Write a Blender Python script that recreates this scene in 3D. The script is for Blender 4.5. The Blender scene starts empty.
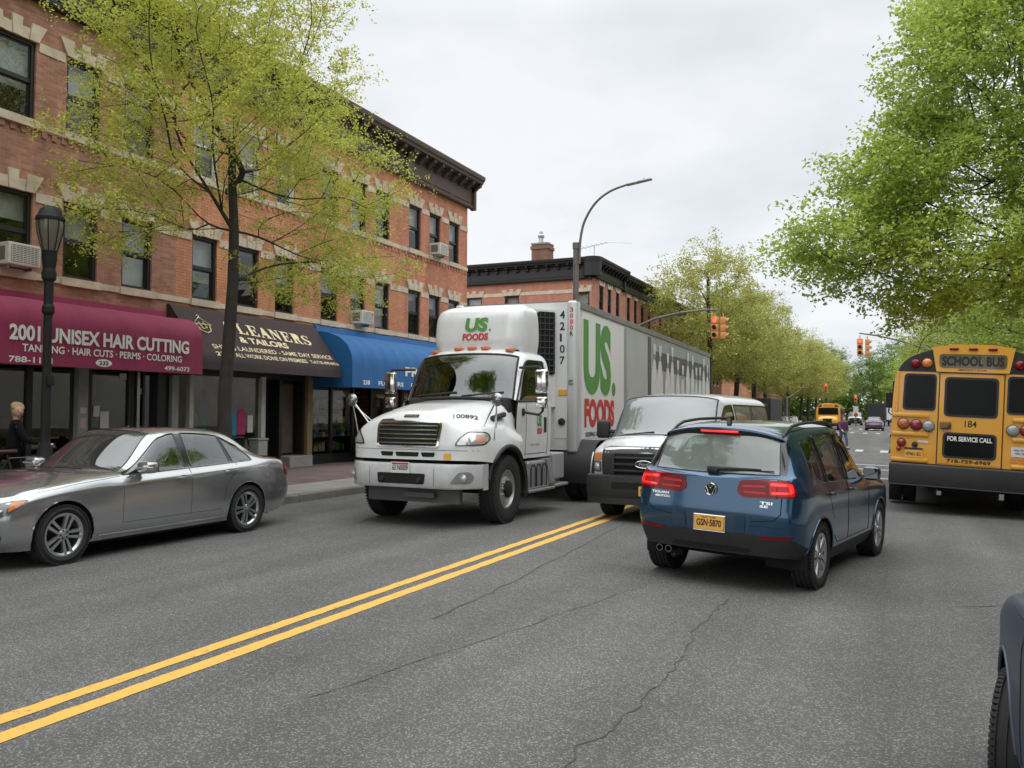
import bpy, bmesh, math, random
import numpy as np
from mathutils import Vector, Matrix, geometry
from mathutils.bvhtree import BVHTree
random.seed(11)
rng = np.random.default_rng(11)
SC = bpy.context.scene
COL = SC.collection
PI = math.pi
rad = math.radians

# ------------------------------------------------------------------ materials
MATS = {}
def _mat(name):
    m = bpy.data.materials.new(name); m.use_nodes = True
    nt = m.node_tree
    return m, nt, nt.nodes['Principled BSDF']

def _set(b, **k):
    for n, v in k.items():
        if n in b.inputs: b.inputs[n].default_value = v

def mat(name, rgb, rough=.5, metal=0., coat=0., var=.0, vs=4., bump=0., bs=60., spec=.5, emit=None, es=1., coat_rough=.03, detail=4.):
    if name in MATS: return MATS[name]
    m, nt, b = _mat(name)
    c = (*rgb, 1)
    _set(b, **{'Base Color': c, 'Roughness': rough, 'Metallic': metal, 'Coat Weight': coat, 'Coat Roughness': coat_rough, 'Specular IOR Level': spec})
    if emit:
        _set(b, **{'Emission Color': (*emit, 1), 'Emission Strength': es})
    N = nt.nodes; L = nt.links
    if var or bump:
        tc = N.new('ShaderNodeTexCoord')
    if var:
        no = N.new('ShaderNodeTexNoise'); no.inputs['Scale'].default_value = vs; no.inputs['Detail'].default_value = detail; no.inputs['Roughness'].default_value = .65
        L.new(tc.outputs['Object'], no.inputs['Vector'])
        rp = N.new('ShaderNodeValToRGB')
        rp.color_ramp.elements[0].position = .3; rp.color_ramp.elements[1].position = .7
        rp.color_ramp.elements[0].color = tuple(max(0, x*(1-var)) for x in rgb)+(1,)
        rp.color_ramp.elements[1].color = tuple(min(1, x*(1+var)) for x in rgb)+(1,)
        L.new(no.outputs['Fac'], rp.inputs['Fac']); L.new(rp.outputs['Color'], b.inputs['Base Color'])
        mr = N.new('ShaderNodeMapRange'); mr.inputs['To Min'].default_value = max(.02, rough-.12*min(1, var*3)); mr.inputs['To Max'].default_value = min(1, rough+.12*min(1, var*3))
        L.new(no.outputs['Fac'], mr.inputs['Value']); L.new(mr.outputs['Result'], b.inputs['Roughness'])
    if bump:
        n2 = N.new('ShaderNodeTexNoise'); n2.inputs['Scale'].default_value = bs; n2.inputs['Detail'].default_value = 3
        L.new(tc.outputs['Object'], n2.inputs['Vector'])
        bp = N.new('ShaderNodeBump'); bp.inputs['Strength'].default_value = bump; bp.inputs['Distance'].default_value = .02
        L.new(n2.outputs['Fac'], bp.inputs['Height']); L.new(bp.outputs['Normal'], b.inputs['Normal'])
    MATS[name] = m
    return m

def glass(name, tint=(.5, .55, .55), refl=1.45, rough=.01, film=None):
    """thin sheet of glass: tinted see-through plus a Fresnel reflection (and an optional pale film painting in sky sheen)"""
    if name in MATS: return MATS[name]
    m = bpy.data.materials.new(name); m.use_nodes = True
    nt = m.node_tree; N = nt.nodes; L = nt.links
    N.clear()
    out = N.new('ShaderNodeOutputMaterial'); mx = N.new('ShaderNodeMixShader'); tr = N.new('ShaderNodeBsdfTransparent'); gl = N.new('ShaderNodeBsdfGlossy')
    tr.inputs['Color'].default_value = (*tint, 1); gl.inputs['Roughness'].default_value = rough
    gl.inputs['Color'].default_value = (.95, .97, .97, 1)
    # Schlick reflectance that does not care which way the sheet faces
    ge = N.new('ShaderNodeNewGeometry'); dp = N.new('ShaderNodeVectorMath'); dp.operation = 'DOT_PRODUCT'
    L.new(ge.outputs['Normal'], dp.inputs[0]); L.new(ge.outputs['Incoming'], dp.inputs[1])
    ab = N.new('ShaderNodeMath'); ab.operation = 'ABSOLUTE'; L.new(dp.outputs['Value'], ab.inputs[0])
    om = N.new('ShaderNodeMath'); om.operation = 'SUBTRACT'; om.inputs[0].default_value = 1; om.use_clamp = True; L.new(ab.outputs[0], om.inputs[1])
    pw = N.new('ShaderNodeMath'); pw.operation = 'POWER'; pw.inputs[1].default_value = 5; L.new(om.outputs[0], pw.inputs[0])
    f0 = ((refl-1)/(refl+1))**2*1.6
    ma = N.new('ShaderNodeMath'); ma.operation = 'MULTIPLY_ADD'; ma.inputs[1].default_value = 1-f0; ma.inputs[2].default_value = f0; L.new(pw.outputs[0], ma.inputs[0])
    L.new(ma.outputs[0], mx.inputs['Fac']); L.new(tr.outputs['BSDF'], mx.inputs[1]); L.new(gl.outputs['BSDF'], mx.inputs[2])
    if film:
        df = N.new('ShaderNodeBsdfDiffuse'); df.inputs['Color'].default_value = (*film[0], 1)
        m2 = N.new('ShaderNodeMixShader'); m2.inputs['Fac'].default_value = film[1]
        L.new(mx.outputs['Shader'], m2.inputs[1]); L.new(df.outputs['BSDF'], m2.inputs[2]); L.new(m2.outputs['Shader'], out.inputs['Surface'])
    else:
        L.new(mx.outputs['Shader'], out.inputs['Surface'])
    MATS[name] = m
    return m

def carpaint(name, rgb, metal=.55, rough=.32, coat=1., dirt=.10):
    if name in MATS: return MATS[name]
    m, nt, b = _mat(name); N = nt.nodes; L = nt.links
    _set(b, **{'Metallic': metal, 'Roughness': rough, 'Coat Weight': coat, 'Coat Roughness': .04, 'Specular IOR Level': .5})
    tc = N.new('ShaderNodeTexCoord')
    no = N.new('ShaderNodeTexNoise'); no.inputs['Scale'].default_value = 3.5; no.inputs['Detail'].default_value = 8; no.inputs['Roughness'].default_value = .7
    L.new(tc.outputs['Object'], no.inputs['Vector'])
    mx = N.new('ShaderNodeMix'); mx.data_type = 'RGBA'
    mx.inputs['A'].default_value = (*rgb, 1); mx.inputs['B'].default_value = (.14, .13, .115, 1)
    mr = N.new('ShaderNodeMapRange'); mr.inputs['From Min'].default_value = .45; mr.inputs['From Max'].default_value = .8; mr.inputs['To Max'].default_value = dirt*2.5
    L.new(no.outputs['Fac'], mr.inputs['Value']); L.new(mr.outputs['Result'], mx.inputs['Factor']); L.new(mx.outputs['Result'], b.inputs['Base Color'])
    r2 = N.new('ShaderNodeMapRange'); r2.inputs['To Min'].default_value = .02; r2.inputs['To Max'].default_value = .12
    L.new(no.outputs['Fac'], r2.inputs['Value']); L.new(r2.outputs['Result'], b.inputs['Coat Roughness'])
    MATS[name] = m
    return m

def brickmat(name, c1, c2, mortar, axes='YZ', scale=1., stain=.25):
    if name in MATS: return MATS[name]
    m, nt, b = _mat(name); N = nt.nodes; L = nt.links
    tc = N.new('ShaderNodeTexCoord'); sp = N.new('ShaderNodeSeparateXYZ'); cb = N.new('ShaderNodeCombineXYZ')
    L.new(tc.outputs['Object'], sp.inputs[0])
    L.new(sp.outputs[axes[0]], cb.inputs['X']); L.new(sp.outputs[axes[1]], cb.inputs['Y'])
    br = N.new('ShaderNodeTexBrick')
    br.inputs['Scale'].default_value = scale
    br.inputs['Brick Width'].default_value = .215; br.inputs['Row Height'].default_value = .072; br.inputs['Mortar Size'].default_value = .007
    br.inputs['Mortar Smooth'].default_value = .3; br.inputs['Bias'].default_value = -.1
    br.inputs['Color1'].default_value = (*c1, 1); br.inputs['Color2'].default_value = (*c2, 1); br.inputs['Mortar'].default_value = (*mortar, 1)
    L.new(cb.outputs[0], br.inputs['Vector'])
    no = N.new('ShaderNodeTexNoise'); no.inputs['Scale'].default_value = .9; no.inputs['Detail'].default_value = 7; no.inputs['Roughness'].default_value = .68
    L.new(tc.outputs['Object'], no.inputs['Vector'])
    mp = N.new('ShaderNodeMapping'); mp.inputs['Scale'].default_value = (2.2, 2.2, .25)
    n2 = N.new('ShaderNodeTexNoise'); n2.inputs['Scale'].default_value = 1.5; n2.inputs['Detail'].default_value = 5
    L.new(tc.outputs['Object'], mp.inputs[0]); L.new(mp.outputs[0], n2.inputs['Vector'])
    ad = N.new('ShaderNodeMath'); ad.operation = 'MULTIPLY'
    L.new(no.outputs['Fac'], ad.inputs[0]); L.new(n2.outputs['Fac'], ad.inputs[1])
    mr = N.new('ShaderNodeMapRange'); mr.inputs['From Min'].default_value = .12; mr.inputs['From Max'].default_value = .42
    mr.inputs['To Min'].default_value = 1-stain; mr.inputs['To Max'].default_value = 1+stain*.6
    L.new(ad.outputs[0], mr.inputs['Value'])
    vm = N.new('ShaderNodeVectorMath'); vm.operation = 'SCALE'
    L.new(br.outputs['Color'], vm.inputs[0]); L.new(mr.outputs['Result'], vm.inputs['Scale'])
    L.new(vm.outputs[0], b.inputs['Base Color'])
    bp = N.new('ShaderNodeBump'); bp.inputs['Strength'].default_value = .6; bp.inputs['Distance'].default_value = .01; bp.invert = True
    L.new(br.outputs['Fac'], bp.inputs['Height']); L.new(bp.outputs['Normal'], b.inputs['Normal'])
    _set(b, Roughness=.85)
    MATS[name] = m
    return m

# ------------------------------------------------------------------ mesh builder
class MB:
    def __init__(s): s.v = []; s.f = []; s.c = []
    def add(s, vs, fs, M=None):
        o = len(s.v); s.c.append((len(s.v), len(s.f)))
        if M is not None: vs = [tuple(M @ Vector(v)) for v in vs]
        s.v.extend([tuple(float(c) for c in v) for v in vs]); s.f.extend([tuple(i+o for i in f) for f in fs])
        return s
    def merge(s, other, M=None): return s.add(other.v, other.f, M)
    def box(s, x0, x1, y0, y1, z0, z1, M=None):
        x0, x1 = min(x0, x1), max(x0, x1); y0, y1 = min(y0, y1), max(y0, y1); z0, z1 = min(z0, z1), max(z0, z1)
        return s.add([(x0,y0,z0),(x1,y0,z0),(x1,y1,z0),(x0,y1,z0),(x0,y0,z1),(x1,y0,z1),(x1,y1,z1),(x0,y1,z1)],
              [(0,3,2,1),(4,5,6,7),(0,1,5,4),(1,2,6,5),(2,3,7,6),(3,0,4,7)], M)
    def rbox(s, x0, x1, y0, y1, z0, z1, r=.02, seg=2, M=None):
        bm = bmesh.new(); bmesh.ops.create_cube(bm, size=1)
        for v in bm.verts: v.co = Vector(((x0+x1)/2+v.co.x*(x1-x0), (y0+y1)/2+v.co.y*(y1-y0), (z0+z1)/2+v.co.z*(z1-z0)))
        bmesh.ops.bevel(bm, geom=list(bm.edges), offset=r, segments=seg, affect='EDGES', profile=.5)
        s.bm(bm, M); bm.free(); return s
    def bm(s, bm, M=None):
        bm.verts.index_update()
        return s.add([tuple(v.co) for v in bm.verts], [tuple(v.index for v in f.verts) for f in bm.faces], M)
    def tube(s, pts, r, n=8, cap=True, M=None):
        pts = [Vector(p) for p in pts]; k = len(pts)
        rs = r if isinstance(r, (list, tuple, np.ndarray)) else [r]*k
        vs = []; up = None
        for i, p in enumerate(pts):
            t = (pts[min(i+1, k-1)]-pts[max(i-1, 0)])
            if t.length < 1e-9: t = Vector((0, 0, 1))
            t.normalize()
            if up is None:
                a = Vector((0, 0, 1)) if abs(t.z) < .9 else Vector((1, 0, 0))
                up = (a-t*a.dot(t)).normalized()
            else:
                up = up-t*up.dot(t)
                up = up.normalized() if up.length > 1e-6 else t.orthogonal().normalized()
            w = t.cross(up)
            for j in range(n):
                a = 2*PI*j/n
                vs.append(tuple(p+(up*math.cos(a)+w*math.sin(a))*rs[i]))
        fs = []
        for i in range(k-1):
            for j in range(n):
                fs.append((i*n+j, i*n+(j+1) % n, (i+1)*n+(j+1) % n, (i+1)*n+j))
        if cap:
            fs.append(tuple(reversed(range(n)))); fs.append(tuple((k-1)*n+j for j in range(n)))
        return s.add(vs, fs, M)
    def lathe(s, prof, n=24, M=None, axis='Z', cap=True):
        """prof: list of (radius, height) along the axis"""
        vs = []
        for r, h in prof:
            for j in range(n):
                a = 2*PI*j/n
                x, y = r*math.cos(a), r*math.sin(a)
                vs.append((x, y, h) if axis == 'Z' else ((x, h, -y) if axis == 'Y' else (h, x, y)))
        fs = []
        k = len(prof)
        for i in range(k-1):
            for j in range(n):
                fs.append((i*n+j, i*n+(j+1) % n, (i+1)*n+(j+1) % n, (i+1)*n+j))
        if cap:
            if prof[0][0] > 1e-6: fs.append(tuple(reversed(range(n))))
            if prof[-1][0] > 1e-6: fs.append(tuple((k-1)*n+j for j in range(n)))
        return s.add(vs, fs, M)
    def prism(s, poly, a, b, plane='XZ', M=None):
        """poly: 2D outline; extruded from a to b along the remaining axis"""
        def P(p, h):
            if plane == 'XZ': return (p[0], h, p[1])
            if plane == 'YZ': return (h, p[0], p[1])
            return (p[0], p[1], h)
        n = len(poly)
        vs = [P(p, a) for p in poly]+[P(p, b) for p in poly]
        fs = [tuple(range(n)), tuple(reversed(range(n, 2*n)))]
        for i in range(n): fs.append((i, n+i, n+(i+1) % n, (i+1) % n))
        return s.add(vs, fs, M)
    def grid(s, rows, M=None, flip=False):
        n = len(rows[0]); vs = [p for r in rows for p in r]; fs = []
        for i in range(len(rows)-1):
            for j in range(n-1):
                q = (i*n+j, i*n+j+1, (i+1)*n+j+1, (i+1)*n+j)
                fs.append(q[::-1] if flip else q)
        return s.add(vs, fs, M)
    def sphere(s, c, r, n=12, m=8, sc=(1, 1, 1), M=None):
        prof = [(math.sin(PI*i/m), -math.cos(PI*i/m)) for i in range(m+1)]
        vs = []; fs = []
        for q, h in prof:
            for j in range(n):
                a = 2*PI*j/n
                vs.append((c[0]+r*sc[0]*q*math.cos(a), c[1]+r*sc[1]*q*math.sin(a), c[2]+r*sc[2]*h))
        for i in range(m):
            for j in range(n): fs.append((i*n+j, i*n+(j+1) % n, (i+1)*n+(j+1) % n, (i+1)*n+j))
        return s.add(vs, fs, M)
    def build_each(s, name, m, parent=None, *a, **k):
        """one object for every shape that was added"""
        c = s.c+[(len(s.v), len(s.f))]; out = []
        for (v0, f0), (v1, f1) in zip(c[:-1], c[1:]):
            q = MB(); q.v = s.v[v0:v1]; q.f = [tuple(i-v0 for i in f) for f in s.f[f0:f1]]; out.append(q.build(name, m, parent, *a, **k))
        return out
    def build(s, name, m, parent=None, smooth=False, fix=True, angle=40, weld=False):
        me = bpy.data.meshes.new(name); me.from_pydata(s.v, [], s.f)
        if fix or weld:
            bm = bmesh.new(); bm.from_mesh(me)
            if weld: bmesh.ops.remove_doubles(bm, verts=bm.verts, dist=1e-4)
            if fix: bmesh.ops.recalc_face_normals(bm, faces=bm.faces)
            bm.to_mesh(me); bm.free()
        if m is not None:
            for q in (m if isinstance(m, (list, tuple)) else [m]): me.materials.append(q)
        if smooth:
            me.polygons.foreach_set('use_smooth', [True]*len(me.polygons))
            if angle and hasattr(me, 'set_sharp_from_angle'): me.set_sharp_from_angle(angle=rad(angle))
        o = bpy.data.objects.new(name, me); COL.objects.link(o)
        if parent is not None: o.parent = parent
        return o

def thing(name, label, cat, loc=(0, 0, 0), rz=0., group=None):
    o = bpy.data.objects.new(name, None); COL.objects.link(o)
    o.empty_display_size = .2
    o.location = loc; o.rotation_euler = (0, 0, rz)
    o['label'] = label; o['category'] = cat
    if group: o['group'] = group
    return o
def tag(o, label, cat, group=None):
    o['label'] = label; o['category'] = cat
    if group: o['group'] = group
    return o
def struct(o, kind='structure'):
    o['kind'] = kind; return o
def kids(o): return [c for c in list(COL.objects) if c.parent == o]
def copy_tree(o, parent=None, cmap=None):
    ch = kids(o)
    c = o.copy(); COL.objects.link(c)
    if parent is not None: c.parent = parent
    for k in ch: copy_tree(k, c, cmap)
    return c
def repaint(root, old, new):
    """give a copy another paint: the material is set on the object slots, the meshes stay shared"""
    for k in kids(root):
        if k.type == 'MESH':
            for s in k.material_slots:
                if s.material == old:
                    s.link = 'OBJECT'; s.material = new
        repaint(k, old, new)

# ------------------------------------------------------------------ lettering
_tx = {}
def text2d(body, bold=.0, shear=0., spacing=1.):
    key = (body, bold, shear, spacing)
    if key in _tx: return _tx[key]
    cu = bpy.data.curves.new('t', 'FONT'); cu.body = body; cu.offset = bold; cu.shear = shear; cu.space_character = spacing
    cu.fill_mode = 'FRONT'; cu.resolution_u = 4; cu.size = 1
    o = bpy.data.objects.new('t', cu); COL.objects.link(o)
    dg = bpy.context.evaluated_depsgraph_get(); dg.update()
    me = bpy.data.meshes.new_from_object(o.evaluated_get(dg))
    vs = [tuple(v.co)[:2] for v in me.vertices]; fs = [tuple(p.vertices) for p in me.polygons]
    bpy.data.objects.remove(o); bpy.data.curves.remove(cu); bpy.data.meshes.remove(me)
    if vs:
        a = np.array(vs); mn = a.min(0); mx = a.max(0)
        a = (a-mn)/np.maximum(mx-mn, 1e-6)
        vs = [tuple(p) for p in a]
    _tx[key] = (vs, fs)
    return vs, fs
def text_mb(body, w, h, o, U, V, bold=.012, shear=0., mb=None, arc=None):
    """lettering fitted to a w x h box whose lower-left corner is o, on the plane of U and V"""
    vs, fs = text2d(body, bold, shear)
    o = Vector(o); U = Vector(U).normalized(); V = Vector(V).normalized()
    mb = mb or MB()
    out = []
    for x, y in vs:
        dy = arc(x) if arc else 0.
        out.append(tuple(o+U*(x*w)+V*(y*h+dy)))
    return mb.add(out, fs)

# ------------------------------------------------------------------ draping shapes on curved surfaces
def rpoly(pts, r=.02, n=4):
    out = []; k = len(pts)
    rr = r if isinstance(r, (list, tuple)) else [r]*k
    for i in range(k):
        p0 = Vector(pts[i-1]); p = Vector(pts[i]); p1 = Vector(pts[(i+1) % k])
        a = (p0-p); b = (p1-p); q = min(rr[i], a.length*.45, b.length*.45)
        A = p+a.normalized()*q; B = p+b.normalized()*q
        for j in range(n+1):
            t = j/n
            out.append(tuple((A*(1-t)+p*t)*(1-t)+(p*(1-t)+B*t)*t))
    return out
def cdt(poly, step=.06):
    pts = [Vector(p) for p in poly]; dense = []
    for i, p in enumerate(pts):
        q = pts[(i+1) % len(pts)]; n = max(1, int((q-p).length/step))
        for j in range(n): dense.append(p+(q-p)*(j/n))
    n = len(dense)
    xs = [p.x for p in dense]; ys = [p.y for p in dense]
    inner = []
    x = min(xs)+step*.5
    def inside(P):
        c = False; j = n-1
        for i in range(n):
            a, b = dense[i], dense[j]
            if (a.y > P.y) != (b.y > P.y) and P.x < (b.x-a.x)*(P.y-a.y)/(b.y-a.y+1e-12)+a.x: c = not c
            j = i
        return c
    while x < max(xs):
        y = min(ys)+step*.5
        while y < max(ys):
            P = Vector((x, y))
            if inside(P) and min((P-d).length for d in dense) > step*.4: inner.append(P)
            y += step
        x += step
    r = geometry.delaunay_2d_cdt(dense+inner, [], [list(range(n))], 1, 1e-6)
    return [tuple(v) for v in r[0]], [tuple(f) for f in r[2]]
def drape(mb, bvh, vs, fs, o, U, V, D, eps=.004, far=4.):
    """project 2D shape (in axes U, V from o) along D onto a surface"""
    o = Vector(o); U = Vector(U); V = Vector(V); D = Vector(D).normalized()
    out = []; ok = True; last = None
    for x, y in vs:
        p = o+U*x+V*y
        hit = bvh.ray_cast(p-D*far, D, far*2)
        if hit[0] is None:
            out.append(None)
        else:
            last = (hit[0]-p).dot(D)
            out.append(hit[0]-D*eps)
    good = [((q-(o+U*x+V*y)).dot(D)) for q, (x, y) in zip(out, vs) if q is not None]
    md = sum(good)/len(good) if good else 0
    res = [q if q is not None else o+U*x+V*y+D*(md-eps) for q, (x, y) in zip(out, vs)]
    return mb.add([tuple(q) for q in res], fs)
def patch(mb, bvh, poly, o, U, V, D, eps=.004, step=.05):
    vs, fs = cdt(poly, step)
    return drape(mb, bvh, vs, fs, o, U, V, D, eps)
def bvh_of(objs):
    vs = []; fs = []
    for o in objs:
        k = len(vs); vs += [v.co.copy() for v in o.data.vertices]; fs += [tuple(i+k for i in p.vertices) for p in o.data.polygons]
    return BVHTree.FromPolygons(vs, fs)
def seam(mb, bvh, pts, D, r=.005, step=.06, sink=.001):
    """thin line laid on the surface through a 3D polyline seen along D"""
    pts = [Vector(p) for p in pts]; D = Vector(D).normalized(); path = []
    for i in range(len(pts)-1):
        n = max(1, int((pts[i+1]-pts[i]).length/step))
        for j in range(n+(i == len(pts)-2)):
            p = pts[i]+(pts[i+1]-pts[i])*(j/n)
            h = bvh.ray_cast(p-D*3, D, 6)
            if h[0] is not None: path.append(h[0]+D*sink)
    if len(path) > 1: mb.tube(path, r, 5)
    return mb

# ------------------------------------------------------------------ lofted bodies
def pchip(x, Y, xq):
    x = np.asarray(x, float); n = len(x); h = np.diff(x)
    d = (Y[1:]-Y[:-1])/h[:, None]
    m = np.zeros_like(Y)
    if n == 2: m[:] = d[0]
    else:
        w1 = (2*h[1:]+h[:-1])[:, None]; w2 = (h[1:]+2*h[:-1])[:, None]
        s = d[:-1]*d[1:]
        with np.errstate(divide='ignore', invalid='ignore'):
            hm = (w1+w2)/(w1/d[:-1]+w2/d[1:])
        m[1:-1] = np.where(s > 0, hm, 0.)
        m[0] = d[0]; m[-1] = d[-1]
    k = np.clip(np.searchsorted(x, xq, 'right')-1, 0, n-2)
    t = ((xq-x[k])/h[k])[:, None]; H = h[k][:, None]
    return (2*t**3-3*t**2+1)*Y[k]+(t**3-2*t**2+t)*H*m[k]+(-2*t**3+3*t**2)*Y[k+1]+(t**3-t**2)*H*m[k+1]
def _axis(P, du, closed0, closed1):
    """interpolate P (n, k, 3) along its first axis; returns refined array and cell index of each refined interval"""
    n = P.shape[0]
    seg = np.maximum(np.linalg.norm(P[1:]-P[:-1], axis=2).mean(1), 1e-3)
    t = np.concatenate([[0], np.cumsum(seg)])
    Q = P.reshape(n, -1); tt = t
    mir = np.array([1, -1, 1.])
    if closed0:
        Q = np.vstack([(P[1]*mir).reshape(1, -1), Q]); tt = np.concatenate([[-(t[1])], tt])
    if closed1:
        Q = np.vstack([Q, (P[-2]*mir).reshape(1, -1)]); tt = np.concatenate([tt, [2*t[-1]-t[-2]]])
    tq = []; cell = []
    mx = np.linalg.norm(P[1:]-P[:-1], axis=2).max(1)
    for i in range(n-1):
        k = max(1, int(math.ceil(mx[i]/du)))
        for j in range(k): tq.append(t[i]+(t[i+1]-t[i])*j/k); cell.append(i)
    tq.append(t[-1])
    R = pchip(tt, Q, np.array(tq)).reshape(len(tq), -1, 3)
    return R, cell
def loft(P, cls, du=.05, dv=.05, nose=True, tail=True, top=True, arches=(), names=None):
    """half body P[station][row] = (x, y, z), y >= 0. cls(i, j) names the class of a cell.
    Returns dict class -> (verts, faces) for both sides, and the refined half grid"""
    P = np.array(P, float)
    A, ci = _axis(P, du, nose, tail)
    B, cj = _axis(A.transpose(1, 0, 2), dv, False, top)
    G = B.transpose(1, 0, 2).copy()
    nu, nv = G.shape[:2]
    kill = np.zeros((nu, nv), bool)
    for (xc, zc, r, ymin) in arches:
        dx = G[:, :, 0]-xc; dz = G[:, :, 2]-zc; d = np.hypot(dx, dz)
        ins = (d < r) & (G[:, :, 1] > ymin)
        # vertices near the circle but inside: snapped when a neighbour is outside
        kill |= ins
        nb = np.zeros_like(ins)
        o = ~ins
        nb[1:] |= o[:-1]; nb[:-1] |= o[1:]; nb[:, 1:] |= o[:, :-1]; nb[:, :-1] |= o[:, 1:]
        nb[1:, 1:] |= o[:-1, :-1]; nb[:-1, :-1] |= o[1:, 1:]; nb[1:, :-1] |= o[:-1, 1:]; nb[:-1, 1:] |= o[1:, :-1]
        sn = ins & nb
        f = r/np.maximum(d, 1e-6)
        G[:, :, 0] = np.where(sn, xc+dx*f, G[:, :, 0]); G[:, :, 2] = np.where(sn, zc+dz*f, G[:, :, 2])
    out = {}
    idx = np.arange(nu*nv).reshape(nu, nv)
    V = np.vstack([G.reshape(-1, 3), G.reshape(-1, 3)*np.array([1, -1, 1.])])
    off = nu*nv
    per = {}
    for i in range(nu-1):
        for j in range(nv-1):
            if kill[i, j] and kill[i+1, j] and kill[i, j+1] and kill[i+1, j+1]: continue
            c = cls(ci[i], cj[j])
            if c is None: continue
            q = (idx[i, j], idx[i+1, j], idx[i+1, j+1], idx[i, j+1])
            if isinstance(c, str): c = (c, c)
            per.setdefault(c[0], []).append(q)
            per.setdefault(c[1], []).append(tuple(k+off for k in reversed(q)))
    for c, fs in per.items():
        fa = np.array(fs); u, inv = np.unique(fa, return_inverse=True); inv = inv.reshape(fa.shape)
        out[c] = (V[u], inv)
    return out, G
def loft_objs(parts, spec, parent, weld=True, smooth=True):
    """spec: class -> (object name, material)"""
    objs = {}
    for c, (vs, fs) in parts.items():
        if c not in spec: continue
        nm, m = spec[c]
        me = bpy.data.meshes.new(nm); me.from_pydata([tuple(v) for v in vs], [], [tuple(int(i) for i in f) for f in fs])
        bm = bmesh.new(); bm.from_mesh(me); bmesh.ops.remove_doubles(bm, verts=bm.verts, dist=1.5e-3)
        bmesh.ops.dissolve_degenerate(bm, edges=bm.edges, dist=1e-4)
        bm.to_mesh(me); bm.free()
        me.materials.append(m)
        if smooth: me.polygons.foreach_set('use_smooth', [True]*len(me.polygons))
        o = bpy.data.objects.new(nm, me); COL.objects.link(o); o.parent = parent
        objs[c] = o
    return objs
def liner(parts, skip, off=.03):
    """inner skin of a body: the painted faces moved inwards"""
    mb = MB()
    for c, (vs, fs) in parts.items():
        if c in skip: continue
        me = bpy.data.meshes.new('l'); me.from_pydata([tuple(v) for v in vs], [], [tuple(int(i) for i in f) for f in fs])
        bm = bmesh.new(); bm.from_mesh(me); bmesh.ops.remove_doubles(bm, verts=bm.verts, dist=1.5e-3); bm.normal_update()
        for v in bm.verts: v.co -= v.normal*off
        mb.bm(bm); bm.free(); bpy.data.meshes.remove(me)
    return mb
def rim_line(o, r=.01, pick=None, inset=0.):
    """tube along the open edges of a mesh object (window seals, chrome)"""
    bm = bmesh.new(); bm.from_mesh(o.data)
    mb = MB()
    edges = [e for e in bm.edges if e.is_boundary]
    left = set(edges)
    while left:
        e = left.pop(); chain = [e.verts[0], e.verts[1]]
        for end in (1, 0):
            while True:
                v = chain[-1] if end else chain[0]
                nx = [q for q in v.link_edges if q in left]
                if not nx: break
                q = nx[0]; left.discard(q); w = q.other_vert(v)
                if end: chain.append(w)
                else: chain.insert(0, w)
        pts = [tuple(v.co) for v in chain]
        if pick: 
            run = []
            for p in pts:
                if pick(p): run.append(p)
                else:
                    if len(run) > 1: mb.tube(run, r, 6)
                    run = []
            if len(run) > 1: mb.tube(run, r, 6)
        else: mb.tube(pts, r, 6)
    bm.free()
    return mb

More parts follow.
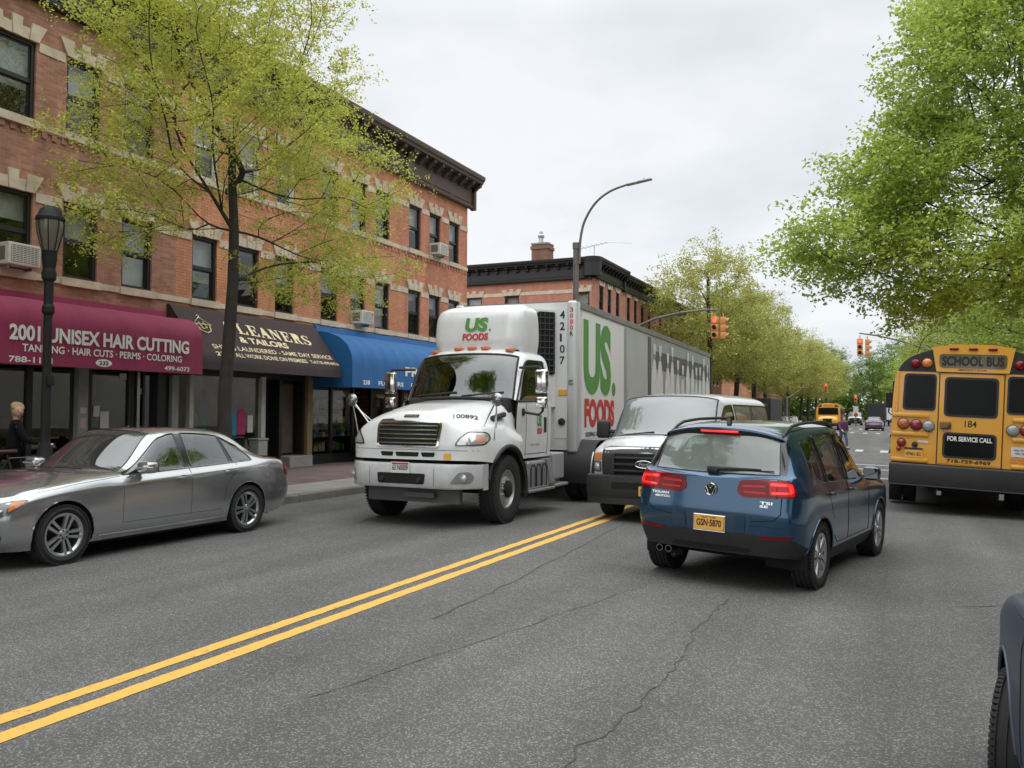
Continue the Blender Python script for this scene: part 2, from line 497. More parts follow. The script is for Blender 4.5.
# ------------------------------------------------------------------ wheels (axle along Y, outer face at +Y)
def wheel_parts(R, W, rim, style, rim_m, tyre_m, dark_m):
    h = W/2
    ty = MB()
    side = [(rim, -h*.72), (rim+.012, -h*.86), (rim+(R-rim)*.45, -h), (R-.03, -h*.93), (R-.008, -h*.80)]
    tread = []
    g = [-.62, -.22, .22, .62]
    for q in g:
        tread += [(R, h*(q-.07)), (R-.009, h*(q-.055)), (R-.009, h*(q+.055)), (R, h*(q+.07))]
    prof = side+[(R, -h*.74)]+tread+[(R, h*.74)]+[(r, -y) for r, y in reversed(side)]
    ty.lathe(prof, 44, axis='Y', cap=False)
    for k in range(64):                                   # tread blocks: shallow cross bars at the shoulders
        a = 2*PI*k/64
        M = Matrix.Rotation(a, 4, 'Y')
        ty.box(-.011, .011, -h*.95, -h*.70, R-.02, R+.003, M); ty.box(-.011, .011, h*.70, h*.95, R-.02, R+.003, M)
    rm = MB(); hb = MB()
    if style in ('twin', 'five', 'suv'):
        rm.lathe([(rim+.004, h*.72), (rim+.006, h*.86), (rim-.012, h*.86), (rim-.03, h*.70), (rim-.035, -h*.6), (rim, -h*.7)], 44, axis='Y', cap=False)
        hb.lathe([(rim-.04, -h*.3), (0, -h*.3)], 32, axis='Y', cap=False)          # dark space behind the spokes
        hb.lathe([(rim*.66, -h*.2), (rim*.66, -h*.1), (rim*.22, -h*.05), (0, -h*.05)], 32, axis='Y')  # brake disc
        n = 5
        for k in range(n):
            a0 = 2*PI*k/n+.31
            offs = {'twin': (-.135, .135), 'five': (0.,), 'suv': (-.16, .16)}[style]
            for q in offs:
                w0, w1 = {'twin': (.012, .020), 'five': (.055, .08), 'suv': (.016, .030)}[style]
                M = Matrix.Rotation(a0, 4, 'Y')
                r0, r1 = rim*.16, rim-.018
                o0 = q*rim*.75; o1 = q*rim*1.30
                p = [(o0-w0, r0), (o0+w0, r0), (o1+w1, r1), (o1-w1, r1)]
                vs = []
                for (x, z) in p: vs.append((x, h*(.50 if z < rim*.4 else .66), z))
                for (x, z) in p: vs.append((x*.9, h*(.86 if z > rim*.4 else .80), z))
                rm.add(vs, [(0,1,2,3),(7,6,5,4),(0,4,5,1),(1,5,6,2),(2,6,7,3),(3,7,4,0)], M)
        rm.lathe([(rim*.27, h*.45), (rim*.27, h*.74), (rim*.22, h*.82), (rim*.13, h*.80), (rim*.12, h*.86), (0, h*.88)], 24, axis='Y')
        for k in range(5):
            a = 2*PI*k/5+.31+PI/5
            hb.lathe([(.011, h*.70), (.011, h*.83), (0, h*.83)], 8, axis='Y', M=Matrix.Translation((rim*.19*math.sin(a), 0, rim*.19*math.cos(a))))
    elif style == 'steer':          # heavy truck front wheel: bulging disc with hand holes
        rm.lathe([(rim, h*.55), (rim+.015, h*.80), (rim-.015, h*.80), (rim-.03, h*.5), (rim-.04, h*.25), (rim-.06, h*.40), (rim*.62, h*.62), (rim*.5, h*.66), (0, h*.66)], 40, axis='Y')
        for k in range(10):
            a = 2*PI*k/10
            hb.lathe([(.034, h*.30), (.034, h*.53), (0, h*.53)], 12, axis='Y', M=Matrix.Translation((rim*.78*math.sin(a), 0, rim*.78*math.cos(a))))
            rm.lathe([(.016, h*.64), (.016, h*.86), (0, h*.90)], 8, axis='Y', M=Matrix.Translation((rim*.50*math.sin(a), 0, rim*.50*math.cos(a))))
        hb.lathe([(.125, h*.66), (.125, h*1.05), (.10, h*1.15), (0, h*1.17)], 24, axis='Y')
        rm.lathe([(.14, h*.6), (.14, h*.75), (.125, h*.75)], 24, axis='Y', cap=False)
    else:                            # dished dual wheel
        rm.lathe([(rim, h*.7), (rim-.02, h*.7), (rim-.05, -h*.2), (rim*.5, -h*.3), (rim*.45, h*.1), (0, h*.1)], 32, axis='Y')
        for k in range(8):
            a = 2*PI*k/8
            hb.lathe([(.03, -h*.3), (.03, -h*.2), (0, -h*.2)], 10, axis='Y', M=Matrix.Translation((rim*.72*math.sin(a), 0, rim*.72*math.cos(a))))
    return ty, rm, hb
_wm = {}
def add_wheel(root, x, y, R, W, rim, style, rim_m, tyre_m, dark_m, steer=0., name='wheel'):
    """wheel part (hub mesh) with tyre and rim sub-parts; y > 0 is the left side"""
    key = (R, W, rim, style, rim_m.name)
    if key not in _wm:
        ty, rm, hb = wheel_parts(R, W, rim, style, rim_m, tyre_m, dark_m)
        a = hb.build('wheel', dark_m, None, True); b = ty.build('tyre', tyre_m, None, True, angle=35); c = rm.build('rim', rim_m, None, True, angle=35)
        _wm[key] = (a.data, b.data, c.data)
        for o in (a, b, c): bpy.data.objects.remove(o)
    h, t, r = _wm[key]
    o = bpy.data.objects.new(name, h); COL.objects.link(o); o.parent = root
    o.location = (x, y, R); o.rotation_euler = (0, random.uniform(0, 6.28), (0 if y > 0 else PI)+steer)
    o.rotation_mode = 'XYZ'
    for nm, me in (('tyre', t), ('rim', r)):
        k = bpy.data.objects.new(nm, me); COL.objects.link(k); k.parent = o
    return o
def wheel_well(mb, x, zc, r, y0, y1, s):
    rows = []
    for k in range(17):
        a = -.25+(PI+.5)*k/16
        rows.append([(x+r*math.cos(a), s*y0, zc+r*math.sin(a)), (x+r*math.cos(a), s*y1, zc+r*math.sin(a))])
    mb.grid(rows)
    mb.add([(x, s*y0, zc)]+[q[0] for q in rows], [(0, i+1, i+2) for i in range(16)])
def arch_lip(mb, bvh, x, zc, r, s, rt=.012, a0=-.12, a1=PI+.12, n=26, out=.0, ydef=.85):
    pts = []
    for k in range(n+1):
        a = a0+(a1-a0)*k/n
        p = Vector((x+(r+.012)*math.cos(a), 0, zc+(r+.012)*math.sin(a)))
        h = bvh.ray_cast(p+Vector((0, s*3, 0)), Vector((0, -s, 0)), 3)
        y = h[0].y if h[0] is not None and abs(h[0].y) > .4 else (pts[-1][1] if pts else s*ydef)
        pts.append((x+r*math.cos(a), y+s*out, zc+r*math.sin(a)))
    mb.tube(pts, rt, 8)
# ------------------------------------------------------------------ camera, sky, light
cam_d = bpy.data.cameras.new('camera'); cam = bpy.data.objects.new('camera', cam_d); COL.objects.link(cam)
SC.camera = cam
cam_d.sensor_width = 36; cam_d.lens = 850/1024*36; cam_d.clip_start = .05; cam_d.clip_end = 3000
YAW, PITCH, ROLL = rad(24.5), rad(1.89), rad(.35)
_f = Vector((-math.sin(YAW)*math.cos(PITCH), math.cos(YAW)*math.cos(PITCH), math.sin(PITCH)))
_r = Vector((math.cos(YAW), math.sin(YAW), 0)); _u = _r.cross(_f)
_R = _r*math.cos(ROLL)+_u*math.sin(ROLL); _U = _R.cross(_f)
M3 = Matrix(((_R.x, _U.x, -_f.x), (_R.y, _U.y, -_f.y), (_R.z, _U.z, -_f.z)))
cam.matrix_world = Matrix.Translation((0, 0, 1.7)) @ M3.to_4x4()
SC.view_settings.view_transform = 'Standard'; SC.view_settings.look = 'None'; SC.view_settings.exposure = .50; SC.view_settings.gamma = 1
SC.view_settings.use_curve_mapping = False
SC.render.resolution_x = 1024; SC.render.resolution_y = 768

SUN_EL, SUN_AZ = rad(58), rad(200)
W = bpy.data.worlds.new('World'); SC.world = W; W.use_nodes = True
nt = W.node_tree; N = nt.nodes; L = nt.links; N.clear()
wo = N.new('ShaderNodeOutputWorld'); mx = N.new('ShaderNodeMixShader')
b1 = N.new('ShaderNodeBackground'); b2 = N.new('ShaderNodeBackground')
sky = N.new('ShaderNodeTexSky'); sky.sky_type = 'NISHITA'; sky.sun_disc = False; sky.sun_elevation = SUN_EL; sky.sun_rotation = SUN_AZ
L.new(sky.outputs[0], b1.inputs[0]); b1.inputs[1].default_value = .1
tc = N.new('ShaderNodeTexCoord'); sp = N.new('ShaderNodeSeparateXYZ'); L.new(tc.outputs['Generated'], sp.inputs[0])
# overcast layer: bright overhead, even towards the horizon, soft grey cloud bellies
den = N.new('ShaderNodeMath'); den.operation = 'ADD'; den.inputs[1].default_value = .22; L.new(sp.outputs['Z'], den.inputs[0])
mxm = N.new('ShaderNodeMath'); mxm.operation = 'MAXIMUM'; mxm.inputs[1].default_value = .08; L.new(den.outputs[0], mxm.inputs[0])
cbn = N.new('ShaderNodeCombineXYZ')
for a in 'XY':
    dv = N.new('ShaderNodeMath'); dv.operation = 'DIVIDE'; L.new(sp.outputs[a], dv.inputs[0]); L.new(mxm.outputs[0], dv.inputs[1]); L.new(dv.outputs[0], cbn.inputs[a])
no = N.new('ShaderNodeTexNoise'); no.inputs['Scale'].default_value = 1.55; no.inputs['Detail'].default_value = 5; no.inputs['Roughness'].default_value = .48
L.new(cbn.outputs[0], no.inputs['Vector'])
rp = N.new('ShaderNodeValToRGB'); rp.color_ramp.elements[0].position = .32; rp.color_ramp.elements[1].position = .56
rp.color_ramp.elements[0].color = (.52, .55, .59, 1); rp.color_ramp.elements[1].color = (.67, .685, .70, 1)
L.new(no.outputs['Fac'], rp.inputs['Fac'])
gr = N.new('ShaderNodeMapRange'); gr.inputs['From Min'].default_value = .42; gr.inputs['From Max'].default_value = 1; gr.inputs['To Min'].default_value = 1.; gr.inputs['To Max'].default_value = 3.1
L.new(sp.outputs['Z'], gr.inputs['Value'])
L.new(rp.outputs['Color'], b2.inputs[0]); L.new(gr.outputs[0], b2.inputs[1])
mx.inputs[0].default_value = .95
L.new(b1.outputs[0], mx.inputs[1]); L.new(b2.outputs[0], mx.inputs[2]); L.new(mx.outputs[0], wo.inputs[0])
sd = bpy.data.lights.new('sun', 'SUN'); sd.energy = 1.0; sd.angle = rad(120); sd.color = (1, .97, .92)
so = bpy.data.objects.new('sun', sd); COL.objects.link(so); so.rotation_euler = (rad(90)-SUN_EL, 0, -SUN_AZ+PI)

# ------------------------------------------------------------------ ground
XL, XR = -10.15, 2.35          # kerbs
FX = -15.5                     # facade line on the left
def asphaltmat(name, base, sc_=1.):
    m, nt, b = _mat(name); N = nt.nodes; L = nt.links
    tc = N.new('ShaderNodeTexCoord')
    def noise(s, d=4, r=.6):
        n = N.new('ShaderNodeTexNoise'); n.inputs['Scale'].default_value = s; n.inputs['Detail'].default_value = d; n.inputs['Roughness'].default_value = r
        L.new(tc.outputs['Object'], n.inputs['Vector']); return n
    v = N.new('ShaderNodeTexVoronoi'); v.inputs['Scale'].default_value = 115; L.new(tc.outputs['Object'], v.inputs['Vector'])
    sepc = N.new('ShaderNodeSeparateColor'); L.new(v.outputs['Color'], sepc.inputs[0])
    pw = N.new('ShaderNodeMath'); pw.operation = 'POWER'; pw.inputs[1].default_value = 5.; L.new(sepc.outputs[0], pw.inputs[0])
    r1 = N.new('ShaderNodeMapRange'); r1.inputs['To Min'].default_value = .76; r1.inputs['To Max'].default_value = 2.4; L.new(pw.outputs[0], r1.inputs['Value'])
    big = noise(.45, 6, .62)
    r2 = N.new('ShaderNodeMapRange'); r2.inputs['From Min'].default_value = .3; r2.inputs['From Max'].default_value = .7; r2.inputs['To Min'].default_value = .80; r2.inputs['To Max'].default_value = 1.18; L.new(big.outputs['Fac'], r2.inputs['Value'])
    # lanes polished and oiled by tyres: stretched noise along the road
    mp = N.new('ShaderNodeMapping'); mp.inputs['Scale'].default_value = (1.1, .05, 1); L.new(tc.outputs['Object'], mp.inputs[0])
    st = N.new('ShaderNodeTexNoise'); st.inputs['Scale'].default_value = 1.; st.inputs['Detail'].default_value = 4; L.new(mp.outputs[0], st.inputs['Vector'])
    r3 = N.new('ShaderNodeMapRange'); r3.inputs['From Min'].default_value = .3; r3.inputs['From Max'].default_value = .7; r3.inputs['To Min'].default_value = .76; r3.inputs['To Max'].default_value = 1.16; L.new(st.outputs['Fac'], r3.inputs['Value'])
    m1 = N.new('ShaderNodeMath'); m1.operation = 'MULTIPLY'; L.new(r1.outputs[0], m1.inputs[0]); L.new(r2.outputs[0], m1.inputs[1])
    m2 = N.new('ShaderNodeMath'); m2.operation = 'MULTIPLY'; L.new(m1.outputs[0], m2.inputs[0]); L.new(r3.outputs[0], m2.inputs[1])
    vm = N.new('ShaderNodeVectorMath'); vm.operation = 'SCALE'; vm.inputs[0].default_value = base; L.new(m2.outputs[0], vm.inputs['Scale']); L.new(vm.outputs[0], b.inputs['Base Color'])
    bp = N.new('ShaderNodeBump'); bp.inputs['Strength'].default_value = .35; bp.inputs['Distance'].default_value = .008
    L.new(v.outputs['Distance'], bp.inputs['Height']); L.new(bp.outputs['Normal'], b.inputs['Normal'])
    _set(b, Roughness=.82, **{'Specular IOR Level': .35})
    MATS[name] = m
    return m
ASPH = asphaltmat('asphalt', (.112, .111, .105))
ASPH2 = asphaltmat('asphalt_side', (.088, .089, .087))
CONC = mat('concrete', (.27, .26, .24), .85, var=.22, vs=1.3, bump=.2, bs=40)
KERB = mat('kerbstone', (.16, .155, .145), .85, var=.25, vs=2.5, bump=.2)
EARTH = mat('earth', (.07, .075, .05), .95, var=.3, vs=.5)
def rz(x):
    """camber: the right half of the carriageway falls towards its gutter"""
    return -.022*max(0., min(x, XR)+4.365)
def sheet(name, x0, x1, y0, y1, z, m):
    nx = max(1, int((x1-x0)/6)); ny = max(1, int((y1-y0)/6)); mb = MB()
    xs = [x0+(x1-x0)*i/nx for i in range(nx+1)]
    if x0 < -4.365 < x1: xs = sorted(xs+[-4.365])
    mb.grid([[(x, y0+(y1-y0)*j/ny, z if z is not None else rz(x)) for x in xs] for j in range(ny+1)])
    return struct(mb.build(name, m, fix=False))
struct(MB().add([(-900, -900, -.26), (900, -900, -.26), (900, 1200, -.26), (-900, 1200, -.26)], [(0, 1, 2, 3)]).build('ground', EARTH, fix=False))
sheet('road', XL, XR, -40, 420, None, ASPH)
S1 = (33.4, 41.4); S2 = (87., 100.)
for a, b in (S1, S2):
    sheet('side_street', -120, XL, a, b, 0, ASPH2); sheet('side_street', XR, 110, a, b, rz(XR), ASPH2)
# pavers with joints
def pavermat():
    m, nt, b = _mat('red_pavers'); N = nt.nodes; L = nt.links
    tc = N.new('ShaderNodeTexCoord'); br = N.new('ShaderNodeTexBrick'); br.inputs['Scale'].default_value = 1
    br.inputs['Brick Width'].default_value = .5; br.inputs['Row Height'].default_value = .5; br.inputs['Mortar Size'].default_value = .008; br.offset = .5
    br.inputs['Color1'].default_value = (.135, .092, .080, 1); br.inputs['Color2'].default_value = (.160, .115, .10, 1); br.inputs['Mortar'].default_value = (.07, .06, .055, 1)
    L.new(tc.outputs['Object'], br.inputs['Vector'])
    no = N.new('ShaderNodeTexNoise'); no.inputs['Scale'].default_value = 2.2; no.inputs['Detail'].default_value = 6; L.new(tc.outputs['Object'], no.inputs['Vector'])
    mr = N.new('ShaderNodeMapRange'); mr.inputs['From Min'].default_value = .3; mr.inputs['From Max'].default_value = .7; mr.inputs['To Min'].default_value = .8; mr.inputs['To Max'].default_value = 1.2; L.new(no.outputs['Fac'], mr.inputs['Value'])
    vm = N.new('ShaderNodeVectorMath'); vm.operation = 'SCALE'; L.new(br.outputs['Color'], vm.inputs[0]); L.new(mr.outputs[0], vm.inputs['Scale']); L.new(vm.outputs[0], b.inputs['Base Color'])
    _set(b, Roughness=.8); MATS['red_pavers'] = m; return m
PAVE = pavermat()
blocks = [(-40, S1[0]), (S1[1], S2[0]), (S2[1], 420)]
for a, b in blocks:
    for side in (-1, 1):
        e = XL if side < 0 else XR; g = 0 if side < 0 else rz(XR)
        # kerb of separate stones with rounded nose, dropped corners kept simple
        mb = MB(); y = a
        while y < b-.05 and y < 200:
            y2 = min(y+2.4, b); dx = random.uniform(-.008, .008); dz = random.uniform(-.008, .008)
            x0, x1 = (e-.18, e) if side < 0 else (e, e+.18)
            mb.rbox(x0+dx, x1+dx, y+.004, y2-.004, -.12+g, .15+dz+g, .025, 2); y = y2
        struct(mb.build('kerb', KERB))
        o = e+side*.18; w = e+side*1.45
        mb = MB(); y = a
        while y < b-.05 and y < 200:                       # concrete flags beside the kerb
            y2 = min(y+1.5, b); dz = random.uniform(-.003, .003)
            mb.box(o, w-side*.006, y+.005, y2-.005, -.12+g, .146+dz+g); y = y2
        struct(mb.build('sidewalk', CONC))
        f = FX-.9 if side < 0 else 7.4
        struct(MB().box(w, f, a, b, -.12+g, .142+g).build('sidewalk', PAVE if side < 0 else CONC))
# road paint -----------------------------------------------------------------
def paintmat(name, rgb, wear=.5):
    m, nt, b = _mat(name); N = nt.nodes; L = nt.links
    tc = N.new('ShaderNodeTexCoord'); no = N.new('ShaderNodeTexNoise'); no.inputs['Scale'].default_value = 14; no.inputs['Detail'].default_value = 8; no.inputs['Roughness'].default_value = .75
    L.new(tc.outputs['Object'], no.inputs['Vector'])
    rp = N.new('ShaderNodeValToRGB'); rp.color_ramp.elements[0].position = .30+.1*wear; rp.color_ramp.elements[1].position = .36+.16*wear
    rp.color_ramp.elements[0].color = tuple(.35*c+.05 for c in rgb)+(1,); rp.color_ramp.elements[1].color = (*rgb, 1)
    L.new(no.outputs['Fac'], rp.inputs['Fac']); L.new(rp.outputs['Color'], b.inputs['Base Color']); _set(b, Roughness=.7); MATS[name] = m; return m
YEL = paintmat('yellow_road_paint', (.70, .40, .075), .45); WHT = paintmat('white_road_paint', (.46, .46, .44), .8)
def strip(mb, x0, x1, y0, y1, z=.004, jag=.006):
    n = max(1, int((y1-y0)/.12)); L_ = []; R_ = []
    rows = []
    for i in range(n+1):
        y = y0+(y1-y0)*i/n
        rows.append([(x0+random.uniform(-jag, jag), y, z+rz(x0)), (x1+random.uniform(-jag, jag), y, z+rz(x1))])
    mb.grid(rows)
mb = MB()
for c in (-4.485, -4.245):
    strip(mb, c-.062, c+.062, -6, 40, jag=.007)
for c in (-4.485, -4.245):
    mb.add([(c-.062, 42.5, .004), (c+.062, 42.5, .004), (c+.062, 82, .004), (c-.062, 82, .004)], [(0, 1, 2, 3)])
# the line stops before the junction
mb2 = MB()
for i in range(len(mb.f)):
    ys = [mb.v[k][1] for k in mb.f[i]]
    if min(ys) > 25.6 and max(ys) < 45.5: continue
    mb2.add([mb.v[k] for k in mb.f[i]], [tuple(range(len(mb.f[i])))])
struct(mb2.build('centre_line', YEL, fix=False))
mb = MB()
def zebra(y0, y1, w=.35, gap=.75):
    x = XL+.5
    while x < XR-.5:
        strip(mb, x, x+w, y0, y1, .004, .01); x += w+gap
zebra(43.2, 45.6); zebra(82.6, 85.4); zebra(101.6, 106.4)
def cross(x0, x1, y0, y1):
    for a, b in ((x0, min(x1, -4.365)), (max(x0, -4.365), x1)):
        if b-a > .1: mb.add([(a, y0, .004+rz(a)), (b, y0, .004+rz(b)), (b, y1, .004+rz(b)), (a, y1, .004+rz(a))], [(0, 1, 2, 3)])
for y in (29.6, 32.2): cross(XL+.2, XR-.2, y, y+.3)
cross(-4.2, XR-.2, 25.6, 26.05)
struct(mb.build('crosswalk', WHT, fix=False))
# cracks, a tar seam and a patch in the asphalt
CRK = mat('tar', (.062, .061, .058), .85)
def crack(name, pts, w, wob, z=.004, step=.12):
    P = []
    for i in range(len(pts)-1):
        a = Vector(pts[i]); b = Vector(pts[i+1]); n = max(1, int((b-a).length/step))
        for j in range(n): P.append(a+(b-a)*(j/n))
    P.append(Vector(pts[-1])); rows = []; off = 0
    for i, p in enumerate(P):
        t = (P[min(i+1, len(P)-1)]-P[max(i-1, 0)]).normalized(); nrm = Vector((-t.y, t.x))
        off = off*.9+random.uniform(-wob, wob); q = p+nrm*off; ww = w*random.uniform(.3, 1.2)
        rows.append([(q.x-nrm.x*ww, q.y-nrm.y*ww, z+rz(q.x-nrm.x*ww)), (q.x+nrm.x*ww, q.y+nrm.y*ww, z+rz(q.x+nrm.x*ww))])
    return struct(MB().grid(rows).build(name, CRK, fix=False))
crack('road_crack', [(-1.48, 3.55), (-1.52, 4.3), (-1.45, 4.9), (-1.42, 5.9), (-1.50, 6.8), (-1.46, 8.2)], .006, .022, step=.05)
crack('road_crack', [(-3.25, 4.2), (-2.95, 5.6), (-2.6, 7.2), (-2.35, 8.6)], .004, .012, step=.07)
crack('road_crack', [(-3.55, 6.2), (-3.6, 8.3), (-3.75, 10.5), (-3.9, 13.5)], .007, .015, step=.07)
crack('road_crack', [(-3.75, 9.6), (-2.9, 9.3), (-1.7, 9.1)], .004, .015, step=.07)
crack('road_crack', [(.5, 9.0), (.9, 9.4), (1.6, 9.5)], .008, .03)
crack('road_crack', [(-6.9, 3.2), (-6.85, 5.5), (-6.95, 8.5), (-7.0, 11)], .004, .015, step=.07)
# ------------------------------------------------------------------ buildings
BR_A = brickmat('brick_brown', (.36, .155, .095), (.52, .25, .17), (.33, .25, .20), 'YZ', stain=.32)
BR_B = brickmat('brick_orange', (.60, .245, .118), (.70, .31, .165), (.36, .20, .14), 'YZ', stain=.30)
BR_C = brickmat('brick_red', (.56, .215, .115), (.66, .28, .16), (.34, .18, .13), 'YZ', stain=.30)
BR_D = brickmat('brick_far', (.50, .205, .14), (.58, .26, .18), (.36, .22, .17), 'YZ', stain=.30)
BR_S = brickmat('brownstone', (.085, .050, .040), (.115, .070, .055), (.09, .065, .055), 'YZ', stain=.3)
BR_DX = brickmat('brick_far_side', (.50, .205, .14), (.58, .26, .18), (.36, .22, .17), 'XZ', stain=.2)
STONE = mat('tan_stone', (.58, .49, .37), .85, var=.22, vs=2.5, bump=.25, bs=25)
FRM = mat('window_frame_black', (.018, .018, .018), .45)
FRW = mat('window_frame_white', (.6, .6, .58), .5, var=.1)
PANE = glass('window_pane', (.66, .70, .70), 1.62, .015)
BLIND = mat('blind', (.66, .66, .63), .9, var=.15, vs=3)
DARKIN = mat('dark_room', (.030, .028, .026), .95)
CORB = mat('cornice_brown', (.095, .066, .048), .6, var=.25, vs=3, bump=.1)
CORK = mat('cornice_black', (.016, .016, .017), .5, var=.2, vs=3)
ROOFM = mat('roof_felt', (.05, .05, .05), .9, var=.3, vs=1)
ALU = mat('aluminium', (.42, .43, .43), .35, metal=.9, var=.1)
ACW = mat('ac_cream', (.62, .60, .54), .5, var=.15, vs=4)
ACG = mat('ac_grille', (.16, .16, .15), .6)
def rows_map(M):
    return M
def wall_holes(mb, holes, u0, u1, z0, z1, M, reveal=.16, front=0.):
    """flat wall with rectangular holes; the holes get reveals"""
    us = sorted({u0, u1, *[h[0] for h in holes], *[h[1] for h in holes]}); zs = sorted({z0, z1, *[h[2] for h in holes], *[h[3] for h in holes]})
    for i in range(len(us)-1):
        for j in range(len(zs)-1):
            cu, cz = (us[i]+us[i+1])/2, (zs[j]+zs[j+1])/2
            if any(h[0] < cu < h[1] and h[2] < cz < h[3] for h in holes): continue
            mb.add([(us[i], zs[j], front), (us[i+1], zs[j], front), (us[i+1], zs[j+1], front), (us[i], zs[j+1], front)], [(0, 1, 2, 3)], M)
    for a, b, c, d in holes:
        q = [(a, c), (b, c), (b, d), (a, d)]
        for k in range(4):
            p, r = q[k], q[(k+1) % 4]
            mb.add([(*p, front), (*r, front), (*r, front-reveal), (*p, front-reveal)], [(0, 1, 2, 3)], M)
def lintel(mb, a, b, z, M, h=.36, n=.05):
    """flat arch of stone voussoirs"""
    c = (a+b)/2; w = (b-a)/2
    parts = [(-w-.02, -w*.58, -w-.20, -w*.70, h*.95), (-w*.58, -w*.2, -w*.70, -w*.25, h*.62), (-w*.2, w*.2, -w*.27, w*.27, h*1.05), (w*.2, w*.58, w*.25, w*.70, h*.62), (w*.58, w+.02, w*.70, w+.20, h*.95)]
    for i, (x0, x1, X0, X1, hh) in enumerate(parts):
        d = n if i in (0, 2, 4) else n*.6
        f0 = hh/h
        lo = [(c+x0+.004, z), (c+x1-.004, z)]; hi = [(c+x1+(X1-x1)*min(1, f0)-.004, z+hh), (c+x0+(X0-x0)*min(1, f0)+.004, z+hh)]
        mb.prism(lo+hi, 0., d, 'XY', M)
def window(parent, a, b, z0, z1, M, frame=None, blind=.45, sash=.5, seedv=0, ac=False):
    fm = frame or FRM
    mb = MB(); d0, d1 = -.15, -.05
    t = .07
    mb.box(a, a+t, z0, z1, d0, d1, M); mb.box(b-t, b, z0, z1, d0, d1, M)
    mb.box(a+t, b-t, z1-t, z1, d0, d1, M); mb.box(a+t, b-t, z0, z0+t*.9, d0, d1, M)
    zm = z0+(z1-z0)*sash
    mb.box(a+t, b-t, zm-.03, zm+.03, -.135, -.075, M)
    s = .035
    for (q0, q1, dd) in ((zm+.03, z1-t, -.09), (z0+t*.9, zm-.03, -.115)):
        mb.box(a+t, a+t+s, q0, q1, dd-.03, dd, M); mb.box(b-t-s, b-t, q0, q1, dd-.03, dd, M)
        mb.box(a+t+s, b-t-s, q1-s, q1, dd-.03, dd, M); mb.box(a+t+s, b-t-s, q0, q0+s, dd-.03, dd, M)
    f = mb.build('window', fm, parent)
    if parent.location.x < 0:
        q = MB(); q.box(a-.06, b+.06, z0-.15, z0+.012, -.14, .075, M); q.build('sill', STONE, f)
    p = MB()
    tl = random.uniform(-.012, .012)
    for (q0, q1, dd) in ((zm+.03+s, z1-t-s, -.105), (z0+t*.9+s, zm-.03-s, -.130)):
        p.add([(a+t+s, q0, dd+tl), (b-t-s, q0, dd-tl), (b-t-s, q1, dd-tl*.4), (a+t+s, q1, dd+tl*.4)], [(0, 1, 2, 3)], M)
    p.build('pane', PANE, f)
    if blind > 0:
        zb = z1-(z1-z0)*blind
        q = MB(); q.add([(a+.02, zb, -.24), (b-.02, zb, -.24), (b-.02, z1, -.24), (a+.02, z1, -.24)], [(0, 1, 2, 3)], M)
        q.build('blind', BLIND, f)
    return f
def cornice(mb, u0, u1, z0, z1, M, proj=.62, brackets=True, ends=True):
    """bracketed metal cornice from z0 (bottom of frieze) to z1 (top of crown)"""
    h = z1-z0
    prof = [(0, z0), (.16, z0), (.18, z0+.05), (.14, z0+.10), (.10, z0+.12), (.10, z1-.42), (.20, z1-.38), (.24, z1-.30), (proj-.10, z1-.28), (proj-.08, z1-.20), (proj-.02, z1-.15), (proj, z1-.05), (proj, z1), (0, z1+.04)]
    for (q, zz) in [(0, 0)]:
        n = len(prof)
        vs = [(u0, z, d) for d, z in prof]+[(u1, z, d) for d, z in prof]
        fs = [tuple(range(n)), tuple(reversed(range(n, 2*n)))]+[(i, i+1, n+i+1, n+i) for i in range(n-1)]
        mb.add(vs, fs, M)
    if brackets:
        n = max(2, int((u1-u0)/.62))
        for i in range(n+1):
            u = u0+.09+(u1-u0-.18)*i/n
            z = z1-.285
            P = [(.10, z), (proj-.14, z), (proj-.15, z-.10), (proj-.28, z-.16), (.20, z-.28), (.10, z-.32)]
            vs = [(u-.07, q, d) for d, q in P]+[(u+.07, q, d) for d, q in P]; k = len(P)
            mb.add(vs, [tuple(range(k)), tuple(reversed(range(k, 2*k)))]+[(i_, (i_+1) % k, k+(i_+1) % k, k+i_) for i_ in range(k)], M)
        for e0, e1 in ((u0, u0+.16), (u1-.16, u1)):        # end blocks
            mb.box(e0, e1, z0-.04, z1-.25, .02, .22, M)
        m_ = 3
        for i in range(m_):                                  # frieze panels
            a = u0+.3+(u1-u0-.5)*i/m_; b = u0+.1+(u1-u0-.5)*(i+1)/m_
            mb.box(a, b, z0+.2, z0+.23, .10, .125, M); mb.box(a, b, z1-.50, z1-.47, .10, .125, M)
    return mb
Mfac = Matrix(((0, 0, 1, 0), (1, 0, 0, 0), (0, 1, 0, 0), (0, 0, 0, 1)))     # (u, z, n) -> (n, u, z)
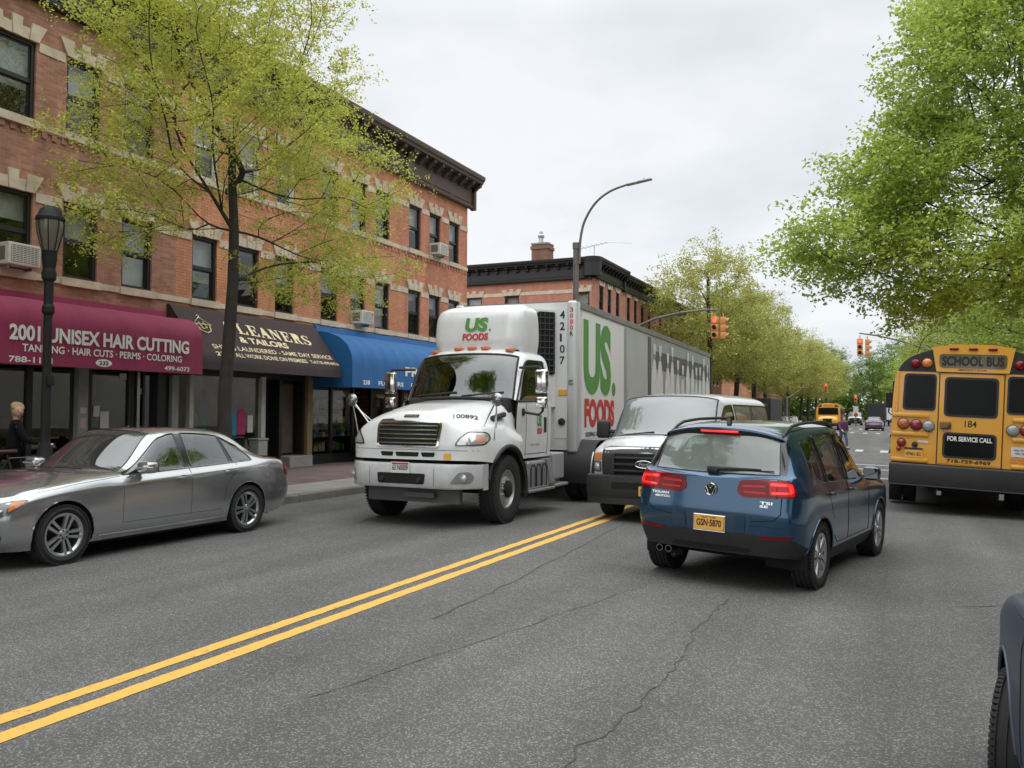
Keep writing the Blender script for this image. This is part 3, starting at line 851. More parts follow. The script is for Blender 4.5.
def row_house(name, label, y0, y1, brick, wins, corn_mat, stone=True, top=9.75, ctop=11.0, wt3=8.95, wt2=5.95, frames=None, blinds=None, ends=(0, 0), depth=13., cz=None, group='row of brick houses over shops'):
    root = thing(name, label, 'building', (FX, y0, 0), group=group)
    w = y1-y0
    rel = [(a-y0, b-y0) for a, b in wins]
    holes = [(a, b, 4.38, wt2) for a, b in rel]+[(a, b, 7.38, wt3) for a, b in rel]
    mb = MB()
    wall_holes(mb, holes, 0, w, 3.0, ctop-.1, Mfac)
    # party walls, back wall
    mb.add([(0, 0, 0), (-depth, 0, 0), (-depth, 0, ctop-.1), (0, 0, ctop-.1)], [(0, 1, 2, 3)])
    mb.add([(0, w, 0), (-depth, w, 0), (-depth, w, ctop-.1), (0, w, ctop-.1)], [(0, 1, 2, 3)])
    mb.add([(-depth, 0, 0), (-depth, w, 0), (-depth, w, ctop-.1), (-depth, 0, ctop-.1)], [(0, 1, 2, 3)])
    mb.build('wall', brick, root, fix=False)
    r = MB(); r.box(-depth, -.02, .02, w-.02, ctop-.35, ctop-.25); r.build('roof', ROOFM, root)
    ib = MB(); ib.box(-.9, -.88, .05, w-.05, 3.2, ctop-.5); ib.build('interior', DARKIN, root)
    for a, b in rel:
        for zt in (wt2, wt3):
            st = MB(); lintel(st, a, b, zt, Mfac); st.build('lintel', STONE, root)
    e = [0]+[q for ab in rel for q in ab]+[w]
    for zt in (wt2, wt3):
        for i in range(0, len(e), 2):
            a, b = e[i]+(.0 if i == 0 else .05), e[i+1]-(.0 if i == len(e)-2 else .05)
            if b-a > .05: bd = MB(); bd.box(a, b, zt-.16, zt+.03, .0, .02, Mfac); bd.build('stone_band', STONE, root)
    for zz in (4.38, 7.38):
        sl = MB(); sl.box(0, w, zz-.13, zz, .0, .035, Mfac); sl.build('sill_course', STONE, root)
    dn = MB(); nt_ = int(w/.22); P_ = [(.02, 7.243)]
    for k in range(nt_): P_ += [(.05+k*.22, 7.21), (.05+k*.22, 7.10), (.16+k*.22, 7.10), (.16+k*.22, 7.21)]
    dn.prism(P_+[(w-.02, 7.21), (w-.02, 7.243)], .0, .028, 'XY', Mfac)
    dn.build('dentil_course', brick, root)
    k = 0
    for zz, zt in ((4.38, wt2), (7.38, wt3)):
        for i, (a, b) in enumerate(rel):
            fr = FRM if not frames else frames[k % len(frames)]
            bl = (blinds[k] if blinds else random.choice([.5, .5, .3, .7]))
            window(root, a, b, zz, zt, Mfac, fr, bl); k += 1
    c = MB(); cornice(c, -.0+ends[0], w+ends[1], cz or top, ctop, Mfac)
    c.build('cornice', corn_mat, root)
    return root
WA = [(10.32, 11.2), (11.88, 12.70), (13.32, 14.15)]
WB1 = [(15.36, 16.18), (16.88, 17.70), (18.36, 19.15)]
WB2 = [(20.38, 21.2), (21.86, 22.66), (23.22, 24.06)]
WC = [(25.28, 26.08), (26.70, 27.50), (28.18, 28.98)]
bA = row_house('brick_building', 'brown brick row house with black cornice above the maroon awning', 9.75, 14.86, BR_A, WA, CORK, top=9.75, blinds=[.35, .5, .95, .6, .55, .5])
b0 = row_house('brick_building', 'brown brick row house at the left edge, behind the lamp post', 4.7, 9.75, BR_A, [(5.3, 6.15), (6.8, 7.65), (8.3, 9.15)], CORK)
bB = row_house('brick_building', 'orange brick row house with white framed upper windows above the dark brown awning', 14.86, 19.95, BR_B, WB1, CORB, frames=[FRM, FRM, FRM, FRW, FRW, FRW], blinds=[.7, .1, .6, .6, .8, .6])
bC = row_house('brick_building', 'orange brick row house with bracketed cornice above the left half of the blue awning', 19.95, 24.98, BR_B, WB2, CORB, blinds=[.45, .5, .95, .5, .95, .5])
bD = row_house('brick_building', 'red brick corner house at the end of the row with overhanging bracketed brown cornice', 24.98, 29.66, BR_C, WC, CORB, blinds=[.2, .3, .1, .55, .5, .6], ends=(0, .35))
for q in range(3):
    y = -.35-5.05*q
    row_house('brick_building', ['brown brick house left of the camera, out of view', 'brown brick house further left of the camera, out of view', 'brown brick house furthest left of the camera, out of view'][q], y, y+5.05, BR_A, [(y+.5, y+1.35), (y+2.05, y+2.9), (y+3.5, y+4.35)], CORK) if q < 1 else None
# front hides the old signs: a stone pier line between houses at street level is part of each house's shopfront
SHOPM = mat('shopfront_black', (.017, .017, .017), .35, var=.2)
SHOPB = mat('shopfront_dark_brown', (.10, .078, .062), .5, var=.3)
PIERG = mat('grey_pier', (.30, .31, .30), .6, var=.15, vs=5)
PIERT = mat('tan_pier', (.22, .15, .075), .7, var=.2)
SHOPG = glass('shop_glass', (.72, .72, .68), 1.75, .01)
GREYW = mat('shop_interior_grey', (.60, .58, .50), .9, var=.25, vs=1.5)
PAPER = mat('paper', (.62, .61, .60), .8, var=.08, vs=12)
PINKP = mat('pink_paper', (.62, .42, .45), .8)
def shop(root, y0, y1, h=3.3):
    return y0-root.location.y, y1-root.location.y
def sb(mb, root, a, b, z0, z1, n0, n1):
    """box given in street coordinates (y a-b, height, distance out from the facade)"""
    o = root.location.y
    return mb.box(n0, n1, a-o, b-o, z0, z1)
# hair salon (under the maroon awning)
r = bA
m = MB(); sb(m, r, 9.75, 14.86, 0, 3.6, -2.6, -2.5); sb(m, r, 9.76, 9.80, 0, 3.6, -2.5, -.02); sb(m, r, 14.80, 14.85, 0, 3.6, -2.5, -.02); sb(m, r, 9.8, 14.8, 3.2, 3.3, -2.5, -.1); m.build('shop_interior', SHOPB, r)
m = MB(); sb(m, r, 9.75, 14.86, .14, .62, -.14, -.02); sb(m, r, 9.75, 14.86, 2.62, 3.2, -.14, -.02)
for a in (9.75, 11.2, 11.26, 12.52, 13.70, 14.0): sb(m, r, a, a+.06, .62, 2.62, -.12, -.03)
sb(m, r, 14.45, 14.86, .14, 2.7, -.5, -.06)
m.build('shopfront', SHOPM, r)
m = MB(); sb(m, r, 12.28, 12.52, .14, 2.7, -.1, .05); sb(m, r, 14.78, 14.98, .14, 2.9, -.1, .04); m.build_each('pier', PIERG, r)
m = MB(); sb(m, r, 13.80, 13.87, .14, 2.7, -.06, .02); m.build('door_post', ALU, r)
m = MB(); sb(m, r, 9.81, 12.28, .62, 2.62, -.085, -.08); sb(m, r, 12.6, 13.7, .3, 2.62, -.095, -.09); sb(m, r, 13.9, 14.45, .3, 2.62, -.2, -.195); m.build_each('shop_window', SHOPG, r, fix=False)
m = MB(); sb(m, r, 12.60, 12.68, .2, 2.62, -.09, -.04); sb(m, r, 13.62, 13.70, .2, 2.62, -.09, -.04); sb(m, r, 12.6, 13.7, .2, .32, -.09, -.04); d_ = m.build('door', SHOPM, r)
m = MB(); sb(m, r, 13.56, 13.60, 1.05, 1.35, -.02, .02); m.build('handle', ALU, d_)
for (a, b, z0, z1, mm) in ((12.33, 12.47, 1.62, 1.74, PAPER), (12.34, 12.46, 1.32, 1.52, PINKP)):
    m = MB(); sb(m, r, a, b, z0, z1, .053, .057); m.build('notice', mm, r)
for (a, b, z0, z1) in ((12.75, 12.9, 1.55, 1.78), (12.92, 13.14, 1.30, 1.66), (13.40, 13.58, 2.36, 2.50), (13.92, 14.0, 2.05, 2.18)):
    m = MB(); sb(m, r, a, b, z0, z1, -.077, -.073); m.build('notice', PAPER, r)
# salon furniture seen dimly through the glass
m = MB(); 
for k in range(3): sb(m, r, 9.95+k*.8, 10.45+k*.8, .7, 1.5, -1.6, -1.3)
sb(m, r, 9.9, 12.2, 1.5, 2.3, -2.48, -2.44); m.build('salon_fittings', PIERT, r)
# cleaners (under the brown awning)
r = bB
m = MB(); sb(m, r, 14.90, 19.92, 0, 3.6, -1.3, -1.2); sb(m, r, 14.88, 14.95, 0, 3.6, -2.1, -.02); sb(m, r, 18.0, 18.05, 0, 3.6, -2.1, -.1); m.build('shop_interior', GREYW, r)
m = MB(); sb(m, r, 14.98, 17.95, .14, .70, -.14, -.03); sb(m, r, 14.98, 19.95, 2.55, 3.3, -.14, -.03)
sb(m, r, 18.08, 18.72, .14, 2.6, -.45, -.38); sb(m, r, 18.66, 18.78, .14, 2.6, -.45, -.04); sb(m, r, 19.66, 19.78, .14, 2.6, -.4, -.04); sb(m, r, 18.78, 19.66, .45, 2.55, -.42, -.36)
m.build('shopfront', SHOPM, r)
m = MB(); sb(m, r, 15.34, 15.46, .14, 2.6, -.1, .03); sb(m, r, 17.86, 18.02, .14, 2.6, -.1, .03); m.build_each('pier', mat('white_post', (.50, .50, .47), .5, var=.2), r)
m = MB(); sb(m, r, 15.46, 17.86, .70, 2.55, -.085, -.08); m.build_each('shop_window', SHOPG, r, fix=False)
m = MB(); sb(m, r, 18.86, 19.58, .5, 2.45, -.36, -.32); d_ = m.build('door', SHOPB, r)
m = MB(); sb(m, r, 18.92, 18.98, 1.15, 1.30, -.32, -.27); m.build('handle', ALU, d_)
m = MB(); m.rbox(-.42, .30, 18.72-r.location.y, 19.72-r.location.y, .12, .44, .02); m.build('doorstep', CONC, r)
m = MB(); sb(m, r, 19.76, 19.99, .14, 2.7, -.1, .06); m.build_each('pier', PIERT, r)
# florist (under the blue awning)
r = bC
m = MB(); sb(m, r, 19.98, 24.96, 0, 3.6, -2.2, -2.1); m.build('shop_interior', DARKIN, r)
m = MB(); sb(m, r, 20.02, 24.98, .14, .42, -.14, -.03); sb(m, r, 20.02, 24.98, 2.42, 3.3, -.14, -.03)
for a in (20.02, 20.98, 22.1, 23.1, 24.3, 24.9): sb(m, r, a, a+.09, .42, 2.42, -.13, -.03)
m.build('shopfront', SHOPM, r)
m = MB(); sb(m, r, 20.1, 22.1, .42, 2.42, -.085, -.08); sb(m, r, 23.2, 24.9, .42, 2.42, -.085, -.08); m.build_each('shop_window', SHOPG, r, fix=False)
r = bD
m = MB(); sb(m, r, 25.0, 29.64, 0, 3.6, -2.2, -2.1); m.build('shop_interior', DARKIN, r)
m = MB(); sb(m, r, 25.0, 29.62, .14, .6, -.14, -.03); sb(m, r, 25.0, 29.62, 2.42, 3.3, -.14, -.03)
for a in (25.0, 26.4, 27.6, 28.6, 29.4): sb(m, r, a, a+.12, .6, 2.42, -.13, -.03)
m.build('shopfront', SHOPM, r)
m = MB(); sb(m, r, 25.1, 29.4, .6, 2.42, -.085, -.08); m.build_each('shop_window', SHOPG, r, fix=False)
r = b0
m = MB(); sb(m, r, 4.7, 9.74, 0, 3.6, -2.2, -2.1); m.build('shop_interior', DARKIN, r)
m = MB(); sb(m, r, 4.7, 9.74, .14, .6, -.14, -.03); sb(m, r, 4.7, 9.74, 2.5, 3.3, -.14, -.03); m.build('shopfront', SHOPM, r)
m = MB(); sb(m, r, 4.8, 9.7, .6, 2.5, -.085, -.08); m.build_each('shop_window', SHOPG, r, fix=False)

# ------------------------------------------------------------------ air conditioners
def ac_unit(y, z, label, w=.62):
    t = thing('air_conditioner', label, 'air conditioner', (FX, y, z), group='window air conditioners')
    m = MB(); m.rbox(-.18, .40, -w/2, w/2, 0, .42, .02); m.build('housing', ACW, t)
    m = MB()
    m.box(.40, .404, -w/2+.05, w/2-.05, .05, .37)
    for s in (-1, 1): m.box(.02, .30, s*(w/2)-.003*(s < 0), s*(w/2)+.003*(s > 0), .08, .34)
    m.build('grille', ACG, t)
    m = MB()
    for k in range(9): m.box(.404, .41, -w/2+.05, w/2-.05, .065+k*.034, .080+k*.034)
    for k in range(8): m.box(.404, .409, -w/2+.07+k*(w-.14)/7-.005, -w/2+.07+k*(w-.14)/7+.005, .05, .37)
    m.build('louvre', ACW, t)
    m = MB(); m.box(.0, .28, -w/2+.06, -w/2+.1, -.06, -.003); m.box(.0, .28, w/2-.1, w/2-.06, -.06, -.003); m.build('bracket', ALU, t)
    return t
ac_unit(10.78, 4.42, 'cream air conditioner in the window at the left edge, behind the lamp post', .66)
ac_unit(22.26, 4.42, 'cream air conditioner in the window just above the blue awning')
ac_unit(27.10, 7.42, 'cream air conditioner in a top floor window of the corner house')

# ------------------------------------------------------------------ awnings
def fabric(name, rgb, rough=.75):
    if name in MATS: return MATS[name]
    m, nt, b = _mat(name); N = nt.nodes; L = nt.links
    tc = N.new('ShaderNodeTexCoord'); no = N.new('ShaderNodeTexNoise'); no.inputs['Scale'].default_value = 1.4; no.inputs['Detail'].default_value = 6; no.inputs['Roughness'].default_value = .65
    mp = N.new('ShaderNodeMapping'); mp.inputs['Scale'].default_value = (1, 2.5, .5); L.new(tc.outputs['Object'], mp.inputs[0]); L.new(mp.outputs[0], no.inputs['Vector'])
    rp = N.new('ShaderNodeValToRGB'); rp.color_ramp.elements[0].position = .3; rp.color_ramp.elements[1].position = .72
    rp.color_ramp.elements[0].color = tuple(c*.86 for c in rgb)+(1,); rp.color_ramp.elements[1].color = tuple(c*1.12 for c in rgb)+(1,)
    L.new(no.outputs['Fac'], rp.inputs['Fac']); L.new(rp.outputs['Color'], b.inputs['Base Color'])
    n2 = N.new('ShaderNodeTexNoise'); n2.inputs['Scale'].default_value = 5; n2.inputs['Detail'].default_value = 2; L.new(mp.outputs[0], n2.inputs['Vector'])
    bp = N.new('ShaderNodeBump'); bp.inputs['Strength'].default_value = .25; bp.inputs['Distance'].default_value = .03; L.new(n2.outputs['Fac'], bp.inputs['Height']); L.new(bp.outputs['Normal'], b.inputs['Normal'])
    _set(b, Roughness=rough, **{'Sheen Weight': .1}); MATS[name] = m; return m
def awning(name, label, y0, y1, prof, m, ribs=.9, sag=.018, group=None, back=None):
    """prof: (distance from facade, z) from the wall top round to the bottom of the valance"""
    t = thing(name, label, 'awning', (FX, y0, 0), group='shop awnings')
    w = y1-y0; n = max(8, int(w/.075)); mb = MB(); rows = []
    k = len(prof)
    P = []
    for i in range(k-1):
        a, b = Vector(prof[i]), Vector(prof[i+1]); q = max(1, int((b-a).length/.12))
        for j in range(q): P.append(a+(b-a)*(j/q))
    P.append(Vector(prof[-1]))
    for p_i, p in enumerate(P):
        f = math.sin(PI*min(1, p_i/(len(P)-1)))
        row = []
        for j in range(n+1):
            u = w*j/n; d = -sag*f*abs(math.sin(PI*u/ribs))**.8
            row.append((max(.0, p.x+d*.8), u, p.y+d*.5))
        rows.append(row)
    mb.grid(rows)
    for u in (0, w):
        mb.add([(p.x, u, p.y) for p in P]+[(0, u, P[-1].y)], [tuple(range(len(P)+1))])
    mb.build('canopy', m, t, True, angle=50)
    fr = MB()
    for u in [0.03]+[ribs*i for i in range(1, int(w/ribs)+1)]+[w-.03]:
        fr.tube([(P[-1].x-.03, u, P[-1].y+.03), (.03, u, P[-1].y+.05)], .014, 6)
    fr.tube([(P[-1].x-.03, 0, P[-1].y+.03), (P[-1].x-.03, w, P[-1].y+.03)], .016, 6)
    fr.build('frame', ALU, t)
    return t
MAROON = fabric('maroon_canvas', (.27, .020, .078)); BROWN = fabric('dark_brown_canvas', (.030, .014, .014)); BLUE = fabric('blue_canvas', (.006, .115, .32))
LETW = mat('white_lettering', (.80, .78, .74), .7, var=.12, vs=9); LETC = mat('cream_lettering', (.82, .70, .44), .7, var=.12, vs=9)
def quarter(h0, h1, out, r, zb, n=8):
    P = [(.0, h0), (.10, h0-.02)]
    for i in range(n+1):
        a = PI/2*(1-i/n)
        P.append((out-r*1.0+r*math.cos(a)*1.0, (h1-r)+r*math.sin(a)))
    P.append((out, zb))
    return P
aR = awning('awning', 'maroon rounded canvas awning with white lettering over the hair salon', 8.55, 14.52, [(0, 3.98), (.08, 3.97), (.10, 3.80), (.55, 3.79), (.85, 3.74), (1.05, 3.62), (1.17, 3.46), (1.20, 3.30), (1.22, 2.50)], MAROON, 1.0)
def wtext(t, body, y0, y1, z0, z1, m, bold=.02, x=None, name='lettering', shear=0., sp=1.):
    o = t.location.y
    mb = text_mb(body, y1-y0, z1-z0, (x, y0-o, z0), (0, 1, 0), (0, 0, 1), bold, shear)
    return mb.build(name, m, t, fix=False)
X_ = 1.228
wtext(aR, '2001 UNISEX HAIR CUTTING', 9.93, 14.10, 2.93, 3.215, LETW, .035, X_)
wtext(aR, 'TANNING · HAIR CUTS · PERMS · COLORING', 10.18, 13.90, 2.735, 2.875, LETW, .02, X_)
wtext(aR, '788-1111', 9.93, 10.78, 2.535, 2.645, LETW, .02, X_)
wtext(aR, '499-6073', 13.42, 14.12, 2.545, 2.645, LETW, .02, X_)
m = MB(); o_ = 11.90-aR.location.y
m.add([(X_-.002, o_+.19*math.cos(2*PI*k/24), 2.615+.075*math.sin(2*PI*k/24)) for k in range(24)], [tuple(range(24))]); m.build('number_oval', LETW, aR, fix=False)
wtext(aR, '232', 11.79, 12.01, 2.575, 2.655, mat('maroon_ink', (.08, .01, .025), .8), .03, X_+.003, 'house_number')
aB = awning('awning', 'dark brown sloping canvas awning with cream lettering over the dry cleaner', 14.60, 19.92, [(0, 4.17), (.10, 4.16), (1.08, 2.95), (1.12, 2.64)], BROWN, 1.3, .004)
sl0, sl1 = Vector((.10, 0, 4.16)), Vector((1.08, 0, 2.95))
Vs = (sl0-sl1).normalized(); Ns = Vector((Vs.z, 0, -Vs.x)).normalized()
def stext(t, body, y0, y1, s0, s1, m, bold=.02, arc=None, name='lettering', ser=False, lift=.016, shear=0.):
    """lettering on the sloping face: s measured up the slope from its lower edge"""
    o = sl1+Vs*s0+Ns*lift+Vector((0, y0-t.location.y, 0))
    mb = text_mb(body, y1-y0, s1-s0, o, (0, 1, 0), Vs, bold, shear, arc=arc)
    return mb.build(name, m, t, fix=False)
# heavy serif capitals built by hand
def serif_word(word, t, y0, y1, s0, s1, m, arc=None):
    mb = MB(); n = len(word); cw = (y1-y0)/n; H_ = s1-s0
    G = {'C': [[(.86, .68), (.86, .98), (.80, .98), (.78, .92), (.50, 1.), (.20, .90), (.04, .5), (.20, .10), (.52, 0), (.84, .14), (.90, .30), (.84, .32), (.70, .14), (.52, .08), (.34, .20), (.28, .5), (.34, .82), (.52, .93), (.70, .86), (.80, .68)]],
         'L': [[(.04, 0), (.90, 0), (.94, .34), (.88, .34), (.72, .09), (.42, .09), (.42, .93), (.54, .93), (.54, 1), (.04, 1), (.04, .93), (.16, .93), (.16, .07), (.04, .07)]],
         'E': [[(.04, 0), (.90, 0), (.94, .32), (.88, .32), (.74, .09), (.42, .09), (.42, .47), (.60, .47), (.66, .34), (.72, .34), (.72, .70), (.66, .70), (.60, .56), (.42, .56), (.42, .92), (.72, .92), (.84, .72), (.90, .72), (.88, 1), (.04, 1), (.04, .93), (.16, .93), (.16, .07), (.04, .07)]],
         'A': [[(.0, 0), (.30, 0), (.30, .07), (.20, .07), (.26, .26), (.56, .26), (.62, .07), (.50, .07), (.50, 0), (1, 0), (1, .07), (.92, .07), (.60, 1), (.42, 1), (.10, .07), (.0, .07)]],
         'N': [[(.02, 0), (.32, 0), (.32, .07), (.22, .07), (.22, .72), (.74, 0), (.86, 0), (.86, .93), (.96, .93), (.96, 1), (.66, 1), (.66, .93), (.76, .93), (.76, .42), (.34, 1), (.02, 1), (.02, .93), (.12, .93), (.12, .07), (.02, .07)]],
         'R': [[(.04, 0), (.54, 0), (.54, .07), (.42, .07), (.42, .44), (.52, .44), (.72, .0), (.98, .0), (.98, .07), (.90, .09), (.74, .48), (.88, .60), (.88, .84), (.74, .97), (.56, 1), (.04, 1), (.04, .93), (.16, .93), (.16, .07), (.04, .07)]],
         'S': [[(.10, .02), (.16, .02), (.20, .09), (.48, 0), (.78, .08), (.92, .28), (.82, .48), (.50, .60), (.34, .72), (.42, .90), (.58, .92), (.74, .84), (.80, .70), (.86, .70), (.84, .98), (.78, .98), (.74, .93), (.50, 1), (.22, .92), (.10, .72), (.20, .52), (.52, .38), (.66, .26), (.58, .10), (.44, .08), (.26, .16), (.18, .32), (.10, .32)]]}
    for i, ch in enumerate(word):
        for poly in G[ch]:
            vs, fs = cdt([(x*.94+.03, y) for x, y in poly], .5)
            out = []
            for x, y in vs:
                u = (i+x)*cw; f = u/(y1-y0)
                p = sl1+Vs*(s0+y*H_+(arc(f) if arc else 0))+Ns*.017+Vector((0, y0-t.location.y+u, 0)); out.append(tuple(p))
            mb.add(out, fs)
    return mb.build('lettering', m, t, fix=False)
serif_word('CLEANERS', aB, 15.95, 19.25, .86, 1.22, LETC, arc=lambda f: -.16*f)
stext(aB, '& TAILORS', 16.25, 18.05, .53, .73, LETC, .035, arc=lambda x: -.04*x)
stext(aB, 'SHIRTS LAUNDERED - SAME DAY SERVICE', 15.15, 19.72, .24, .38, LETC, .012, arc=lambda x: .0)
stext(aB, '230', 15.12, 15.55, .02, .15, LETC, .03)
stext(aB, 'ALL WORK DONE ON PREMISES', 15.75, 18.45, .02, .15, LETC, .012)
stext(aB, 'Tel:718-499-0416', 18.6, 19.85, .03, .14, LETC, .012)
# coat-hanger emblem
m = MB(); oy = 15.25-aB.location.y
def SP(u, s): return sl1+Vs*s+Ns*.02+Vector((0, oy+u, 0))
m.tube([SP(.0, 1.22), SP(.04, 1.26), SP(0, 1.30), SP(-.04, 1.26)], .012, 6)
m.tube([SP(0, 1.22), SP(.28, 1.0), SP(-.28, 1.0), SP(0, 1.22)], .014, 6)
m.tube([SP(-.22, .98), SP(-.16, .80), SP(0, .72), SP(.16, .80), SP(.22, .98)], .014, 6); m.tube([SP(-.1, 1.05), SP(-.05, .85), SP(.1, .9), SP(.05, 1.08)], .016, 6)
m.build('hanger_emblem', LETC, aB)
aL = awning('awning', 'bright blue rounded canvas awning over the flower shop behind the truck', 20.02, 29.3, [(0, 4.20), (.10, 4.19), (.14, 4.02), (.55, 3.96), (.95, 3.82), (1.22, 3.60), (1.36, 3.34), (1.40, 3.1), (1.40, 2.38)], BLUE, .62, .022)
wtext(aL, '238', 20.55, 20.90, 2.47, 2.60, LETW, .03, 1.408)
wtext(aL, 'FLOWERS', 21.35, 22.75, 2.47, 2.60, LETW, .03, 1.408)
wtext(aL, 'PRIE CO', 22.85, 25.5, 2.80, 3.10, LETW, .035, 1.408)
wtext(aL, 'FRUIT · SUB', 23.2, 25.2, 2.47, 2.60, LETW, .02, 1.408)

# ------------------------------------------------------------------ house across the side street
r2 = thing('corner_building', 'brick house with heavy black cornice across the side street, behind the truck', 'building', (FX, 44.7, 0), group='row of brick houses past the side street')
wD = [(1.2, 2.0), (2.75, 3.45), (4.35, 5.05)]
def house2(root, w, wl, side=False, zt3=8.95, depth=11., ctop=10.35, brick=BR_D):
    holes = [(a, b, 7.25, zt3) for a, b in wl]+[(a, b, 4.3, 5.95) for a, b in wl]
    mb = MB(); wall_holes(mb, holes, 0, w, 0, ctop-.1, Mfac)
    mb.add([(-depth, 0, 0), (-depth, w, 0), (-depth, w, ctop-.1), (-depth, 0, ctop-.1)], [(0, 1, 2, 3)]); mb.add([(0, w, 0), (-depth, w, 0), (-depth, w, ctop-.1), (0, w, ctop-.1)], [(0, 1, 2, 3)])
    if not side: mb.add([(0, 0, 0), (-depth, 0, 0), (-depth, 0, ctop-.1), (0, 0, ctop-.1)], [(0, 1, 2, 3)])
    mb.build('wall', brick, root, fix=False)
    st = MB()
    for a, b in wl:
        for zt in (zt3, 5.95): st = MB(); lintel(st, a, b, zt, Mfac, .32); st.build('lintel', STONE, root)
    for a, b in wl: window(root, a, b, 7.25, zt3, Mfac, FRM, .5); window(root, a, b, 4.3, 5.95, Mfac, FRM, .4)
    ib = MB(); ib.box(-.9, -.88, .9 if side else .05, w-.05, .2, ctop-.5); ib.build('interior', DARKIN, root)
    rf = MB(); rf.box(-depth, -.02, .02, w-.02, ctop-.3, ctop-.2); rf.build('roof', ROOFM, root)
    sf = MB(); sf.box(.0, .03, .1, w-.1, .2, 3.3); sf.build('shopfront', SHOPB, root)
house2(r2, 5.6, wD, True)
# its long flank faces the side street and the camera
Ms = Matrix(((1, 0, 0, 0), (0, 0, -1, 0), (0, 1, 0, 0), (0, 0, 0, 1)))     # (u, z, n) -> (u, -n, z)
fl = MB(); W2 = [(-.95, -.13), (-5.35, -4.45), (-7.85, -6.85), (-10.6, -9.7)]
W2 = [(-1.02, -.16), (-5.38, -4.46), (-7.85, -6.86), (-10.7, -9.8)]
wall_holes(fl, [(a, b, 7.0, 8.45) for a, b in W2]+[(a, b, 4.0, 5.6) for a, b in W2], -16, 0, 0, 10.2, Ms)
fl.build('flank_wall', BR_DX, r2, fix=False)
for a, b in W2:
    for zt in (8.45, 5.6): st = MB(); lintel(st, a, b, zt, Ms, .36); st.build('lintel', STONE, r2)
e = [-16]+[q for a, b in sorted(W2) for q in (a, b)]+[0.]
for i in range(0, len(e), 2): bd = MB(); bd.box(e[i]+.05, e[i+1]-.05, 8.42, 8.62, .0, .02, Ms); bd.build('stone_band', STONE, r2)
for a, b in W2: window(r2, a, b, 7.0, 8.45, Ms, FRM, .5); window(r2, a, b, 4.0, 5.6, Ms, FRM, .4)
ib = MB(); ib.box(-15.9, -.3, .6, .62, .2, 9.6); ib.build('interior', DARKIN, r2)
c = MB(); cornice(c, 0, 5.6, 9.25, 10.35, Mfac, .55); cornice(c, -16, 0., 9.15, 10.33, Ms, .5); 
c.lathe([(.5, 9.3), (.52, 10.0), (.56, 10.34), (0, 10.36)], 20)
c.build('cornice', CORK, r2)
r3 = thing('brick_house', 'narrow brick house with lower black cornice right of the corner house', 'building', (FX, 50.3, 0), group='row of brick houses past the side street')
house2(r3, 7.8, [(1.0, 1.75), (2.6, 3.3), (4.2, 4.9), (5.9, 6.6)], ctop=10.2)
c = MB(); cornice(c, 0, 7.8, 9.2, 10.2, Mfac, .5); c.build('cornice', CORK, r3)
for i, (ya, yb, lab) in enumerate(((58.1, 66, 'brick house behind the first street tree past the side street'), (66, 74, 'brick house half hidden by the second street tree past the side street'), (74, 82.5, 'last brick house before the second side street, behind the trees'))):
    rr = thing('brick_house', lab, 'building', (FX, ya, 0), group='row of brick houses past the side street')
    w = yb-ya; house2(rr, w, [(1.0+k*1.7, 1.8+k*1.7) for k in range(4)], ctop=10.0, brick=[BR_D, BR_B, BR_A][i])
    c = MB(); cornice(c, 0, w, 9.0, 10.0, Mfac, .5); c.build('cornice', CORK, rr)
for i, (ya, yb, lab) in enumerate(((97.5, 112, 'brick house beyond the second side street, far left'), (112, 128, 'brick house deep down the avenue on the left'))):
    rr = thing('brick_house', lab, 'building', (FX, ya, 0), group='row of brick houses past the side street')
    w = yb-ya; house2(rr, w, [(1.0+k*2, 1.8+k*2) for k in range(6)], ctop=10.0, brick=[BR_B, BR_D][i])
    c = MB(); cornice(c, 0, w, 9.0, 10.0, Mfac, .5, brackets=False); c.build('cornice', CORK, rr)
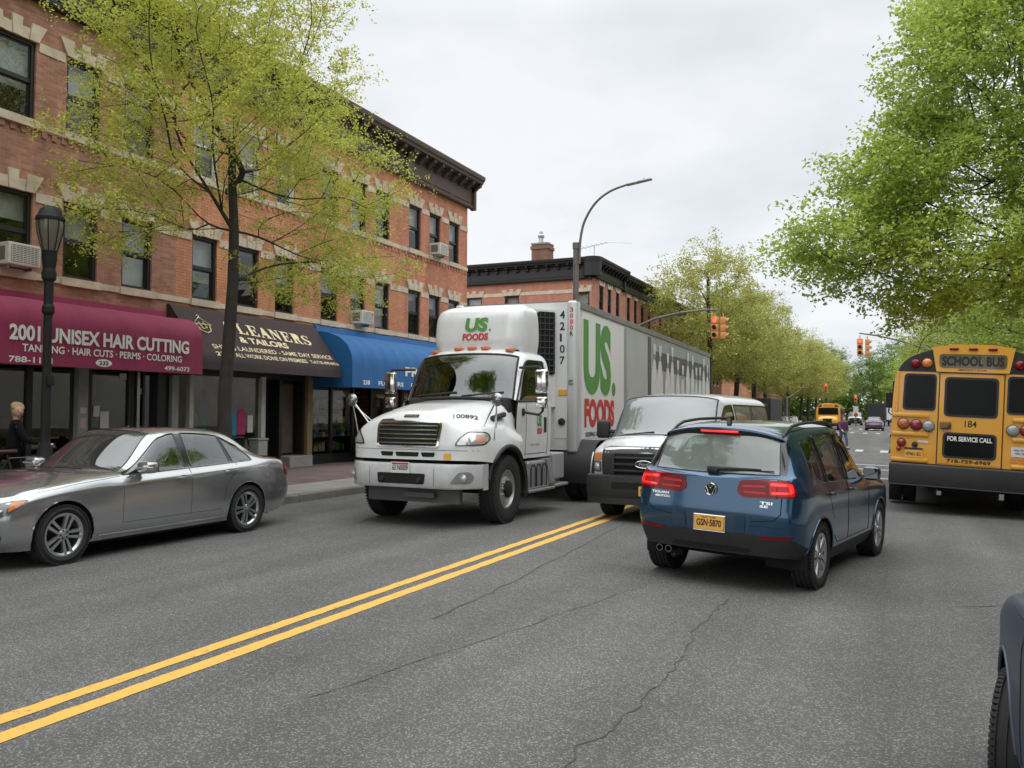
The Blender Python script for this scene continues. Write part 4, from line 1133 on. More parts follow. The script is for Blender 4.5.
# right-hand side of the avenue: brick houses behind the trees
Mr = Matrix(((0, 0, -1, 0), (-1, 0, 0, 0), (0, 1, 0, 0), (0, 0, 0, 1)))   # facing -x
labs = ['brick house on the right, hidden behind the school bus', 'brick house at the right edge beyond the big tree', 'brick house on the right past the side street', 'far brick house on the right behind trees', 'brick house on the right beside the camera']
for i, (ya, yb) in enumerate(((10, 20.5), (20.5, 30), (46, 62), (62, 82), (-2, 10))):
    rr = thing('brick_house', labs[i], 'building', (8.6, yb, 0), group='brick houses on the right of the avenue')
    w = yb-ya; wl = [(1.0+k*1.75, 1.9+k*1.75) for k in range(int((w-1)/1.75))]
    mb = MB(); holes = [(a, b, z, z+1.6) for a, b in wl for z in (1.2, 4.3, 7.3)]
    wall_holes(mb, holes, 0, w, 0, 10, Mr); mb.add([(0, 0, 0), (11, 0, 0), (11, 0, 10), (0, 0, 10)], [(0, 1, 2, 3)]); mb.add([(0, -w, 0), (11, -w, 0), (11, -w, 10), (0, -w, 10)], [(0, 1, 2, 3)]); mb.add([(11, 0, 0), (11, -w, 0), (11, -w, 10), (11, 0, 10)], [(0, 1, 2, 3)])
    mb.build('wall', [BR_S, BR_A, BR_S, BR_A, BR_S][i], rr, fix=False)
    for h in holes: st = MB(); lintel(st, h[0], h[1], h[3], Mr, .3); st.build('lintel', STONE, rr)
    for h in holes:
        if i in (1, 2, 3) or h[2] > 1e9: window(rr, *h, Mr, FRM, .5)
        else:
            p = MB(); p.box(h[0], h[1], h[2], h[3], -.15, -.12, Mr); p.build('window', FRM, rr)
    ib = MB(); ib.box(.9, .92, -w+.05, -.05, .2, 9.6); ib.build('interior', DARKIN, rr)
    c = MB(); cornice(c, 0, w, 9.1, 10.2, Mr, .5, brackets=False); c.build('cornice', CORB, rr)
    rf = MB(); rf.box(.02, 11, -w+.02, -.02, 9.75, 9.85); rf.build('roof', ROOFM, rr)
# chimney and aerial on the roof across the street
ch = thing('chimney', 'square brick chimney with metal cowl on the roof of the corner house', 'chimney', (-20.7, 50, 10))
m = MB(); m.box(-.55, .55, -.5, .5, 0, 2.35); m.box(-.61, .61, -.56, .56, 2.05, 2.25); m.build('stack', brickmat('brick_chimney', (.22, .10, .07), (.28, .13, .09), (.2, .14, .1), 'XZ'), ch)
m = MB(); m.box(-.58, .58, -.54, .54, 2.36, 2.46); m.build('cap', CONC, ch)
m = MB(); m.lathe([(.16, 2.46), (.14, 2.85), (.2, 2.86), (.22, 3.0), (.12, 3.1), (.12, 3.25), (0, 3.3)], 16, M=Matrix.Translation((-.1, 0, 0))); m.build('cowl', ALU, ch, True)
m = MB(); m.rbox(-1.3, 1.6, -.8, .8, -.2, .12, .03); m.build('flashing', mat('pale_flashing', (.5, .5, .48), .6), ch)
an = thing('aerial', 'thin television aerial on the roof right of the chimney', 'aerial', (-17.9, 52, 10))
m = MB(); m.tube([(0, 0, 0), (0, 0, 2.55)], .03, 6); m.build('mast', ALU, an)
m = MB(); m.tube([(-1.1, 0, 2.35), (.9, 0, 2.65)], .02, 6)
for k in range(7): m.tube([(-1.0+k*.3, -.55+k*.05, 2.37+k*.045), (-1.0+k*.3, .55-k*.05, 2.37+k*.045)], .012, 5)
m.tube([(.9, 0, 2.65), (2.4, .4, 2.55)], .010, 5)
m.build('boom', ALU, an)
# ------------------------------------------------------------------ vehicle materials
TYRE = mat('tyre_rubber', (.018, .018, .018), .85, var=.25, vs=8)
DARK = mat('under_dark', (.008, .008, .008), .9)
BLKP = mat('black_plastic', (.022, .022, .023), .6, var=.15, vs=8, bump=.05, bs=200)
BLKG = mat('black_gloss', (.008, .008, .009), .12, coat=.5)
CHROME = mat('chrome', (.75, .75, .75), .12, metal=1)
RIMS = mat('alloy_silver', (.52, .53, .54), .28, metal=.85, var=.08)
STEELW = mat('truck_rim', (.50, .50, .49), .35, metal=.8, var=.15)
SEATG = mat('seat_grey', (.055, .055, .055), .85); SEATB = mat('seat_beige', (.30, .27, .22), .85)
LINER = mat('cabin_lining', (.03, .03, .03), .9)
REDL = mat('red_lens', (.17, .002, .005), .25, coat=.25, spec=.3)
REDON = mat('red_lens_lit', (.5, .01, .01), .2, coat=1., emit=(1, .03, .03), es=.75)
AMBL = mat('amber_lens', (.65, .18, .02), .15, coat=1.)
CLRL = mat('clear_lens', (.55, .57, .58), .08, coat=1., metal=.5)
PLATEY = mat('plate_amber', (.80, .40, .05), .5); PLATEW = mat('plate_white', (.68, .68, .66), .5); INKB = mat('plate_ink', (.010, .012, .03), .5)
GL_REAR = glass('car_glass_rear', (.42, .50, .47), 1.75, .012, film=((.50, .57, .54), .30))  # film paints the pale mirrored sky into the pane's colour
GL_SIDE = glass('car_glass_side', (.34, .42, .40), 1.9, .012)
GL_WIND = glass('car_windscreen', (.40, .47, .45), 1.8, .012, film=((.42, .45, .44), .06))
def plate(root, txt, o, U, V, w=.305, h=.155, body=PLATEY, ink=INKB, N=None, bold=.03, top=None):
    """licence plate with lettering, lower-left corner o"""
    o = Vector(o); U = Vector(U).normalized(); V = Vector(V).normalized(); n = U.cross(V)
    mb = MB(); q = rpoly([(0, 0), (w, 0), (w, h), (0, h)], .012)
    vs = [o+U*x+V*y for x, y in q]; k = len(q)
    mb.add([tuple(v) for v in vs]+[tuple(v+n*.006) for v in vs], [tuple(range(k)), tuple(reversed(range(k, 2*k)))]+[(i, (i+1) % k, k+(i+1) % k, k+i) for i in range(k)])
    p = mb.build('license_plate', body, root)
    tm = text_mb(txt, w*.84, h*.50, o+U*w*.08+V*h*.24+n*.008, U, V, bold)
    tm.build('lettering', ink, p, fix=False)
    if top:
        t2 = text_mb(top[0], w*.5, h*.13, o+U*w*.25+V*h*.82+n*.008, U, V, .01); t2.build('lettering', top[1], p, fix=False)
    return p
def seat(mb, x, y, w=.46, z=.55, h=.62, face=1, head=True):
    mb.rbox(x-.24, x+.24, y-w/2, y+w/2, z-.10, z+.06, .05)
    M = Matrix.Translation((x-face*.24, y, z)) @ Matrix.Rotation(-face*.22, 4, 'Y')
    mb.rbox(-.07, .07, -w/2, w/2, 0, h, .05, M=M)
    if head: mb.rbox(-.05, .05, -.13, .13, h+.03, h+.22, .04, M=M)
def mk(L):
    def S(d, y, z):
        f = lambda q: q if isinstance(q, (list, tuple)) else [q]*9
        return [(L/2-a, b, c) for a, b, c in zip(f(d), f(y), f(z))]
    return S

# ------------------------------------------------------------------ blue compact SUV
def suv_table(L=4.43):
    S = mk(L)
    z9 = [0]*9
    return [
     S([.16, .04, .01, .04, .10, .10, .10, .10, .10], z9, [.22, .36, .56, .80, .90, .905, .908, .91, .91]),
     S([.18, .07, .04, .07, .14, .135, .13, .125, .12], [.45, .45, .46, .46, .45, .34, .22, .11, 0], [.22, .36, .56, .80, .905, .912, .918, .92, .92]),
     S([.34, .22, .19, .23, .32, .28, .26, .25, .24], [.76, .79, .80, .79, .74, .56, .38, .19, 0], [.23, .37, .57, .81, .915, .93, .945, .95, .95]),
     S([.52, .50, .49, .50, .52, .50, .50, .50, .50], [.82, .87, .885, .885, .83, .63, .42, .21, 0], [.23, .38, .58, .82, .945, .975, .99, .995, .995]),
     S([.87]*9, [.82, .885, .90, .90, .85, .64, .43, .21, 0], [.23, .38, .60, .84, .99, 1.03, 1.045, 1.05, 1.05]),
     S([1.25, 1.25, 1.25, 1.25, 1.22, 1.16, 1.10, 1.02, 1.0], [.82, .89, .905, .905, .86, .70, .48, .24, 0], [.23, .38, .60, .86, 1.02, 1.06, 1.075, 1.08, 1.08]),
     S([1.55, 1.55, 1.55, 1.55, 1.42, 1.40, 1.36, 1.20, 1.16], [.82, .89, .905, .905, .86, .80, .74, .38, 0], [.23, .38, .60, .87, 1.035, 1.05, 1.07, 1.10, 1.11]),
     S([1.95, 1.95, 1.95, 1.95, 2.10, 2.15, 2.08, 1.98, 1.95], [.82, .89, .905, .905, .868, .69, .625, .33, 0], [.23, .38, .60, .88, 1.05, 1.53, 1.595, 1.64, 1.65]),
     S([2.42, 2.42, 2.42, 2.42, 2.42, 2.42, 2.40, 2.40, 2.40], [.82, .89, .905, .905, .872, .68, .615, .32, 0], [.23, .38, .60, .885, 1.06, 1.57, 1.635, 1.675, 1.685]),
     S([2.50]*9, [.82, .89, .905, .905, .872, .68, .615, .32, 0], [.23, .38, .60, .885, 1.062, 1.572, 1.637, 1.677, 1.687]),
     S([3.08, 3.08, 3.08, 3.12, 3.22, 3.20, 3.20, 3.20, 3.20], [.82, .89, .905, .905, .868, .675, .61, .32, 0], [.23, .38, .60, .89, 1.08, 1.555, 1.63, 1.675, 1.685]),
     S([3.18, 3.18, 3.18, 3.20, 3.30, 3.27, 3.27, 3.27, 3.27], [.82, .89, .905, .905, .866, .674, .61, .32, 0], [.23, .38, .60, .89, 1.083, 1.55, 1.625, 1.672, 1.682]),
     S([3.78, 3.78, 3.78, 3.78, 3.78, 3.66, 3.72, 3.72, 3.72], [.82, .885, .90, .90, .85, .685, .60, .315, 0], [.25, .39, .61, .90, 1.10, 1.49, 1.595, 1.655, 1.668]),
     S([4.02, 4.02, 4.02, 4.02, 4.04, 3.98, 3.99, 4.04, 4.05], [.80, .87, .89, .89, .82, .69, .60, .30, 0], [.29, .42, .63, .90, 1.11, 1.44, 1.545, 1.62, 1.632]),
     S([4.17, 4.19, 4.20, 4.18, 4.22, 4.255, 4.275, 4.325, 4.335], [.78, .84, .865, .865, .79, .72, .655, .34, 0], [.31, .47, .66, .92, 1.115, 1.125, 1.13, 1.12, 1.115]),
     S([4.28, 4.35, 4.37, 4.33, 4.31, 4.325, 4.34, 4.375, 4.385], [.72, .77, .79, .79, .73, .58, .43, .22, 0], [.32, .51, .69, .91, 1.09, 1.095, 1.095, 1.085, 1.08]),
     S([4.35, 4.42, 4.43, 4.40, 4.375, 4.38, 4.385, 4.39, 4.39], [.40, .42, .43, .43, .40, .30, .20, .10, 0], [.32, .53, .70, .91, 1.075, 1.08, 1.08, 1.075, 1.075]),
     S([4.37, 4.44, 4.45, 4.42, 4.395, 4.395, 4.395, 4.395, 4.395], z9, [.32, .53, .70, .91, 1.07, 1.07, 1.07, 1.07, 1.07]),
    ]
def build_suv(root, paint, detail=True, L=4.43, plate_txt='GSN·5870', wheel_rim=RIMS, tint=GL_REAR):
    T = suv_table(L); ZS = .05; xr = L/2-3.6
    T = [[(x if x > xr else xr+(x-xr)*.78, y, z+(.06 if (i >= 12 and j < 4) else .05 if (i >= 14 or (i >= 12 and j == 4)) else 0)) for j, (x, y, z) in enumerate(st)] for i, st in enumerate(T)]
    ax = (L/2-.87, L/2-3.475)
    def LR(n): return (n+'_L', n+'_R')
    def cls(i, j):
        if j == 0: return 'trim'
        if j == 4:                                         # side glass row
            if i in (6, 7): return LR('fwin')
            if i in (9,): return LR('rwin')
            if i == 11: return LR('qwin')
            if i in (8, 10): return LR('pil%d' % i)
        if i == 6 and j >= 6: return 'wind'
        if i == 13 and j >= 6: return 'back'
        if i == 13 and j == 5: return LR('pil13')
        if i >= 14 and j >= 4: return 'ledge'
        if j in (1, 2, 3) and i in (6, 7): return LR('fdoor')
        if j in (1, 2, 3) and i in (8, 9): return LR('rdoor')
        return 'body'
    parts, G = loft(T, cls, .045, .045, arches=[(ax[0], .335, .40, .5), (ax[1], .335, .40, .5)])
    spec = {'body': ('body', paint), 'ledge': ('tailgate_ledge', paint), 'trim': ('lower_cladding', BLKP), 'wind': ('windshield', GL_WIND), 'back': ('rear_window', tint)}
    for s in 'LR':
        for q in (8, 10, 13): spec['pil%d_%s' % (q, s)] = ('window_pillar', BLKG)
        spec['fwin_'+s] = ('side_window', GL_SIDE); spec['rwin_'+s] = ('side_window', GL_SIDE); spec['qwin_'+s] = ('quarter_window', GL_SIDE)
        spec['fdoor_'+s] = ('door', paint); spec['rdoor_'+s] = ('door', paint)
    o = loft_objs(parts, spec, root)
    solid = bvh_of([o[k] for k in o])
    ln = liner(parts, ['wind', 'back', 'ledge', 'fwin_L', 'fwin_R', 'rwin_L', 'rwin_R', 'qwin_L', 'qwin_R'], .035)
    ln.build('cabin_lining', LINER, root, True, fix=False)
    for s in (1, -1):
        for x in ax: mb = MB(); wheel_well(mb, x, .335, .405, .45, .87, s); mb.build('wheel_well', DARK, root)
    mb = MB(); mb.box(-L/2+.85, L/2-.4, -.62, .62, .24, .52); mb.box(ax[1]+.4, ax[0]-.42, -.80, .80, .24, .40); mb.tube([(ax[1], -.7, .33), (ax[1], .7, .33)], .05); mb.build('underbody', DARK, root)
    for x, st in ((ax[0], 0.), (ax[1], 0.)):
        for s in (1, -1): add_wheel(root, x, s*.785, .345, .225, .225, 'suv', wheel_rim, TYRE, DARK, st)
    # seams round the doors and black seals round the glass
    sm = MB()
    for s in (1, -1):
        D = (0, -s, 0)
        for xs, zt in ((L/2-1.50, 1.02), (L/2-2.46, 1.055), ): seam(sm, solid, [(xs, 0, .42), (xs-.03, 0, zt)], D, .0055)
        seam(sm, solid, [(L/2-1.50, 0, .42), (L/2-2.9, 0, .42), (L/2-3.02, 0, .50)], D, .005)
        seam(sm, solid, [(L/2-3.05, 0, .68), (L/2-3.22, 0, .92), (L/2-3.27, 0, 1.07)], D, .004)
        seam(sm, solid, [(L/2-.95, 0, .97), (L/2-1.5, 0, 1.0)], D, .003)
    sm.build('door_seam', DARK, root)
    sl = MB()
    for k in o:
        if 'win_' in k: sl.merge(rim_line(o[k], .009))
    for k in ('wind', 'back'): sl.merge(rim_line(o[k], .008))
    sl.build('window_seal', BLKG, root)
    for s in (1, -1):
        for k in ('fdoor', 'rdoor'):
            dn = o[k+('_L' if s > 0 else '_R')]
            x = L/2-2.33 if k == 'fdoor' else L/2-3.10
            h = solid.ray_cast(Vector((x, s*3, .955)), Vector((0, -s, 0)), 3); y = h[0].y if h[0] else s*.9
            hm = MB(); hm.tube([(x-.10, y+s*.004, .955), (x-.08, y+s*.04, .958), (x+.08, y+s*.04, .955), (x+.10, y+s*.004, .952)], .013, 8); hm.build('handle', paint, dn, True)
        # door mirror
        mm = MB(); M = Matrix.Translation((L/2-1.66, s*.965, 1.09))
        mm.rbox(-.06, .08, -.095, .095, -.085, .085, .06, 4, M=M); mm.box(L/2-1.70, L/2-1.62, s*.84, s*.92, 1.04, 1.07)
        mo = mm.build('wing_mirror', paint, root, True)
        g = MB(); g.rbox(-.062, -.054, -.085, .085, -.06, .07, .004, 1, M=M); g.build('mirror_glass', mat('mirror_dark', (.20, .21, .22), .05, metal=1), mo)
        # roof rails
        rr = MB(); pts = []
        for k in range(13):
            t = k/12; x = L/2-2.05-1.85*t
            h = solid.ray_cast(Vector((x, s*.60, 3)), Vector((0, 0, -1)), 3); z = (h[0].z if h[0] else 1.6)
            pts.append((x, s*.60, z+.055*min(1, min(t, 1-t)*7)-.005))
        rr.tube(pts, .017, 8); rr.build('roof_rail', BLKP, root, True)
    # seats, dashboard, steering wheel
    for y in (.37, -.37): mb = MB(); seat(mb, .05, y, .50, .62, .62); mb.build('front_seat', SEATG, root, True)
    for y in (.42, 0, -.42): mb = MB(); seat(mb, -.85, y, .44, .66, .55); mb.build('rear_seat', SEATG, root, True)
    mb = MB(); mb.rbox(.62, 1.05, -.78, .78, .72, 1.02, .06); mb.tube([(.45+.06*math.cos(a), .37+.19*math.sin(a), .98+.17*math.cos(a)) for a in [2*PI*k/20 for k in range(21)]], .016, 6); mb.build('dashboard', LINER, root, True)
    # front face
    f = MB()
    for s in (1, -1):
        patch(f, solid, rpoly([(-.62, .70), (-.30, .74), (-.24, .86), (-.52, .88), (-.66, .84)], .04), (L/2, 0, 0) if False else (0, 0, 0), Vector((-1, s, 0)).normalized(), (0, 0, 1), (-1, -s, 0), .006) if False else None
    for s in (1, -1):
        hb = MB(); U = Vector((0, s, 0)); patch(hb, solid, rpoly([(.38, .70), (.72, .72), (.80, .86), (.62, .90), (.40, .84)], .03), (0, 0, 0), U, (0, 0, 1), (-1, 0, 0), .006); hb.build('headlight', CLRL, root, True)
    gb = MB(); patch(gb, solid, rpoly([(-.36, .72), (.36, .72), (.38, .84), (-.38, .84)], .02), (0, 0, 0), (0, 1, 0), (0, 0, 1), (-1, 0, 0), .006); patch(gb, solid, rpoly([(-.55, .30), (.55, .30), (.60, .50), (-.60, .50)], .03), (0, 0, 0), (0, 1, 0), (0, 0, 1), (-1, 0, 0), .006); gb.build('grille', BLKG, root, True)
    # rear face ---------------------------------------------------------------
    Lp = solid
    for s in (1, -1):
        D = Vector((1, -s, 0)).normalized(); U = Vector((1, s, 0)).normalized()
        q = rpoly([(-1.245, 0.955), (-1.20, 0.900), (-.79, 0.920), (-.76, 0.985), (-.80, 1.075), (-.93, 1.100), (-1.21, 1.065)], .03)
        mb = MB(); patch(mb, Lp, q, (0, 0, ZS), U, (0, 0, 1), D, .010, .03); t = mb.build('tail_light', REDL, root, True)
        mb = MB(); patch(mb, Lp, rpoly([(-.985, 0.950), (-.83, 0.960), (-.815, 0.980), (-.985, 0.970)], .006), (0, 0, ZS), U, (0, 0, 1), D, .015, .03)
        patch(mb, Lp, rpoly([(-.99, 1.030), (-.82, 1.030), (-.83, 1.055), (-.985, 1.060)], .008), (0, 0, ZS), U, (0, 0, 1), D, .015, .03)
        patch(mb, Lp, rpoly([(-.845, 0.970), (-.805, 0.975), (-.81, 1.055), (-.85, 1.055)], .008), (0, 0, ZS), U, (0, 0, 1), D, .015, .03)
        mb.build('lamp_glow', REDON, t, True)
        mb = MB(); patch(mb, Lp, rpoly([(-1.0, .935), (-.80, .94), (-.785, 1.0), (-.82, 1.07), (-1.0, 1.08)], .02), (0, 0, ZS), U, (0, 0, 1), D, .0125, .03); mb.build('lamp_diffuser', mat('red_lens_glow', (.34, .005, .007), .3, emit=(1, .02, .02), es=.10), t, True)
        mb = MB(); patch(mb, Lp, rpoly([(-1.19, .945), (-1.03, .945), (-1.03, .965), (-1.19, .965)], .006), (0, 0, ZS), U, (0, 0, 1), D, .0125, .03); patch(mb, Lp, rpoly([(-1.20, 1.0), (-1.03, 1.01), (-1.03, 1.03), (-1.19, 1.02)], .006), (0, 0, ZS), U, (0, 0, 1), D, .0125, .03)
        mb.build('lamp_rib', mat('red_lens_glow', (.40, .006, .008)), t, True)
        mb = MB(); seam(mb, Lp, [(-L/2, s*.655, .905+ZS), (-L/2, s*.655, 1.09+ZS)], (1, 0, 0), .004, sink=-.008); mb.build('lamp_joint', DARK, t)
        mb = MB(); patch(mb, Lp, rpoly([(.50, .50), (.80, .52), (.82, .55), (.52, .535)], .01), (0, 0, ZS), (0, s, 0), (0, 0, 1), (1, 0, 0), .008); mb.build('reflector', REDL, root, True)
    tg = MB()
    for s in (1, -1):
        seam(tg, Lp, [(-L/2, s*.70, 1.07+ZS), (-L/2, s*.70, .76+ZS), (-L/2, s*.64, .70+ZS), (-L/2, s*.42, .67+ZS)], (1, 0, 0), .0065)
    seam(tg, Lp, [(-L/2, -.80, .63+ZS), (-L/2, .80, .63+ZS)], (1, 0, 0), .003)
    tg.build('tailgate_seam', DARK, root)
    mb = MB(); patch(mb, Lp, rpoly([(-.40, .545), (.40, .545), (.42, .74), (-.42, .74)], .03), (0, 0, ZS), (0, 1, 0), (0, 0, 1), (1, 0, 0), .003); mb.build('plate_recess', mat('blue_recess', (.012, .035, .075), .4, coat=.5), root, True)
    for s in (1, -1):
        mb = MB(); patch(mb, Lp, rpoly([(.25, .55), (.36, .55), (.365, .72), (.27, .72)], .02), (0, 0, ZS), (0, s, 0), (0, 0, 1), (1, 0, 0), .014); mb.build('plate_surround', paint, root, True)
    h = Lp.ray_cast(Vector((-6, 0, .6+ZS)), Vector((1, 0, 0)), 8)[0].x
    mb = MB(); mb.rbox(h-.012, h-.004, -.17, .17, .535+ZS, .70+ZS, .006, 1); mb.build('plate_frame', CHROME, root)
    plate(root, plate_txt, (h-.013, .155, .55+ZS), (0, -1, 0), (0, 0, 1), .31, .138, top=('NEW YORK', INKB))
    # round emblem: ring with two stacked chevrons
    hx = Lp.ray_cast(Vector((-6, 0, .955+ZS)), Vector((1, 0, 0)), 8)[0].x
    M = Matrix.Translation((hx-.004, 0, .955+ZS)) @ Matrix.Rotation(-.09, 4, 'Y')
    mb = MB(); mb.lathe([(.062, 0), (.062, -.006), (0, -.006)], 28, axis='X', M=M); em = mb.build('emblem', BLKG, root)
    mb = MB(); mb.tube([(-.010, .060*math.cos(2*PI*k/28), .060*math.sin(2*PI*k/28)) for k in range(29)], .007, 6, M=M)
    mb.tube([(-.011, .026, .053), (-.011, 0, .006), (-.011, -.026, .053)], .006, 6, M=M); mb.tube([(-.011, .050, .030), (-.011, .020, -.045), (-.011, 0, -.004), (-.011, -.020, -.045), (-.011, -.050, .030)], .006, 6, M=M); mb.build('emblem_ring', CHROME, em, True)
    for (txt, y0, z, w, hh) in (('TIGUAN', .66, .865, .20, .026), ('4MOTION', .62, .83, .17, .022), ('TSI', -.50, .845, .12, .028), ('SE', -.50, .815, .08, .022)):
        vs, fs = text2d(txt, .02); mb = MB(); drape(mb, Lp, [(x*w, y*hh) for x, y in vs], fs, (0, y0, z+ZS), (0, -1, 0), (0, 0, 1), (1, 0, 0), .006); mb.build('badge_lettering', CHROME, root, fix=False)
    # spoiler with the third brake lamp
    rows = []
    for (dx, dz, wy) in ((.0, .0, .60), (-.10, .008, .60), (-.17, -.015, .61), (-.175, -.035, .62), (-.13, -.055, .64), (0, -.08, .66)):
        row = []
        for k in range(21):
            y = -wy+2*wy*k/20; c = (y/wy)**2
            row.append((-L/2+.56+dx+.07*c, y, 1.637+dz-.075*c*abs(c)**.3))
        rows.append(row)
    mb = MB(); mb.grid(rows); sp = mb.build('spoiler', paint, root, True)
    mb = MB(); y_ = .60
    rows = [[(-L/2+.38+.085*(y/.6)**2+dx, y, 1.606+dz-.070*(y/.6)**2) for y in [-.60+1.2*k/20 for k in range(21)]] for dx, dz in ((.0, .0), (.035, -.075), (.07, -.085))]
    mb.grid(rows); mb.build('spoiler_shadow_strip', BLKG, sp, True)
    mb = MB(); mb.rbox(-L/2+.365, -L/2+.39, -.20, .20, 1.572, 1.594, .005, 2); mb.build('brake_light', REDON, sp, True)
    # wiper, aerial, exhausts, latch
    mb = MB(); a = Lp.ray_cast(Vector((-6, .02, 1.16+ZS)), Vector((1, 0, 0)), 8)[0]
    mb.rbox(a.x-.05, a.x+.01, -.05, .07, 1.12+ZS, 1.18+ZS, .015); 
    b_ = Lp.ray_cast(Vector((-6, -.47, 1.175+ZS)), Vector((1, 0, 0)), 8)[0]
    mb.tube([(a.x-.035, .02, 1.16+ZS), (b_.x-.03, -.25, 1.17+ZS), (b_.x-.012, -.47, 1.175+ZS)], [.02, .012, .008], 6); mb.tube([(a.x-.012, .0, 1.145+ZS), (b_.x-.006, -.60, 1.165+ZS)], .007, 5); mb.build('wiper', BLKP, root, True)
    mb = MB(); mb.prism([(-L/2+.62, 1.632), (-L/2+.78, 1.642), (-L/2+.69, 1.66), (-L/2+.645, 1.72), (-L/2+.63, 1.72)], -.02, .02); mb.build('aerial', BLKG, root)
    for y in (.60, .50):
        mb = MB(); M = Matrix.Translation((-L/2+.36, y, .33)); mb.lathe([(.036, .2), (.036, -.06), (.029, -.06), (.029, .1)], 16, axis='X', M=M, cap=False); et = mb.build('exhaust_tip', mat('exhaust_steel', (.25, .25, .25), .3, metal=1), root, True); mb = MB(); mb.lathe([(.029, .02), (0, .02)], 16, axis='X', M=M); mb.build('bore', DARK, et)
    mb = MB(); patch(mb, Lp, rpoly([(-.45, .325), (.45, .325), (.40, .40), (-.40, .40)], .03), (0, 0, ZS), (0, 1, 0), (0, 0, 1), (1, 0, 0), .004); mb.build('rear_valance', DARK, root, True)
    for s in (1, -1):
        for x in ax: lip = MB(); arch_lip(lip, solid, x, .335, .405, s, .010, a0=.12, a1=PI-.12); lip.build('arch_lip', paint, root, True)
    return solid
BLUEP = carpaint('blue_paint', (.013, .066, .135), .62, .22, dirt=.02)
suv = thing('compact_suv', 'blue compact SUV with lit brake lights pulling out across the lane', 'car', (-1.384, 10.66, -.066), rad(90-10.8))
build_suv(suv, BLUEP); suv.rotation_euler = (rad(1.6), 0, rad(90-10.8))
# ------------------------------------------------------------------ grey saloon
def sedan_table(L=4.88):
    S = mk(L); z9 = [0]*9
    return [
     S([.14, .05, .02, .05, .12, .15, .16, .17, .17], z9, [.20, .34, .52, .68, .735, .745, .75, .75, .75]),
     S([.17, .08, .05, .08, .16, .17, .175, .175, .17], [.48, .50, .50, .50, .48, .36, .24, .12, 0], [.20, .34, .52, .68, .745, .76, .765, .77, .77]),
     S([.36, .26, .25, .30, .38, .34, .32, .30, .29], [.78, .815, .825, .81, .75, .56, .38, .19, 0], [.20, .34, .53, .70, .775, .805, .82, .825, .825]),
     S([.52, .52, .52, .52, .54, .52, .52, .52, .52], [.84, .895, .90, .885, .81, .62, .42, .21, 0], [.20, .35, .54, .73, .82, .86, .88, .888, .888]),
     S([.84]*9, [.85, .905, .922, .912, .845, .66, .45, .22, 0], [.20, .35, .56, .765, .865, .915, .935, .942, .942]),
     S([1.25, 1.25, 1.25, 1.25, 1.25, 1.2, 1.16, 1.1, 1.08], [.85, .905, .922, .915, .858, .72, .50, .25, 0], [.20, .34, .56, .775, .90, .955, .975, .982, .982]),
     S([1.60, 1.60, 1.60, 1.60, 1.64, 1.62, 1.58, 1.42, 1.37], [.85, .905, .922, .924, .845, .80, .74, .38, 0], [.20, .34, .57, .79, .925, .948, .965, .995, 1.003]),
     S([2.05, 2.05, 2.05, 2.05, 2.15, 2.36, 2.27, 2.15, 2.12], [.85, .905, .922, .926, .848, .63, .560, .29, 0], [.20, .34, .57, .815, .945, 1.345, 1.395, 1.432, 1.440]),
     S([2.60, 2.60, 2.60, 2.60, 2.60, 2.60, 2.58, 2.56, 2.56], [.85, .905, .922, .927, .850, .615, .545, .28, 0], [.20, .34, .57, .835, .957, 1.390, 1.432, 1.464, 1.472]),
     S([2.72]*9, [.85, .905, .922, .927, .850, .612, .542, .28, 0], [.20, .34, .57, .84, .960, 1.392, 1.436, 1.467, 1.475]),
     S([3.20, 3.20, 3.20, 3.24, 3.42, 3.38, 3.38, 3.38, 3.38], [.85, .905, .922, .926, .845, .600, .530, .275, 0], [.20, .34, .57, .868, .982, 1.345, 1.402, 1.445, 1.453]),
     S([3.26, 3.26, 3.26, 3.30, 3.47, 3.42, 3.42, 3.42, 3.42], [.85, .905, .922, .926, .844, .599, .529, .275, 0], [.20, .34, .57, .870, .984, 1.333, 1.396, 1.442, 1.450]),
     S([3.71, 3.71, 3.71, 3.71, 3.84, 3.74, 3.68, 3.64, 3.62], [.85, .905, .922, .925, .838, .640, .530, .275, 0], [.20, .35, .57, .885, 1.000, 1.195, 1.335, 1.405, 1.416]),
     S([4.10, 4.10, 4.10, 4.10, 4.14, 4.14, 4.16, 4.24, 4.27], [.84, .90, .915, .905, .835, .735, .665, .34, 0], [.21, .37, .58, .885, .998, 1.035, 1.05, 1.068, 1.07]),
     S([4.40, 4.42, 4.42, 4.40, 4.44, 4.48, 4.48, 4.48, 4.48], [.80, .86, .875, .87, .80, .62, .42, .21, 0], [.23, .39, .59, .82, .975, 1.012, 1.03, 1.04, 1.04]),
     S([4.64, 4.70, 4.72, 4.67, 4.63, 4.68, 4.71, 4.73, 4.74], [.72, .775, .785, .785, .74, .56, .38, .19, 0], [.26, .42, .60, .81, .945, .99, 1.005, 1.012, 1.012]),
     S([4.72, 4.83, 4.85, 4.79, 4.76, 4.765, 4.77, 4.77, 4.77], [.40, .42, .43, .43, .40, .30, .20, .10, 0], [.27, .43, .60, .80, .955, .97, .985, .99, .99]),
     S([4.74, 4.86, 4.88, 4.81, 4.78, 4.78, 4.78, 4.78, 4.78], z9, [.27, .43, .60, .80, .96, .97, .98, .985, .985]),
    ]
